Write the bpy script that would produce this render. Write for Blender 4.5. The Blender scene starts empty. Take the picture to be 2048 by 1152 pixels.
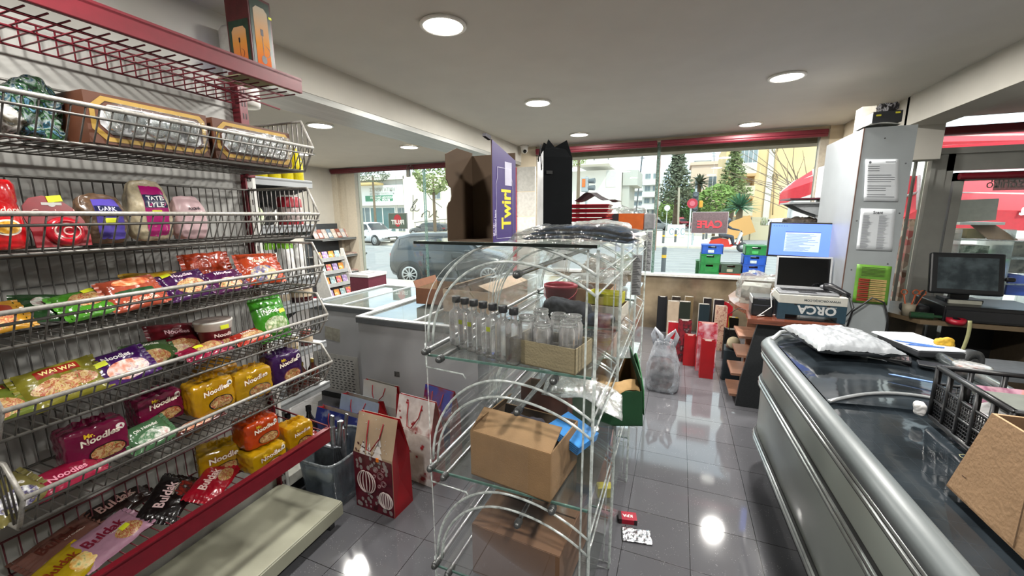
import bpy, bmesh, math, random
from math import sin, cos, pi, radians as R
from mathutils import Vector, Matrix, Euler, noise
random.seed(7)
C = bpy.context.scene.collection
SC = bpy.context.scene
# ---------------- camera ----------------
FPX, CXP, CYP, CAMH = 811.0, 1024.0, 576.0, 1.55
YAW, PITCH, ROLL = R(22.2613), R(10.168), R(-0.306)
_f = Vector((-sin(YAW)*cos(PITCH), cos(YAW)*cos(PITCH), -sin(PITCH)))
_r = Vector((cos(YAW), sin(YAW), 0)); _u = _r.cross(_f)
CR = _r*cos(ROLL)+_u*sin(ROLL); CU = -_r*sin(ROLL)+_u*cos(ROLL); CF = _f
cam_d = bpy.data.cameras.new('camera'); cam = bpy.data.objects.new('camera', cam_d); C.objects.link(cam)
cam_d.sensor_width = 36; cam_d.lens = FPX/2048*36; cam_d.clip_start = .02; cam_d.clip_end = 500
m = Matrix((CR, CU, -CF)).transposed().to_4x4(); m.translation = (0, 0, CAMH); cam.matrix_world = m
SC.camera = cam
def at(px, py, Y):            # point of the plane y = Y that a measured sight line meets
    d = CF*FPX+CR*(px-CXP)-CU*(py-CYP); return Vector((0, 0, CAMH))+d*(Y/d.y)
# ---------------- world, sun, exposure ----------------
w = bpy.data.worlds.new('sky'); SC.world = w; w.use_nodes = True; nt = w.node_tree; nt.nodes.clear()
tc = nt.nodes.new('ShaderNodeTexCoord'); mp = nt.nodes.new('ShaderNodeMapping'); mp.inputs['Scale'].default_value = (1, 1, 3)
nz = nt.nodes.new('ShaderNodeTexNoise'); nz.inputs['Scale'].default_value = 2.2; nz.inputs['Detail'].default_value = 5
cr = nt.nodes.new('ShaderNodeValToRGB'); cr.color_ramp.elements[0].position = .38; cr.color_ramp.elements[0].color = (.62, .78, 1, 1)
cr.color_ramp.elements[1].position = .6; cr.color_ramp.elements[1].color = (1, 1, 1, 1)
bg = nt.nodes.new('ShaderNodeBackground'); bg.inputs['Strength'].default_value = 1.3
ou = nt.nodes.new('ShaderNodeOutputWorld')
for a, b in ((tc.outputs['Generated'], mp.inputs[0]), (mp.outputs[0], nz.inputs['Vector']), (nz.outputs['Fac'], cr.inputs[0]), (cr.outputs[0], bg.inputs['Color']), (bg.outputs[0], ou.inputs[0])): nt.links.new(a, b)
sd = bpy.data.lights.new('sun', 'SUN'); sd.energy = 1.6; sd.angle = R(4); sd.color = (1, .95, .86)
so = bpy.data.objects.new('sun', sd); C.objects.link(so); so.rotation_euler = (R(42), R(0), R(38)); so.location = (0, -5, 12)
SC.view_settings.view_transform = 'Standard'; SC.view_settings.look = 'None'; SC.view_settings.gamma = 1
SC.view_settings.use_curve_mapping = False; SC.view_settings.exposure = 1.1
SC.cycles.max_bounces = 9; SC.cycles.diffuse_bounces = 4; SC.cycles.glossy_bounces = 4; SC.cycles.transmission_bounces = 6
SC.cycles.transparent_max_bounces = 40; SC.cycles.sample_clamp_indirect = 6; SC.cycles.use_denoising = True
SC.cycles.caustics_reflective = False; SC.cycles.caustics_refractive = False
LAMP_W = 25.0      # each ceiling downlight
# ---------------- materials ----------------
def srgb(h):
    if isinstance(h, str):
        h = [int(h[i:i+2], 16)/255 for i in (0, 2, 4)]
    return tuple((c/12.92 if c <= .04045 else ((c+.055)/1.055)**2.4) for c in h)+(1,)
MC = {}
def mat(h, rough=.5, metal=0, var=.08, vs=30, bump=0, bs=60, emit=0, name=None, spec=.5, coat=0, alpha=1, gs=None):
    k = (str(h), rough, metal, var, vs, bump, bs, emit, spec, coat, alpha, gs)
    if k in MC: return MC[k]
    m = bpy.data.materials.new(name or 'mat_'+str(h)); m.use_nodes = True; n = m.node_tree; b = n.nodes['Principled BSDF']
    c = srgb(h)
    b.inputs['Roughness'].default_value = rough; b.inputs['Metallic'].default_value = metal
    b.inputs['Specular IOR Level'].default_value = spec; b.inputs['Coat Weight'].default_value = coat; b.inputs['Alpha'].default_value = alpha
    t = n.nodes.new('ShaderNodeTexCoord'); z = n.nodes.new('ShaderNodeTexNoise'); z.inputs['Scale'].default_value = vs; z.inputs['Detail'].default_value = 4
    if gs:
        q = n.nodes.new('ShaderNodeMapping'); q.inputs['Scale'].default_value = gs; n.links.new(t.outputs['Object'], q.inputs[0]); n.links.new(q.outputs[0], z.inputs['Vector'])
    else: n.links.new(t.outputs['Object'], z.inputs['Vector'])
    r = n.nodes.new('ShaderNodeValToRGB'); r.color_ramp.elements[0].position = .3; r.color_ramp.elements[1].position = .7
    r.color_ramp.elements[0].color = tuple(max(0, x*(1-var*1.6)) for x in c[:3])+(1,); r.color_ramp.elements[1].color = tuple(min(1, x*(1+var)) for x in c[:3])+(1,)
    n.links.new(z.outputs['Fac'], r.inputs[0]); n.links.new(r.outputs[0], b.inputs['Base Color'])
    if emit:
        b.inputs['Emission Strength'].default_value = emit; n.links.new(r.outputs[0], b.inputs['Emission Color'])
    if bump:
        z2 = n.nodes.new('ShaderNodeTexNoise'); z2.inputs['Scale'].default_value = bs; z2.inputs['Detail'].default_value = 3; n.links.new(t.outputs['Object'], z2.inputs['Vector'])
        u = n.nodes.new('ShaderNodeBump'); u.inputs['Strength'].default_value = bump; u.inputs['Distance'].default_value = .01
        n.links.new(z2.outputs['Fac'], u.inputs['Height']); n.links.new(u.outputs[0], b.inputs['Normal'])
    MC[k] = m; return m
def clear(h='ffffff', lo=.03, hi=.9, rough=.02, blend=.25, bump=0, haze=0, hz='e8eeec', bs=40):
    """thin sheet of glass, acrylic or film: passes light, mirrors at grazing angles; haze = share of milky scatter"""
    k = ('clear', h, lo, hi, rough, blend, bump, haze, hz, bs)
    if k in MC: return MC[k]
    m = bpy.data.materials.new('clear_sheet'); m.use_nodes = True; n = m.node_tree; n.nodes.clear(); L = n.links.new
    o = n.nodes.new('ShaderNodeOutputMaterial'); tr = n.nodes.new('ShaderNodeBsdfTransparent'); tr.inputs[0].default_value = srgb(h)
    g = n.nodes.new('ShaderNodeBsdfGlossy'); g.inputs['Roughness'].default_value = rough; g.inputs['Color'].default_value = (1, 1, 1, 1)
    lw = n.nodes.new('ShaderNodeLayerWeight'); lw.inputs['Blend'].default_value = blend
    mr = n.nodes.new('ShaderNodeMapRange'); mr.inputs['To Min'].default_value = lo; mr.inputs['To Max'].default_value = hi; L(lw.outputs['Fresnel'], mr.inputs['Value'])
    mx = n.nodes.new('ShaderNodeMixShader'); L(mr.outputs[0], mx.inputs[0]); L(tr.outputs[0], mx.inputs[1]); L(g.outputs[0], mx.inputs[2])
    last = mx.outputs[0]
    t = n.nodes.new('ShaderNodeTexCoord'); z = n.nodes.new('ShaderNodeTexNoise'); z.inputs['Scale'].default_value = bs; z.inputs['Detail'].default_value = 3; L(t.outputs['Object'], z.inputs['Vector'])
    if haze:
        d = n.nodes.new('ShaderNodeBsdfDiffuse'); d.inputs[0].default_value = srgb(hz); tl = n.nodes.new('ShaderNodeBsdfTranslucent'); tl.inputs[0].default_value = srgb(hz)
        m1 = n.nodes.new('ShaderNodeMixShader'); m1.inputs[0].default_value = .5; L(d.outputs[0], m1.inputs[1]); L(tl.outputs[0], m1.inputs[2])
        r2 = n.nodes.new('ShaderNodeMapRange'); r2.inputs['From Min'].default_value = .3; r2.inputs['From Max'].default_value = .7; r2.inputs['To Min'].default_value = haze*.4; r2.inputs['To Max'].default_value = min(1, haze*1.6); L(z.outputs['Fac'], r2.inputs['Value'])
        m2 = n.nodes.new('ShaderNodeMixShader'); L(r2.outputs[0], m2.inputs[0]); L(last, m2.inputs[1]); L(m1.outputs[0], m2.inputs[2]); last = m2.outputs[0]
    if bump:
        u = n.nodes.new('ShaderNodeBump'); u.inputs['Strength'].default_value = bump; u.inputs['Distance'].default_value = .01; L(z.outputs['Fac'], u.inputs['Height'])
        L(u.outputs[0], g.inputs['Normal'])
    L(last, o.inputs[0]); MC[k] = m; return m
def ramp_mat(cols, scale=40, rough=.4, kind='noise', detail=4, dist=0, bump=0, const=False):
    k = ('ramp', str(cols), scale, rough, kind, detail, dist, bump, const)
    if k in MC: return MC[k]
    m = bpy.data.materials.new('pattern'); m.use_nodes = True; n = m.node_tree; b = n.nodes['Principled BSDF']; b.inputs['Roughness'].default_value = rough
    t = n.nodes.new('ShaderNodeTexCoord')
    if kind == 'noise':
        z = n.nodes.new('ShaderNodeTexNoise'); z.inputs['Detail'].default_value = detail; z.inputs['Distortion'].default_value = dist; of = z.outputs['Fac']
    else:
        z = n.nodes.new('ShaderNodeTexVoronoi'); of = z.outputs['Distance' if kind == 'voro' else 'Color']
    z.inputs['Scale'].default_value = scale; n.links.new(t.outputs['Object'], z.inputs['Vector'])
    r = n.nodes.new('ShaderNodeValToRGB'); e = r.color_ramp.elements
    if const: r.color_ramp.interpolation = 'CONSTANT'
    lo, hi = (.28, .72) if kind == 'noise' else (0, .8)
    for i, cc in enumerate(cols):
        p = lo+(hi-lo)*i/max(1, len(cols)-1)
        if i < 2: e[i].position = p; e[i].color = srgb(cc)
        else: x = e.new(p); x.color = srgb(cc)
    n.links.new(of, r.inputs[0]); n.links.new(r.outputs[0], b.inputs['Base Color'])
    if bump:
        u = n.nodes.new('ShaderNodeBump'); u.inputs['Strength'].default_value = bump; u.inputs['Distance'].default_value = .004; n.links.new(of, u.inputs['Height']); n.links.new(u.outputs[0], b.inputs['Normal'])
    MC[k] = m; return m
NOODLE = ramp_mat(['6a3818', 'b08848', 'c8b080', '982c18', 'b89c60', '3e6222'], 55, .35, dist=1.5)
CARD = mat('846848', .85, var=.07, vs=12, bump=.1, bs=200); CARD2 = mat('93714c', .85, var=.08, vs=9, bump=.1); CARDIN = mat('6e5740', .9)
STEEL = mat('8f9090', .35, .7, .1, 60, .1); WIRE = mat('63615d', .45, .5, .12, 90); WIREW = mat('98958f', .45, .3, .15, 120)
REDP = mat('96162c', .35, 0, .1, 20); BLACKP = mat('15161a', .4, 0, .1); GREYP = mat('7d8284', .5, 0, .06, 8); WHITEP = mat('d6d6d2', .5, 0, .04, 6)
ACR = clear('ffffff', .0, .45, .03, .25, haze=.012, bs=9); ACRE = clear('e6ecea', .15, .8, .15, .4, haze=.55)
GLASS = clear('f4faf7', .02, .95, .0, .22); GLASSB = clear('fafdfc', .01, .75, .02, .3, haze=.01, bs=60); FILM = clear('fafbfb', .05, .8, .12, .4, bump=.9, haze=.2, bs=45)
FILM2 = clear('fbfcfc', .02, .7, .08, .35, bump=1., haze=.03, bs=40)
# ---------------- mesh builder ----------------
class MB:
    def __init__(s): s.b = bmesh.new(); s.M = Matrix(); s.mi = 0
    def _add(s, vs, fs, smooth=False, M=None):
        M = (M if M is not None else Matrix()); T = s.M @ M
        v = [s.b.verts.new(T @ Vector(p)) for p in vs]; out = []
        for f in fs:
            try:
                x = s.b.faces.new([v[i] for i in f]); x.smooth = smooth; x.material_index = s.mi; out.append(x)
            except ValueError: pass
        return v, out
    def box(s, a, b, M=None, bev=0):
        x0, y0, z0 = a; x1, y1, z1 = b
        if bev <= 0:
            return s._add([(x0, y0, z0), (x1, y0, z0), (x1, y1, z0), (x0, y1, z0), (x0, y0, z1), (x1, y0, z1), (x1, y1, z1), (x0, y1, z1)],
                   [(3, 2, 1, 0), (4, 5, 6, 7), (0, 1, 5, 4), (1, 2, 6, 5), (2, 3, 7, 6), (3, 0, 4, 7)], M=M)
        t = bmesh.new(); bmesh.ops.create_cube(t, size=1)
        for v in t.verts: v.co = Vector(((x0+x1)/2+v.co.x*(x1-x0), (y0+y1)/2+v.co.y*(y1-y0), (z0+z1)/2+v.co.z*(z1-z0)))
        bmesh.ops.bevel(t, geom=t.edges[:], offset=min(bev, abs(x1-x0)*.45, abs(y1-y0)*.45, abs(z1-z0)*.45), segments=2, affect='EDGES', profile=.5)
        s._take(t, M, False)
    def _take(s, t, M=None, smooth=False):
        t.verts.ensure_lookup_table(); t.verts.index_update()
        s._add([v.co.copy() for v in t.verts], [[v.index for v in f.verts] for f in t.faces], smooth, M); t.free()
    def prism(s, pts, h, M=None, smooth=False):      # outline in xy, extruded to z = h
        n = len(pts); vs = [(x, y, 0) for x, y in pts]+[(x, y, h) for x, y in pts]
        fs = [tuple(range(n-1, -1, -1)), tuple(range(n, 2*n))]+[(i, (i+1) % n, (i+1) % n+n, i+n) for i in range(n)]
        return s._add(vs, fs, smooth, M)
    def cyl(s, a, b, r0, r1=None, n=12, cap=True):
        a, b = Vector(a), Vector(b); r1 = r0 if r1 is None else r1; d = (b-a)
        if d.length < 1e-9: return
        q = d.to_track_quat('Z', 'Y').to_matrix(); vs = []
        for i in range(n):
            t = 2*pi*i/n; o = q @ Vector((cos(t), sin(t), 0)); vs += [a+o*r0, b+o*r1]
        fs = [(2*i, 2*((i+1) % n), 2*((i+1) % n)+1, 2*i+1) for i in range(n)]
        s._add(vs, fs, True)
        if cap: s._add([vs[2*i] for i in range(n)], [tuple(range(n-1, -1, -1))]); s._add([vs[2*i+1] for i in range(n)], [tuple(range(n))])
    def tube(s, pts, r, n=6):
        pts = [Vector(p) for p in pts]; rings = []; up = None
        for i, p in enumerate(pts):
            d = (pts[min(i+1, len(pts)-1)]-pts[max(i-1, 0)]).normalized()
            if up is None: up = d.orthogonal().normalized()
            up = (up-d*up.dot(d)); up = up.normalized() if up.length > 1e-6 else d.orthogonal().normalized(); sd = d.cross(up)
            rr = r[i] if isinstance(r, (list, tuple)) else r
            rings.append([p+(up*cos(2*pi*k/n)+sd*sin(2*pi*k/n))*rr for k in range(n)])
        vs = [v for q in rings for v in q]; fs = []
        for i in range(len(pts)-1):
            for k in range(n): a, b = i*n+k, i*n+(k+1) % n; fs.append((a, b, b+n, a+n))
        fs.append(tuple(range(n-1, -1, -1))); fs.append(tuple(range(len(vs)-n, len(vs))))
        s._add(vs, fs, True)
    def lathe(s, prof, c=(0, 0, 0), n=24, M=None, sx=1, sy=1):   # prof: (radius, z)
        vs = []; k = len(prof)
        for i in range(n):
            t = 2*pi*i/n
            for r, z in prof: vs.append((c[0]+cos(t)*r*sx, c[1]+sin(t)*r*sy, c[2]+z))
        fs = [(i*k+j, ((i+1) % n)*k+j, ((i+1) % n)*k+j+1, i*k+j+1) for i in range(n) for j in range(k-1)]
        s._add(vs, fs, True, M)
    def grid(s, fn, nu, nv, smooth=True, M=None, closed=False):
        vs = [fn(i/nu, j/nv) for j in range(nv+1) for i in range(nu+1)]
        fs = [(j*(nu+1)+i, j*(nu+1)+i+1, (j+1)*(nu+1)+i+1, (j+1)*(nu+1)+i) for j in range(nv) for i in range(nu)]
        s._add(vs, fs, smooth, M)
    def ball(s, c, r, n=12, sc=(1, 1, 1)):
        pr = [(max(1e-4, sin(pi*i/8))*r, -cos(pi*i/8)*r) for i in range(9)]
        s._add([], []); vs = []
        for i in range(n):
            t = 2*pi*i/n
            for q, z in pr: vs.append((c[0]+cos(t)*q*sc[0], c[1]+sin(t)*q*sc[1], c[2]+z*sc[2]))
        s._add(vs, [(i*9+j, ((i+1) % n)*9+j, ((i+1) % n)*9+j+1, i*9+j+1) for i in range(n) for j in range(8)], True)
    def quad(s, *p, **k): return s._add(p, [tuple(range(len(p)))], **k)
    def build(s, name, mats, parent=None, loc=None, rot=None, weld=False, solid=0, sub=0):
        if weld: bmesh.ops.remove_doubles(s.b, verts=s.b.verts, dist=1e-5)
        me = bpy.data.meshes.new(name); s.b.to_mesh(me); s.b.free()
        for x in (mats if isinstance(mats, (list, tuple)) else [mats]): me.materials.append(x)
        o = bpy.data.objects.new(name, me); C.objects.link(o)
        if parent: o.parent = parent
        if loc is not None: o.location = loc
        if rot is not None: o.rotation_euler = rot
        if solid: q = o.modifiers.new('s', 'SOLIDIFY'); q.thickness = solid; q.offset = 0
        if sub: q = o.modifiers.new('u', 'SUBSURF'); q.levels = sub; q.render_levels = sub
        return o
def tag(o, label, cat, group=None, kind=None):
    if label: o['label'] = label
    if cat: o['category'] = cat
    if group: o['group'] = group
    if kind: o['kind'] = kind
    return o
def thing(name, label, cat, loc=(0, 0, 0), rotz=0, group=None, rot=None):
    o = bpy.data.objects.new(name, None); C.objects.link(o); o.empty_display_size = .05
    o.location = loc; o.rotation_euler = rot if rot else (0, 0, rotz); return tag(o, label, cat, group)
def struct(name, mb, mats, **k): o = mb.build(name, mats, **k); o['kind'] = 'structure'; return o
def one(name, mb, mats, label, cat, group=None, **k): return tag(mb.build(name, mats, **k), label, cat, group)
def copy_tree(o, parent=None):
    c = o.copy(); C.objects.link(c)
    if parent: c.parent = parent
    for ch in list(o.children): copy_tree(ch, c)
    return c
def bx(*boxes, bev=0, M=None):
    b = MB()
    for a, c in boxes: b.box(a, c, bev=bev, M=M)
    return b
def each(name, boxes, m_, parent=None, bev=0):   # several like parts, one object each
    for a, c in boxes: bx((a, c), bev=bev).build(name, m_, parent)
# ---------------- lettering ----------------
TX = {}
def text_geo(s, bold=0, space=1):
    k = (s, bold, space)
    if k in TX: return TX[k]
    cu = bpy.data.curves.new('t', 'FONT'); cu.body = s; cu.size = 1; cu.resolution_u = 3; cu.offset = bold; cu.space_line = .9*space; cu.align_x = 'LEFT'
    o = bpy.data.objects.new('t', cu); C.objects.link(o); dg = bpy.context.evaluated_depsgraph_get(); e = o.evaluated_get(dg); me = e.to_mesh()
    vs = [v.co.copy() for v in me.vertices]; fs = [list(p.vertices) for p in me.polygons]; e.to_mesh_clear(); bpy.data.objects.remove(o); bpy.data.curves.remove(cu)
    if not vs: vs = [Vector((0, 0, 0)), Vector((1, 0, 0)), Vector((1, 1, 0))]; fs = [[0, 1, 2]]
    x0 = min(v.x for v in vs); x1 = max(v.x for v in vs); y0 = min(v.y for v in vs); y1 = max(v.y for v in vs)
    TX[k] = ([((v.x-(x0+x1)/2)/(x1-x0), (v.y-(y0+y1)/2)/(x1-x0)) for v in vs], fs, (y1-y0)/(x1-x0)); return TX[k]
def put_text(mb, s, width, M, fn=None, bold=0, arch=0, yscale=1):   # centred text of the given width in the xy plane of M (or through fn)
    vs, fs, a = text_geo(s, bold); out = []
    for x, y in vs:
        X, Y = x*width, y*width*yscale+arch*width*(.25-x*x)
        out.append(fn(X, Y) if fn else (X, Y, 0))
    mb._add(out, fs, False, M)
def TM(loc, right, up):    # matrix whose x is right and y is up
    r = Vector(right).normalized(); u = Vector(up).normalized(); n = r.cross(u).normalized(); u = n.cross(r)
    m = Matrix((r, u, n)).transposed().to_4x4(); m.translation = loc; return m
SA = R(2.2)
def S(x, u, z):   # shelving frame, turned a little against the room
    return Vector((cos(SA)*x-sin(SA)*u, sin(SA)*x+cos(SA)*u, z))
# ================= room shell =================
ZC, ZL, YF, XB = 2.52, 2.38, 5.8, -2.2
def floor_mat():
    m = bpy.data.materials.new('speckled_floor_tile'); m.use_nodes = True; n = m.node_tree; b = n.nodes['Principled BSDF']; L = n.links.new
    t = n.nodes.new('ShaderNodeTexCoord'); mp = n.nodes.new('ShaderNodeMapping'); mp.inputs['Location'].default_value = (.160, -1.729+.296*20, 0); L(t.outputs['Object'], mp.inputs[0])
    br = n.nodes.new('ShaderNodeTexBrick'); br.offset = 0; br.squash = 1; br.inputs['Scale'].default_value = 1; br.inputs['Brick Width'].default_value = .2985; br.inputs['Row Height'].default_value = .296
    br.inputs['Mortar Size'].default_value = .0016; br.inputs['Mortar Smooth'].default_value = .2; br.inputs['Color1'].default_value = srgb('56565a'); br.inputs['Color2'].default_value = srgb('5c5c60'); br.inputs['Mortar'].default_value = srgb('1f1f20')
    L(mp.outputs[0], br.inputs['Vector'])
    v = n.nodes.new('ShaderNodeTexVoronoi'); v.inputs['Scale'].default_value = 95; L(t.outputs['Object'], v.inputs['Vector'])
    r = n.nodes.new('ShaderNodeValToRGB'); r.color_ramp.elements[0].position = .13; r.color_ramp.elements[0].color = (1, 1, 1, 1); r.color_ramp.elements[1].position = .2; r.color_ramp.elements[1].color = (0, 0, 0, 1); L(v.outputs['Distance'], r.inputs[0])
    z = n.nodes.new('ShaderNodeTexNoise'); z.inputs['Scale'].default_value = 14; L(t.outputs['Object'], z.inputs['Vector'])
    r3 = n.nodes.new('ShaderNodeValToRGB'); r3.color_ramp.elements[0].position = .48; r3.color_ramp.elements[0].color = (0, 0, 0, 1); r3.color_ramp.elements[1].position = .62; L(z.outputs['Fac'], r3.inputs[0])
    mu = n.nodes.new('ShaderNodeMath'); mu.operation = 'MULTIPLY'; L(r.outputs[0], mu.inputs[0]); L(r3.outputs[0], mu.inputs[1])
    mx = n.nodes.new('ShaderNodeMix'); mx.data_type = 'RGBA'; mx.inputs[7].default_value = srgb('8a8a8c'); L(mu.outputs[0], mx.inputs[0]); L(br.outputs['Color'], mx.inputs[6]); L(mx.outputs[2], b.inputs['Base Color'])
    rr = n.nodes.new('ShaderNodeMapRange'); rr.inputs['To Min'].default_value = .03; rr.inputs['To Max'].default_value = .1; z2 = n.nodes.new('ShaderNodeTexNoise'); z2.inputs['Scale'].default_value = 3; L(t.outputs['Object'], z2.inputs['Vector']); L(z2.outputs['Fac'], rr.inputs[0]); L(rr.outputs[0], b.inputs['Roughness'])
    b.inputs['Specular IOR Level'].default_value = .6
    bu = n.nodes.new('ShaderNodeBump'); bu.inputs['Strength'].default_value = .3; bu.inputs['Distance'].default_value = .002; bu.invert = True; L(br.outputs['Fac'], bu.inputs['Height']); L(bu.outputs[0], b.inputs['Normal'])
    return m
WALL = mat('c9c8c2', .8, 0, .035, 3, .05, 150); CEIL = mat('c9c6bf', .85, 0, .02, 4); CREAM = mat('cfc8b6', .6, 0, .04, 5); FRAMEG = mat('8b8a84', .45, .2, .05, 10)
struct('floor', bx(((-6.2, -2.6, -.06), (3.4, YF+.1, 0))), floor_mat())
# ceiling: main field and the lower field past the beam
struct('ceiling', bx(((XB, -2.6, ZC), (1.9, YF+.1, ZC+.1)), ((1.9, -2.6, 2.36), (3.4, 4.86, ZC+.1))), CEIL)
struct('ceiling_left', bx(((-6.2, -2.6, ZL), (-2.62, YF+.1, ZL+.24))), mat('d2cdc0', .85, 0, .02, 4))
tb = MB(); tb.box((-2.62, -2.6, 2.31), (XB, YF, ZC+.1)); struct('beam_left', tb, [mat('c4c1b8', .8, 0, .03, 4)])
tb = bx(((-2.62, 1.6, 2.285), (-2.215, YF-.05, 2.309)), ((-2.226, 1.6, 2.27), (-2.205, YF-.05, 2.31))); struct('trim_1', tb, mat('a9aaa6', .4, .3, .1, 5, gs=(8, .6, 8)))
# walls
struct('wall_left', bx(((-2.62, -2.6, 0), (-2.13, 1.55, 2.31)), ((-2.2, -2.6, 2.31), (-2.13, 1.55, ZC))), WALL)
struct('wall_far_left', bx(((-6.2, -2.6, 0), (-5.85, YF+.1, ZL))), mat('d9d6cb', .8, 0, .04, 5))
struct('wall_back', bx(((-6.2, -2.75, 0), (3.4, -2.6, ZC))), WALL)
struct('wall_right', bx(((3.3, -2.6, 0), (3.4, 4.86, 2.6))), WALL)
# front wall: column between the windows, low wall under the window, header, end column, right-hand return
struct('wall_front', bx(((-2.32, YF-.04, 0), (-1.98, YF+.2, ZC)), ((-1.98, YF, 0), (1.55, YF+.12, .7)), ((-6.2, YF, 2.38), (-1.98, YF+.2, 2.7)), ((-1.98, YF, 2.475), (1.9, YF+.2, ZC+.1)),
       ((1.5, YF-.02, 0), (1.66, YF+.2, ZC)), ((1.62, 4.86, 0), (1.8, YF+.2, ZC))), mat('cbbfa8', .8, 0, .04, 5))
struct('trim_2', bx(((-1.98, YF-.012, .0), (1.5, YF-.002, .735)), ), mat('8a7c66', .12, .25, .35, 3, coat=.6))
struct('trim_3', bx(((-1.98, YF-.05, .735), (1.5, YF+.14, .765))), mat('d8dad6', .3, .3))
struct('beam_right', bx(((1.74, -2.6, 2.28), (1.98, 4.7, ZC)), ((1.74, 4.66, 2.0), (2.0, 4.86, ZC))), mat('c2bfb6', .8, 0, .03, 4))
# red roller housings over the windows
for i, (a, b, z) in enumerate((((-5.8, -2.34), 0, 2.335), ((-1.95, -.325), 0, 2.44), ((-.285, 1.46), 0, 2.44))):
    q = MB(); q.box((a[0], YF-.14, z-.015), (a[1], YF-.05, z+.03), bev=.008); q.cyl((a[0], YF-.095, z-.02), (a[1], YF-.095, z-.02), .028, n=12)
    lab = ('dark red roller blind housing above the left street window', 'dark red blind housing over the front window, left of the glass joint', 'dark red blind housing over the front window, right of the glass joint')[i]
    one('roller_blind', q, mat('601020', .5), lab, 'blind', 'red roller blinds above the windows')
# windows
q = MB(); q.box((-5.35, YF+.05, .1), (-3.97, YF+.062, 2.36)); q.box((-3.94, YF+.05, .1), (-2.32, YF+.062, 2.36)); g = struct('window_1', q, GLASS)
q = bx(((-5.85, YF-.06, 0), (-5.72, YF+.1, 2.38)), ((-5.56, YF-.03, 0), (-5.35, YF+.12, 2.38)), ((-5.72, YF, 0), (-5.56, YF+.08, 2.38)), ((-5.4, YF, 0), (-2.3, YF+.1, .1))); q.build('window_frame', mat('c9c0ad', .5, 0, .04), g)
q = bx(((-3.975, YF+.045, .1), (-3.965, YF+.067, 2.36)), ((-3.945, YF+.045, .1), (-3.935, YF+.067, 2.36))); q.build('glass_edge', clear('a8c8bc', .1, .8, haze=.3, hz='9fc0b4'), g)
q = MB(); q.box((-1.98, YF+.05, .76), (-.315, YF+.062, 2.48)); q.box((-.3, YF+.05, .76), (1.5, YF+.062, 2.48)); g = struct('window_2', q, GLASS)
bx(((-.325, YF+.03, .76), (-.29, YF+.075, 2.5))).build('glass_edge', clear('9fb8ae', .15, .9, haze=.5, hz='90aaa0'), g)
bx(((-1.99, YF-.02, .76), (-1.95, YF+.1, 2.48)), ((1.42, YF-.02, .76), (1.5, YF+.1, 2.48))).build('window_frame', mat('a39d90', .5), g)
struct('trim_4', bx(((-1.98, YF+.2, 2.37), (1.8, YF+.5, 2.48))), mat('9a8d7a', .8, 0, .12, 8))
# ceiling downlights
def downlight(x, y, z, label, r=.1, k=1):
    t = thing('ceiling_downlight', label, 'ceiling light', (x, y, z), 0, 'round ceiling downlights')
    q = MB(); q.lathe([(r*1.02, -.001), (r*1.18, -.003), (r*1.2, -.012), (r*1.02, -.016), (r*1.0, -.004)], n=36); q.build('trim_ring', mat('e6e4de', .5), t)
    q = MB(); q.prism([(r*cos(2*pi*i/32), r*sin(2*pi*i/32)) for i in range(32)], .006, M=Matrix.Translation((0, 0, -.012))); q.build('diffuser', mat('fff8ec', .5, emit=9, var=0), t)
    l = bpy.data.lights.new('downlight_lamp', 'AREA'); l.shape = 'DISK'; l.size = r*1.9; l.energy = LAMP_W*(.55 if (x < 0 and y < 3 and z > 2.4) else 1); l.color = (1, .965, .91); o = bpy.data.objects.new('downlight_lamp', l); C.objects.link(o); o.parent = t; o.location = (0, 0, -.02)
for x, y, z, lb in ((-1.19, 1.99, ZC, 'large round downlight nearest the camera, top middle of the photo'), (-1.21, 3.57, ZC, 'round downlight straight above the purple carton and black bag'), (-1.2, 5.12, ZC, 'small round downlight half hidden behind the tall black bag'),
      (.645, 3.63, ZC, 'round downlight above the passage, right of centre'), (.645, 5.3, ZC, 'round downlight nearest the front window and grey panel'),
      (-3.12, 2.98, ZL, 'downlight in the lower left ceiling beside the top wire basket'), (-3.1, 4.3, ZL, 'downlight in the lower left ceiling nearest the left window'), (-4.7, 4.2, ZL, 'downlight in the lower left ceiling behind the wire basket tip'),
      (.645, 1.95, ZC, 'downlight above the grey display freezer, out of the picture'), (-1.19, .3, ZC, 'downlight over the aisle behind the camera, left'), (.645, .3, ZC, 'downlight over the aisle behind the camera, right')):
    downlight(x, y, z, lb)
# smoke alarm / camera on the ceiling
t = thing('security_camera', 'small white dome security camera on the ceiling before the window column', 'camera', (-2.1, 5.62, ZC))
q = MB(); q.lathe([(.001, 0), (.06, 0), (.06, -.02), (.05, -.035), (.05, -.06)], n=20); q.ball((0, 0, -.065), .05, 16); q.build('housing', mat('d8d6d0', .4), t)
q = MB(); q.ball((.02, -.034, -.085), .026, 12); q.build('lens', mat('121212', .15), t)
# wall speaker-like white cylinder high on the wall end
t = thing('wall_tube', 'white vertical tube with small blue light high on the wall end', 'device', (-2.05, 1.49, 2.09))
q = MB(); q.lathe([(.001, 0), (.068, 0), (.072, .02), (.072, .33), (.06, .35), (.001, .35)], n=24); q.build('body', mat('d5d4d0', .35), t)
q = MB(); q.box((.03, -.074, .17), (.045, -.06, .178), M=Matrix.Rotation(-.3, 4, 'Y')); q.box((.005, -.08, .19), (.035, -.068, .196)); q.build('blue_light', mat('3040ff', .3, emit=3, var=0), t)
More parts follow.
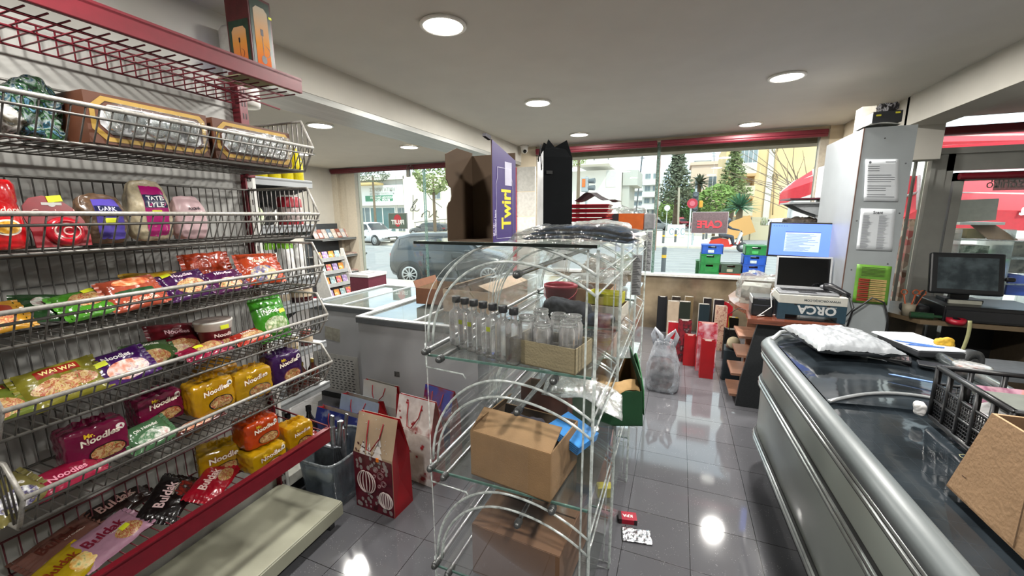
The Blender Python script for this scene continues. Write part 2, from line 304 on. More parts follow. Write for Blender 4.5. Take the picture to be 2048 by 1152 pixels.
# hanging clip by the left window
t = thing('hanging_lock', 'small padlock hanging from the red housing over the left window', 'lock', (-4.1, YF-.17, 2.33))
q = bx(((-.03, -.02, -.16), (.03, .02, -.05)), bev=.005); q.build('body', mat('7a7a72', .4, .5), t); q = MB(); q.tube([(-.02, 0, -.05), (-.02, 0, .0), (0, 0, .02), (.02, 0, 0), (.02, 0, -.05)], .006); q.tube([(.03, 0, 0), (.06, 0, .02), (.09, 0, -.02), (.1, 0, -.07)], .008); q.build('shackle', mat('55524c', .4, .5), t)

# ================= shelving unit =================
U0, U1, XK = .42, 1.42, -1.855
sh = thing('shelving_unit', 'tall shop shelving with red uprights, wire baskets and white base shelf', 'shelving', S(0, 0, 0), SA)
MS = Matrix()
b = bx(((XK-.03, -1.8, .1), (XK-.012, U1, 2.16))); b.build('back_panel', mat('a8a8a4', .55, 0, .05, 6, .03, 30), sh)
b = bx(*[((XK-.012, -1.8, z), (XK-.009, U1, z+.004)) for z in (.62, 1.33)]); b.build('panel_seam', mat('6e6e6c', .6), sh)
for u in (U1-.012, U0-.03):
    b = MB(); b.box((XK-.012, u, 1.73), (XK+.035, u+.042, 2.19), bev=.003); b.box((XK-.012, u, .03), (XK+.018, u+.008, 1.73)); b.box((XK-.012, u, .5), (XK+.03, u+.006, .62))
    ob = b.build('upright', mat('64101e', .38), sh); bx(((XK-.012, u+.009, .03), (XK+.012, u+.04, 1.73))).build('grey_post', mat('9a9a96', .5), sh)
    s_ = MB()
    for k in range(38): zz = .12+k*.055; dx = .0352 if zz > 1.73 else .0122; s_.box((XK+dx, u+.014, zz), (XK+dx+.001, u+.019, zz+.025)); s_.box((XK+dx, u+.028, zz), (XK+dx+.001, u+.033, zz+.025))
    s_.build('slot_column', mat('2a0a10', .5), ob)
bx(((XK-.03, U1+.03, .05), (XK+.01, U1+.045, 1.75))).build('edge_strip', mat('d0d0cc', .5), sh)
# base shelf
b = bx(((XK, -1.8, .1), (-1.44, U1, .135)), ((-1.462, -1.8, .06), (-1.437, U1+.002, .128)), bev=.004); b.build('base_shelf', mat('9c9c8a', .5, 0, .12, 5, .04, 20), sh)
each('foot', [((-1.5, u, 0), (-1.47, u+.03, .1)) for u in (U1-.06, .4, -.6)]+[((XK, u, 0), (XK+.05, u+.03, .1)) for u in (U1-.04, .4)], mat('333335', .5), sh)
def wire_basket(pf, zt, zf, zb, name='wire_basket', rr=.0042, thick=.0065, mw=WIRE, mr=WIREW, u0=U0, u1=U1, x2=-1.425, xm=-1.48):
    """pf: profile back-top, front-top bend, tip, bottom-front, bottom-back"""
    t = thing(name, None, None); t.parent = sh
    for k in ('label', 'category'):
        if k in t: del t[k]
    P = [(XK+.02, zt), (xm, zt), (x2, zf), (xm-.004, zb), (XK+.02, zb)]
    r = MB()
    for u in (u0, u1): r.tube([(x, u, z) for x, z in P]+[(P[0][0], u, P[0][1])], thick*.85, 6)
    r.tube([(P[2][0], u0, P[2][1]), (P[2][0], u1, P[2][1])], thick, 8); r.build('rim', mr, t)
    r = MB(); r.tube([(P[2][0]-.004, u0, P[2][1]-.028), (P[2][0]-.004, u1, P[2][1]-.028)], thick*.6, 6)
    for (x, z) in (P[0], P[3], P[4], ((P[3][0]+P[4][0])/2, zb)): r.tube([(x, u0, z), (x, u1, z)], thick*.7, 6)
    n = int((u1-u0)/.0278)
    for i in range(1, n):
        u = u0+(u1-u0)*i/n; r.tube([(XK+.022, u, zt), (XK+.022, u, zb), (xm-.006, u, zb), (x2-.002, u, zf)], rr*.55, 5)
    for u in (u0, u1):      # end grille: bars that follow the slope of the tip
        for i in range(1, 15):
            x = XK+.02+(x2-XK-.02)*i/15
            zl = zb if x <= xm else zb+(zf-zb)*(x-xm)/(x2-xm)
            zh = zt if x <= xm else zt+(zf-zt)*(x-xm)/(x2-xm); r.tube([(x, u, zh), (x, u, zl)], rr*.6, 5)
    r.build('grid', mw, t); return t
wire_basket(None, 1.95, 1.839, 1.745); wire_basket(None, 1.673, 1.56, 1.46); wire_basket(None, 1.432, 1.332, 1.236); wire_basket(None, 1.20, 1.104, 1.013); wire_basket(None, .955, .876, .776)
# red wire tray near the base
RW = mat('5e1420', .4); t = thing('wire_tray', None, None); t.parent = sh
b = MB(); b.box((-1.487, U0-.3, .455), (-1.475, U1, .525), bev=.003); b.box((-1.5, U0-.3, .515), (-1.475, U1, .527)); b.build('front_rail', mat('6e0f1e', .38), t)
b = MB()
for x, z in ((XK+.02, .575), (XK+.02, .46), (-1.66, .46), (-1.49, .46)): b.tube([(x, U0-.3, z), (x, U1, z)], .0035, 6)
for i in range(38): u = U0-.28+i*.034; b.tube([(XK+.02, u, .575), (XK+.02, u, .47), (XK+.04, u, .462), (-1.49, u, .462)], .0022, 5)
b.tube([(XK+.02, U1, .46), (XK+.02, U1, .575), (-1.49, U1, .535), (-1.49, U1, .47), (XK+.02, U1, .46)], .004, 6); b.tube([(XK+.02, U1, .53), (-1.49, U1, .5)], .003, 6); b.build('grid', RW, t)
# top red wire shelf
t = thing('wire_shelf', None, None); t.parent = sh
b = MB(); b.box((-1.472, U0-.4, 2.06), (-1.455, U1, 2.115), bev=.003); b.box((-1.5, U0-.4, 2.105), (-1.455, U1, 2.119)); b.build('front_rail', mat('600c1a', .45), t)
b = MB()
for x, z in ((XK+.02, 2.13), (XK+.02, 2.052), (-1.66, 2.052), (-1.53, 2.052)): b.tube([(x, U0-.4, z), (x, U1-.03, z)], .004, 6)
for i in range(34): u = U0-.38+i*.0413; b.tube([(XK+.02, u, 2.13), (XK+.02, u, 2.056), (-1.48, u, 2.056)], .0026, 5)
b.tube([(-1.66, U1-.3, 2.052), (-1.66, U1+.06, 2.03)], .004); b.build('grid', RW, t)
for n_ in ('wire_tray', 'wire_shelf'):
    pass

# ---- second short bay with plain grey shelves ----
X2, XK2, V1 = -1.87, -2.3, 1.835
t2 = thing('metal_shelf_bay', 'narrow bay of plain grey metal shelves behind the wire baskets', 'shelving', S(0, 0, 0), SA)
GM = mat('868a8c', .45, .1, .06, 8); GM2 = mat('8f9290', .5)
bx(((XK2-.02, U1+.05, .1), (XK2, V1+.02, 1.8))).build('back_panel', GM2, t2)
for u in (U1+.05, V1-.01): bx(((XK2, u, 0), (XK2+.04, u+.03, 1.8))).build('upright', mat('b9bab6', .4), t2)
for z in (1.74, 1.5, 1.066, .805, .545):
    s_ = thing('shelf', None, None); s_.parent = t2
    bx(((XK2, U1+.05, z-.012), (X2, V1, z)), ((X2-.012, U1+.05, z-.035), (X2, V1, z+.006)), bev=.002).build('shelf_board', mat('94989a', .45, .1, .06, 8) if z > .6 else mat('8d9192', .45), s_)
    for u in (U1+.055, V1-.012):
        p = [(XK2, 0), (X2-.01, 0), (X2-.02, -.035), (X2-.1, -.05), (X2-.2, -.085), (X2-.3, -.15), (XK2, -.19)]
        q = MB(); q.prism([(x, zz) for x, zz in p], .006, M=Matrix.Translation((0, u, z-.01)) @ Matrix.Rotation(pi/2, 4, 'X')); q.build('bracket', mat('b0afa6', .5) if z < .6 else mat('7f8385', .45), s_)
bx(((XK2, U1+.05, .08), (X2+.02, V1, .14)), bev=.004).build('base_shelf', mat('b9b9b0', .5), t2)
# ================= products on the wire shelving =================
def dk_(h): return ''.join('%02x' % int(int(h[i:i+2], 16)*.84) for i in (0, 2, 4))   # darkens a wrapper colour evenly
TAG = mat('d8e02a', .5, emit=0, var=.03)
def nz3(x, y, z, s=1): return noise.noise(Vector((x*s, y*s, z*s)))
def pouch(name, label, cat, u, x, z, w, h, t, col, title, tcol='f4e8d8', group=None, tilt=65, yaw=0, roll=0, art=NOODLE, band=None, tagp=None, seed=0, tw=.72, ty=.22, fin=.012, crimp='x', art_r=(.0, -.2, .36, .26), film=.22, title2=None, stripe=None):
    """flat film packet: x across, y up, z out of the face; tilt 0 lies flat, 90 stands up facing the aisle"""
    root = thing(name, label, cat, S(x, u, z), 0, group)
    root.rotation_euler = (Matrix.Rotation(SA+pi/2+R(yaw), 4, 'Z') @ Matrix.Rotation(R(tilt), 4, 'X') @ Matrix.Rotation(R(roll), 4, 'Z')).to_euler()
    sd = seed*7.3+len(label)
    def top(X, Y, off=0, sgn=1):
        a, b = min(1, abs(2*X/w)), min(1, abs(2*Y/h)); e = max(0, 1-a**3.2)**.6*max(0, 1-b**3.2)**.6
        n = nz3(X+sd, Y, 1, 28)*.006+nz3(X+sd, Y, 4, 70)*.003
        edge = (a if crimp == 'x' else b)**6
        wr = sin((Y if crimp == 'x' else X)*420)*.0018*edge
        return (X+nz3(Y, sd, 2, 30)*.004*edge, Y+nz3(X, sd, 5, 25)*.004, sgn*(t/2*e+n*e)+wr+off+h*0)
    b = MB(); N = 26
    b.grid(lambda p, q: top((p-.5)*w, (q-.5)*h), N, N); b.grid(lambda p, q: top((.5-p)*w, (q-.5)*h, 0, -1), N, N)
    if crimp == 'x':
        for sg in (-1, 1): b.grid(lambda p, q: (sg*(w/2+p*fin), (q-.5)*h*.97, sin((q*h)*420)*.0018+nz3(q*9, sd, sg)*.006*p), 2, 40)
    else:
        for sg in (-1, 1): b.grid(lambda p, q: ((q-.5)*w*.97, sg*(h/2+p*fin), sin((q*w)*420)*.0018+nz3(q*9, sd, sg)*.006*p), 2, 40)
    body = b.build('wrapper', mat(dk_(col), film, 0, .1, 14, .25, 35, coat=.3), root, loc=(0, h/2, 0))
    O = Vector((0, h/2, 0))
    if art is not None:
        ax, ay, aw, ah = art_r; q = MB()
        q.grid(lambda p, r_: top(w*(ax+aw*r_*cos(2*pi*p)), h*(ay+ah*r_*sin(2*pi*p)), .0011), 24, 7); q.build('printed_bowl', art, root, loc=O)
    if band:
        q = MB(); q.grid(lambda p, r_: top((p-.5)*w*band[3], h*(band[1]+band[2]*(r_-.5)), .0009), 16, 4); q.build('printed_band', mat(band[0], .3, coat=.3), root, loc=O)
    if title:
        q = MB(); f = lambda X, Y: top(X, Y+h*ty, .0021)
        put_text(q, title, w*tw, None, fn=f, bold=.025, arch=.0); q.build('lettering', mat(tcol, .4, var=.02), root, loc=O)
        if title2:
            q = MB(); put_text(q, title2[0], w*title2[1], None, fn=lambda X, Y: top(X+w*title2[2], Y+h*title2[3], .0021), bold=.02); q.build('small_lettering', mat(title2[4], .4, var=.02), root, loc=O)
    if tagp:
        q = MB(); q.grid(lambda p, r_: top(w*tagp[0]+(p-.5)*.03, h*tagp[1]+(r_-.5)*.017, .0028), 4, 3); q.build('price_sticker', TAG, root, loc=O)
    return root
def fourpack(name, label, cat, u, x, z, col, dark, title='Noodles', w=.145, d=.095, h=.115, yaw=0, group=None, tagp=False, four=True, seed=0, tilt=0, tcol='f2ead8', upside=None):
    root = thing(name, label, cat, S(x, u, z), 0, group)
    root.rotation_euler = (Matrix.Rotation(SA+pi/2+R(yaw), 4, 'Z') @ Matrix.Rotation(R(tilt), 4, 'X')).to_euler(); sd = seed*3.1+u*5
    def shape(px, py, pz):   # unit cube surface -> packet
        n = .004*nz3(px*2+sd, py*2, pz*2, 1.7)+.0035*nz3(px+sd, py, pz, 5)
        q = 8.; r_ = (abs(px)**q+abs(py)**q+abs(pz)**q)**(-1/q); v = Vector((px*r_*w/2, py*r_*d/2, pz*r_*h/2+h/2)); v += Vector((px, py, pz)).normalized()*n
        if pz > .6: v.z += .010*(pz-.6)*(1-abs(px))*sin(px*14+sd)*1.2
        v.z = max(v.z, 0); return v
    b = MB(); N = 14
    for ax in range(3):
        for sg in (-1, 1):
            def fn(p, q, ax=ax, sg=sg):
                a, c = 2*p-1, 2*q-1; v = [0, 0, 0]; v[ax] = sg; o = [i for i in range(3) if i != ax]
                if (sg > 0) == (ax == 1): a, c = c, a; 
                v[o[0]] = a; v[o[1]] = c; return shape(*v)
            b.grid(fn, N, N)
    # gathered film ends on top and side
    b.grid(lambda p, q: Vector(((p-.5)*w*.5, -.003+.01*sin(p*22+sd)*q, h*1.0+.02*q-.004)), 14, 3)
    body = b.build('wrapper', mat(dk_(col), .2, 0, .12, 12, .3, 32, coat=.35), root, weld=False)
    bmesh_fix(body)
    fr = lambda X, Z, off: (lambda v: Vector((v.x, v.y-off, v.z)))(shape(X/(w/2), -1, Z/(h/2)))
    q = MB(); q.grid(lambda p, r_: fr(w*(.12+.3*r_*cos(2*pi*p)), h*(-.22+.2*r_*sin(2*pi*p)), .0012), 24, 6); q.build('bowl_rim', mat(dark, .3), root)
    q = MB(); q.grid(lambda p, r_: fr(w*(.12+.27*r_*cos(2*pi*p)), h*(-.22+.175*r_*sin(2*pi*p)), .002), 24, 6); q.build('printed_bowl', NOODLE, root)
    for (tx, off, bo, cl) in ((title, .0022, .075, 'a83a20' if col[0] in 'de' else '7a1430'), (title, .003, .03, tcol)):
        q = MB(); put_text(q, tx, w*.62, None, fn=lambda X, Y: fr(X*.98+w*.04, Y+X*.14+h*.2, off), bold=bo); q.build('lettering', mat(cl, .4, var=.02), root)
    if title == 'Noodles':
        q = MB(); put_text(q, 'Mr.', w*.16, None, fn=lambda X, Y: fr(X-w*.12, Y+h*.31, .003), bold=.04); q.build('small_lettering', mat('e8c020', .4, var=.02), root)
    if four:
        q = MB(); q.grid(lambda p, r_: fr(w*.38+.011*r_*cos(2*pi*p), h*.3+.011*r_*sin(2*pi*p), .0018), 16, 3); c_ = q.build('round_badge', mat('ece8e0', .4), root)
        q = MB(); put_text(q, '4', .009, None, fn=lambda X, Y: fr(X+w*.38, Y+h*.3, .0035), bold=.03); q.build('badge_number', mat(col if col[0] not in 'de' else '1a1a1a', .4), c_)
    if tagp:
        q = MB(); q.grid(lambda p, r_: fr(w*.2+(p-.5)*.028, h*.18+(r_-.5)*.016, .0042), 3, 3); q.build('price_sticker', TAG, root)
    return root
def bmesh_fix(o):
    b = bmesh.new(); b.from_mesh(o.data); bmesh.ops.recalc_face_normals(b, faces=b.faces[:]); b.to_mesh(o.data); b.free()
# --- basket 1 (top): two boxed glass tea sets, foil bags ---
def glassware(u0, u1, label, n, seed):
    W = u1-u0; t = thing('glassware_box', label, 'boxed glasses', S(-1.67, (u0+u1)/2, 1.757), SA+pi/2, 'boxed glass sets in the top wire basket'); H, D = .138, .17
    q = MB(); q.box((-W/2, -D+.004, 0), (W/2, D*.0, H)); q.build('carton', mat('54301f', .5, 0, .1, 20), t)
    def octo(mw, mh, c): return [(-W/2+mw+c, mh), (W/2-mw-c*.5, mh), (W/2-mw, mh+c*.5), (W/2-mw, H-mh-c*.5), (W/2-mw-c*.5, H-mh), (-W/2+mw+c, H-mh), (-W/2+mw, H-mh-c), (-W/2+mw, mh+c)]
    F = lambda y: Matrix.Translation((0, y, 0)) @ Matrix.Rotation(pi/2, 4, 'X')
    q = MB(); a, b_ = octo(.008, .008, .03), octo(.02, .02, .026)
    n_ = len(a); q._add([(x, z, 0) for x, z in a]+[(x, z, 0) for x, z in b_], [(i, (i+1) % n_, (i+1) % n_+n_, i+n_) for i in range(n_)], M=F(-D+.0025)); q.build('gold_border', mat('a5853e', .45, .2), t)
    q = MB(); q.prism(octo(.028, .028, .024), .001, M=F(-D+.003)); q.build('window_backing', ramp_mat(['5a5c5e', 'c8c8ca', 'f0f0f2', '8a8a8c'], 16, .3), t)
    for k in range(n):
        x = -W/2+.06+(W-.12)*k/max(1, n-1); q = MB()
        if k % 3 == 2: q.lathe([(.002, 0), (.03, .001), (.034, .004), (.022, .006), (.002, .005)], n=20, M=Matrix.Translation((x, -D-.002, H/2)) @ Matrix.Rotation(pi/2, 4, 'X'))
        else: q.lathe([(.012, 0), (.02, .006), (.016, .02), (.024, .045), (.026, .062), (.023, .062), (.02, .04)], n=16, M=Matrix.Translation((x, -D+.0, H/2-.03)))
        g = q.build('glass_cup' if k % 3 != 2 else 'saucer', mat('dfe4e6', .08, .75, .25, 40, .3, 30), t)
    q = MB(); q.prism(octo(.026, .026, .024), .0008, M=F(-D-.029)); 
    q.build('clear_window', FILM2, t); return t
glassware(.71, 1.035, 'larger brown carton of glass cups with gold border in the top basket', 5, 1)
glassware(1.055, 1.375, 'smaller-looking brown gold-bordered carton of glasses at the far end of the top basket', 4, 2)
def blob(name, label, cat, c, dims, material, group=None, amp=.25, f=14, seed=0, rot=0, n=5, sm=True, parent=None, flat=0, pw=1.0):
    q = MB(); t = bmesh.new(); bmesh.ops.create_icosphere(t, subdivisions=n, radius=1)
    for v in t.verts:
        d = v.co.normalized(); k = (abs(d.x)**3+abs(d.y)**3+abs(d.z)**3)**(-1/3)*pw
        p = Vector((d.x*k*dims[0]/2, d.y*k*dims[1]/2, d.z*k*dims[2]/2)); s = min(dims)
        r_ = noise.noise(p*f+Vector((seed*9.1, 3, seed)))*amp*s+abs(noise.noise(p*f*2.3+Vector((seed, 7, 1))))*amp*s*.5
        v.co = p+d*r_; v.co.z = max(v.co.z, -dims[2]/2)+dims[2]/2
    q._take(t, None, sm); o = q.build(name, material, parent); o.location = c; o.rotation_euler = (0, 0, rot)
    if not parent: tag(o, label, cat, group)
    return o
FOILM = ramp_mat(['14201e', '1f4c60', '8a9494', '2c5a34', '101418', '4f7c94', '1a2a2a'], 30, .2, dist=1.5, bump=.8)
blob('sweets_bag', 'crumpled blue and green foil bag beside the brown glassware carton, top basket', 'bag', S(-1.62, .655, 1.752), (.09, .11, .155), FOILM, 'foil bags in the top basket', .35, 18, 1)
blob('sweets_bag', 'dark crumpled bag with silver shine at the left end of the top basket', 'bag', S(-1.62, .555, 1.752), (.1, .11, .15), ramp_mat(['1a1c18', '4a4438', 'b8b8b4', '2c3a34', '5a2a22'], 25, .2, dist=1, bump=.8), 'foil bags in the top basket', .35, 18, 2)
blob('clear_bag', 'clear plastic bag hanging over the left end of the top basket', 'bag', S(-1.58, .47, 1.752), (.1, .09, .12), FILM, None, .4, 14, 3)
# hookah carton on the red top shelf
t = thing('hookah_carton', 'tall green and maroon carton printed with a water pipe on the red top shelf', 'carton', S(-1.565, 1.345, 2.121), SA+pi/2)
W, D, H = .10, .125, .29
def hookah(mb, fn, s):
    T = lambda pts, r_: [mb._add([fn(a[0]-r_, a[1]), fn(a[0]+r_, a[1]), fn(b[0]+r_, b[1]), fn(b[0]-r_, b[1])], [(0, 1, 2, 3)]) for a, b in zip(pts, pts[1:])]
    T([(0, .2*s), (0, .62*s)], .006*s); T([(-.05*s, .62*s), (.05*s, .62*s)], .02*s); T([(0, .6*s), (0, .72*s)], .03*s)
    mb._add([fn(.06*s*cos(2*pi*i/16), .15*s+.08*s*sin(2*pi*i/16)) for i in range(16)], [tuple(range(16))])
    T([(.02*s+.13*s*sin(k*pi/8), .3*s+.13*s*(1-cos(k*pi/8))*.9-.1*s) for k in range(9)], .008*s)
q = MB(); q.box((-W/2, 0, 0), (W/2, D, H)); q.build('carton', mat('4a1c1e', .4, 0, .15, 30), t)
for nm, fn, ww in (('front_panel', lambda x, z: (x, -.0008, z), W), ('side_panel', lambda y, z: (W/2+.0008, D/2+y, z), D), ('near_panel', lambda y, z: (-W/2-.0008, D/2-y, z), D)):
    hh = H if nm != 'near_panel' else H*.72
    q = MB(); q._add([fn(-ww*.44, .008), fn(ww*.44, .008), fn(ww*.44, hh-.01), fn(-ww*.44, hh-.01)], [(0, 1, 2, 3)]); p = q.build(nm, mat('1e3428', .4, 0, .2, 40), t)
    g = (lambda f_: (lambda x, z: tuple(a+b for a, b in zip(f_(x, z), {'front_panel': (0, -.0006, 0), 'side_panel': (.0006, 0, 0), 'near_panel': (-.0006, 0, 0)}[nm]))))(fn)
    mm = bpy.data.materials.get('hookah_print') or bpy.data.materials.new('hookah_print')
    if not mm.use_nodes:
        mm.use_nodes = True; n_ = mm.node_tree; tc_ = n_.nodes.new('ShaderNodeTexCoord'); sp = n_.nodes.new('ShaderNodeSeparateXYZ'); rp = n_.nodes.new('ShaderNodeValToRGB'); mr = n_.nodes.new('ShaderNodeMapRange'); mr.inputs['From Max'].default_value = .26
        e = rp.color_ramp.elements; e[0].color = srgb('c03818'); e[1].color = srgb('b8b0a0'); x_ = e.new(.45); x_.color = srgb('c08038')
        n_.links.new(tc_.outputs['Object'], sp.inputs[0]); n_.links.new(sp.outputs[2], mr.inputs[0]); n_.links.new(mr.outputs[0], rp.inputs[0]); n_.links.new(rp.outputs[0], n_.nodes['Principled BSDF'].inputs['Base Color']); n_.nodes['Principled BSDF'].inputs['Roughness'].default_value = .12
    q = MB(); c = .014; w2 = ww*.31; z0, z1 = .022, hh-.035
    q._add([g(-w2+c, z0), g(w2-c, z0), g(w2, z0+c), g(w2, z1-c), g(w2-c, z1), g(-w2+c, z1), g(-w2, z1-c), g(-w2, z0+c)], [tuple(range(8))]); pp = q.build('picture', mm, p)
    k_ = (lambda f_, n2: (lambda x, z: tuple(a+b for a, b in zip(f_(x, z+.03), n2))))(g, {'front_panel': (0, -.0006, 0), 'side_panel': (.0006, 0, 0), 'near_panel': (-.0006, 0, 0)}[nm])
    q = MB(); hookah(q, k_, .2*(hh/H)); q.build('printed_pipe', mat('1c1420', .5), p)
q = MB(); q.box((W/2-.012, -.002, H*.78), (W/2+.0016, D*.0+.012, H*.81)); q.build('price_sticker', TAG, t)
bx(((-.06, 0, -.006), (.09, .2, -.001))).build('card_underneath', mat('8a8868', .8), t)

# --- basket 2: sweetener and sugar ---
zb = 1.472
t = thing('sweetener_jar', 'big glossy red sweetener jar with bowl picture at the left end of its basket', 'jar', S(-1.56, .515, zb), SA+pi/2)
q = MB(); q.lathe([(.001, 0), (.05, 0), (.054, .01), (.055, .05), (.052, .09), (.048, .115), (.05, .12), (.05, .16), (.044, .172), (.001, .174)], n=28, sy=.75); q.build('body', mat('c4161c', .15, 0, .05, coat=.6), t)
cy = lambda X, Z, o=.001: (.055*sin(X/.055)*1.0+0, -(.0415+o)*cos(X/.055), Z)
q = MB(); q.grid(lambda p, r_: cy(.012+.03*r_*cos(2*pi*p), .055+.02*r_*sin(2*pi*p), .0018), 24, 4); q.build('bowl_rim', mat('ece0d0', .3), t)
q = MB(); q.grid(lambda p, r_: cy(.012+.024*r_*cos(2*pi*p), .055+.0155*r_*sin(2*pi*p), .0027), 24, 4); q.build('printed_bowl', ramp_mat(['a86a18', 'd8a030', 'f0d890'], 90, .3), t)
q = MB(); put_text(q, 'Canderel', .085, None, fn=lambda X, Y: cy(X+.008, Y+.098, .0022), bold=.0); q.build('lettering', mat('f4e4d8', .4), t)
t = thing('sweetener_card', 'dark red round-topped blister card of sweetener with yellow price sticker', 'packet', S(-1.54, .625, zb), SA+pi/2)
pts = [(-.05, 0), (.062, 0), (.064, .03), (.058, .07), (.04, .105), (.015, .13), (-.015, .137), (-.04, .13), (-.055, .11), (-.058, .08), (-.05, .04)]
q = MB(); q.prism(pts, .004, M=Matrix.Rotation(R(82), 4, 'X')); q.build('card', mat('86101e', .3, 0, .1, coat=.4), t)
FR = Matrix.Rotation(R(82), 4, 'X')
q = MB(); q.lathe([(.04, .004), (.04, .01), (.032, .02), (.026, .02), (.024, .016), (.001, .017)], n=28, c=(.012, .04, 0), M=FR); q.build('dispenser', mat('b01828', .2, coat=.4), t)
q = MB(); q.lathe([(.027, .0205), (.024, .0215)], n=28, c=(.012, .04, 0), M=FR, sy=.8); put_text(q, 'C', .02, FR @ Matrix.Translation((.012, .04, .0215))); q.build('dispenser_mark', mat('d8b8b0', .4), t)
q = MB(); put_text(q, 'Canderel', .085, FR @ Matrix.Translation((0, .093, .0052)), bold=.0); q.build('lettering', mat('e0b0a8', .4), t)
q = MB(); q.box((-.02, .112, .0045), (.02, .119, .0052), M=FR); q.lathe([(.001, .0053), (.008, .0052)], c=(0, .115, 0), n=14, M=FR); q.build('hang_slot', mat('c8c8c4', .6), t)
q = MB(); q.box((.012, .118, .005), (.042, .135, .0058), M=FR @ Matrix.Rotation(.15, 4, 'Z')); q.build('price_sticker', TAG, t)
def sugar(label, u0, u1, h, film, inner, band, txt, tcol, seed, stick=True, lab='1c2044'):
    W = u1-u0; D = .075; t = thing('sugar_bag', label, 'sugar bag', S(-1.6, (u0+u1)/2, zb), SA+pi/2, 'bags of sugar in the second wire basket')
    def sh_(px, py, pz, k=1):
        q_ = 4.5; r_ = (abs(px)**q_+abs(py)**q_+abs(pz)**q_)**(-1/q_); v = Vector((px*r_*W/2, py*r_*D/2, (pz*r_+1)*h/2)); v += Vector((px, py, pz)).normalized()*(.006*nz3(px+seed, py, pz, 2.5)+.003*nz3(px+seed, py, pz, 7))
        if pz > .3: v.y *= 1-.75*(pz-.3)/.7; v.x *= 1-.1*(pz-.3)
        v.z = max(0, v.z); return v
    b = MB()
    for ax in range(3):
        for sg in (-1, 1):
            def fn(p, q_, ax=ax, sg=sg):
                v = [0, 0, 0]; v[ax] = sg; o = [i for i in range(3) if i != ax]; v[o[0]] = 2*p-1; v[o[1]] = 2*q_-1; return sh_(*v)
            b.grid(fn, 14, 14)
    o = b.build('bag', film, t, weld=True); bmesh_fix(o)
    fr = lambda X, Z, off: (lambda v: Vector((v.x, v.y-off, v.z)))(sh_(X/(W/2), -1, Z/(h/2)))
    if band:
        q = MB(); q.grid(lambda p, r_: fr((p-.38)*W*.62, (r_-.5)*h*.92, .0012), 8, 14); q.build('printed_band', mat(band, .25, coat=.3), t)
    if lab:
        q = MB(); q.grid(lambda p, r_: fr((p-.38)*W*.6, h*.06+(r_)*h*.22, .0022), 6, 6); q.build('name_panel', mat(lab, .3), t)
    tl = txt.split('\n')
    for i, s_ in enumerate(tl):
        q = MB(); put_text(q, s_, W*.42, None, fn=lambda X, Y: fr(X+W*.06, Y+h*(.22-.11*i), .0034), bold=.02); q.build('lettering', mat(tcol, .4), t)
    if stick: q = MB(); q.grid(lambda p, r_: fr((p-.3)*.028, -h*.02+(r_-.5)*.014, .0042), 3, 3); q.build('price_sticker', TAG, t)
    return t
BROWN = mat('5a4432', .35, 0, .3, 60, .3, 60, coat=.4)
sugar('brown sugar bag with violet band in the second wire basket', .69, .80, .145, BROWN, None, '50439a', 'DARK\nBROWN', 'd8d4e8', 1)
sugar('tall sugar bag with magenta band and navy name panel', .815, .925, .195, mat('b8ac90', .3, 0, .2, 50, .3, 50, coat=.4), None, 'a8186c', 'TATE\nLYLE', 'f0f0f0', 2)
sugar('pale pink sugar bag with dark letters, last in the second wire basket', .94, 1.04, .15, mat('d8b8bc', .3, 0, .08, 30, .2, 40, coat=.3), None, None, 'AXNH', '2a2030', 3, False, None)
# --- basket 3: pouches ---
G3, G4, G5, GT = ('noodle packets in the third wire basket', 'noodle packets in the fourth wire basket', 'noodle packs in the lowest wire basket', 'noodle packs on the red wire tray')
z3 = 1.262
pouch('noodle_packet', 'yellow and brown noodle packet at the left end of the third basket', 'noodle packet', .475, -1.56, z3, .15, .105, .03, 'c08a1c', None, G3 and None, G3, 40, tagp=(-.25, .38), seed=1, band=('7a2a18', .1, .3, .8), roll=3)
pouch('noodle_packet', 'dark green noodle packet in the third basket beside the yellow one', 'noodle packet', .60, -1.6, z3, .12, .11, .03, '1e4a20', None, 'f0e8d0', G3, 38, roll=-14, seed=2, art_r=(-.1, .1, .2, .2), art=ramp_mat(['7a2030', 'c8c8c0', '2a6a2a'], 60, .3))
pouch('noodle_packet', 'light green noodle packet with pale noodle picture, third basket', 'noodle packet', .685, -1.56, z3, .12, .11, .03, '4c9426', 'Noodles', 'f0e8d0', G3, 38, roll=8, seed=3, tw=.5, ty=-.34, tagp=(.2, .36), art_r=(.05, .08, .38, .24))
pouch('noodle_packet', 'yellow noodle packet half behind the salmon one in the third basket', 'noodle packet', .90, -1.64, z3, .15, .125, .03, 'd0a41c', None, 'f0e8d0', G3, 48, roll=-4, seed=5, art_r=(.2, -.05, .3, .3))
pouch('noodle_packet', 'salmon orange noodle packet with green band, third basket', 'noodle packet', .80, -1.56, z3, .14, .12, .03, 'c4583c', 'Spicy Chicken', 'e8b8a0', G3, 50, roll=5, seed=4, tw=.7, ty=-.3, band=('1e4424', -.02, .16, .75), art_r=(.05, .3, .38, .14), art=ramp_mat(['b02818', 'e08050', 'f0c8a0'], 60, .3))
pouch('noodle_packet', 'purple noodle packet with prawn picture in the third basket', 'noodle packet', .965, -1.57, z3, .14, .12, .032, '4a1658', 'Noodles', 'f0d8e8', G3, 48, roll=6, seed=6, ty=.3, tw=.5, tagp=(-.32, .42), art_r=(.05, -.12, .36, .26))
pouch('noodle_packet', 'second purple noodle packet lying beside the orange ones in the third basket', 'noodle packet', 1.10, -1.56, z3, .13, .11, .03, '561a52', 'Noodles', 'f0d8e8', G3, 44, roll=2, seed=7, ty=.3, tw=.5)
pouch('noodle_packet', 'crinkled orange noodle packet standing at the back of the third basket', 'noodle packet', 1.13, -1.72, z3, .16, .15, .03, 'd0461c', None, 'f0d8e8', G3, 72, seed=8, art=None, crimp='x', fin=.018)
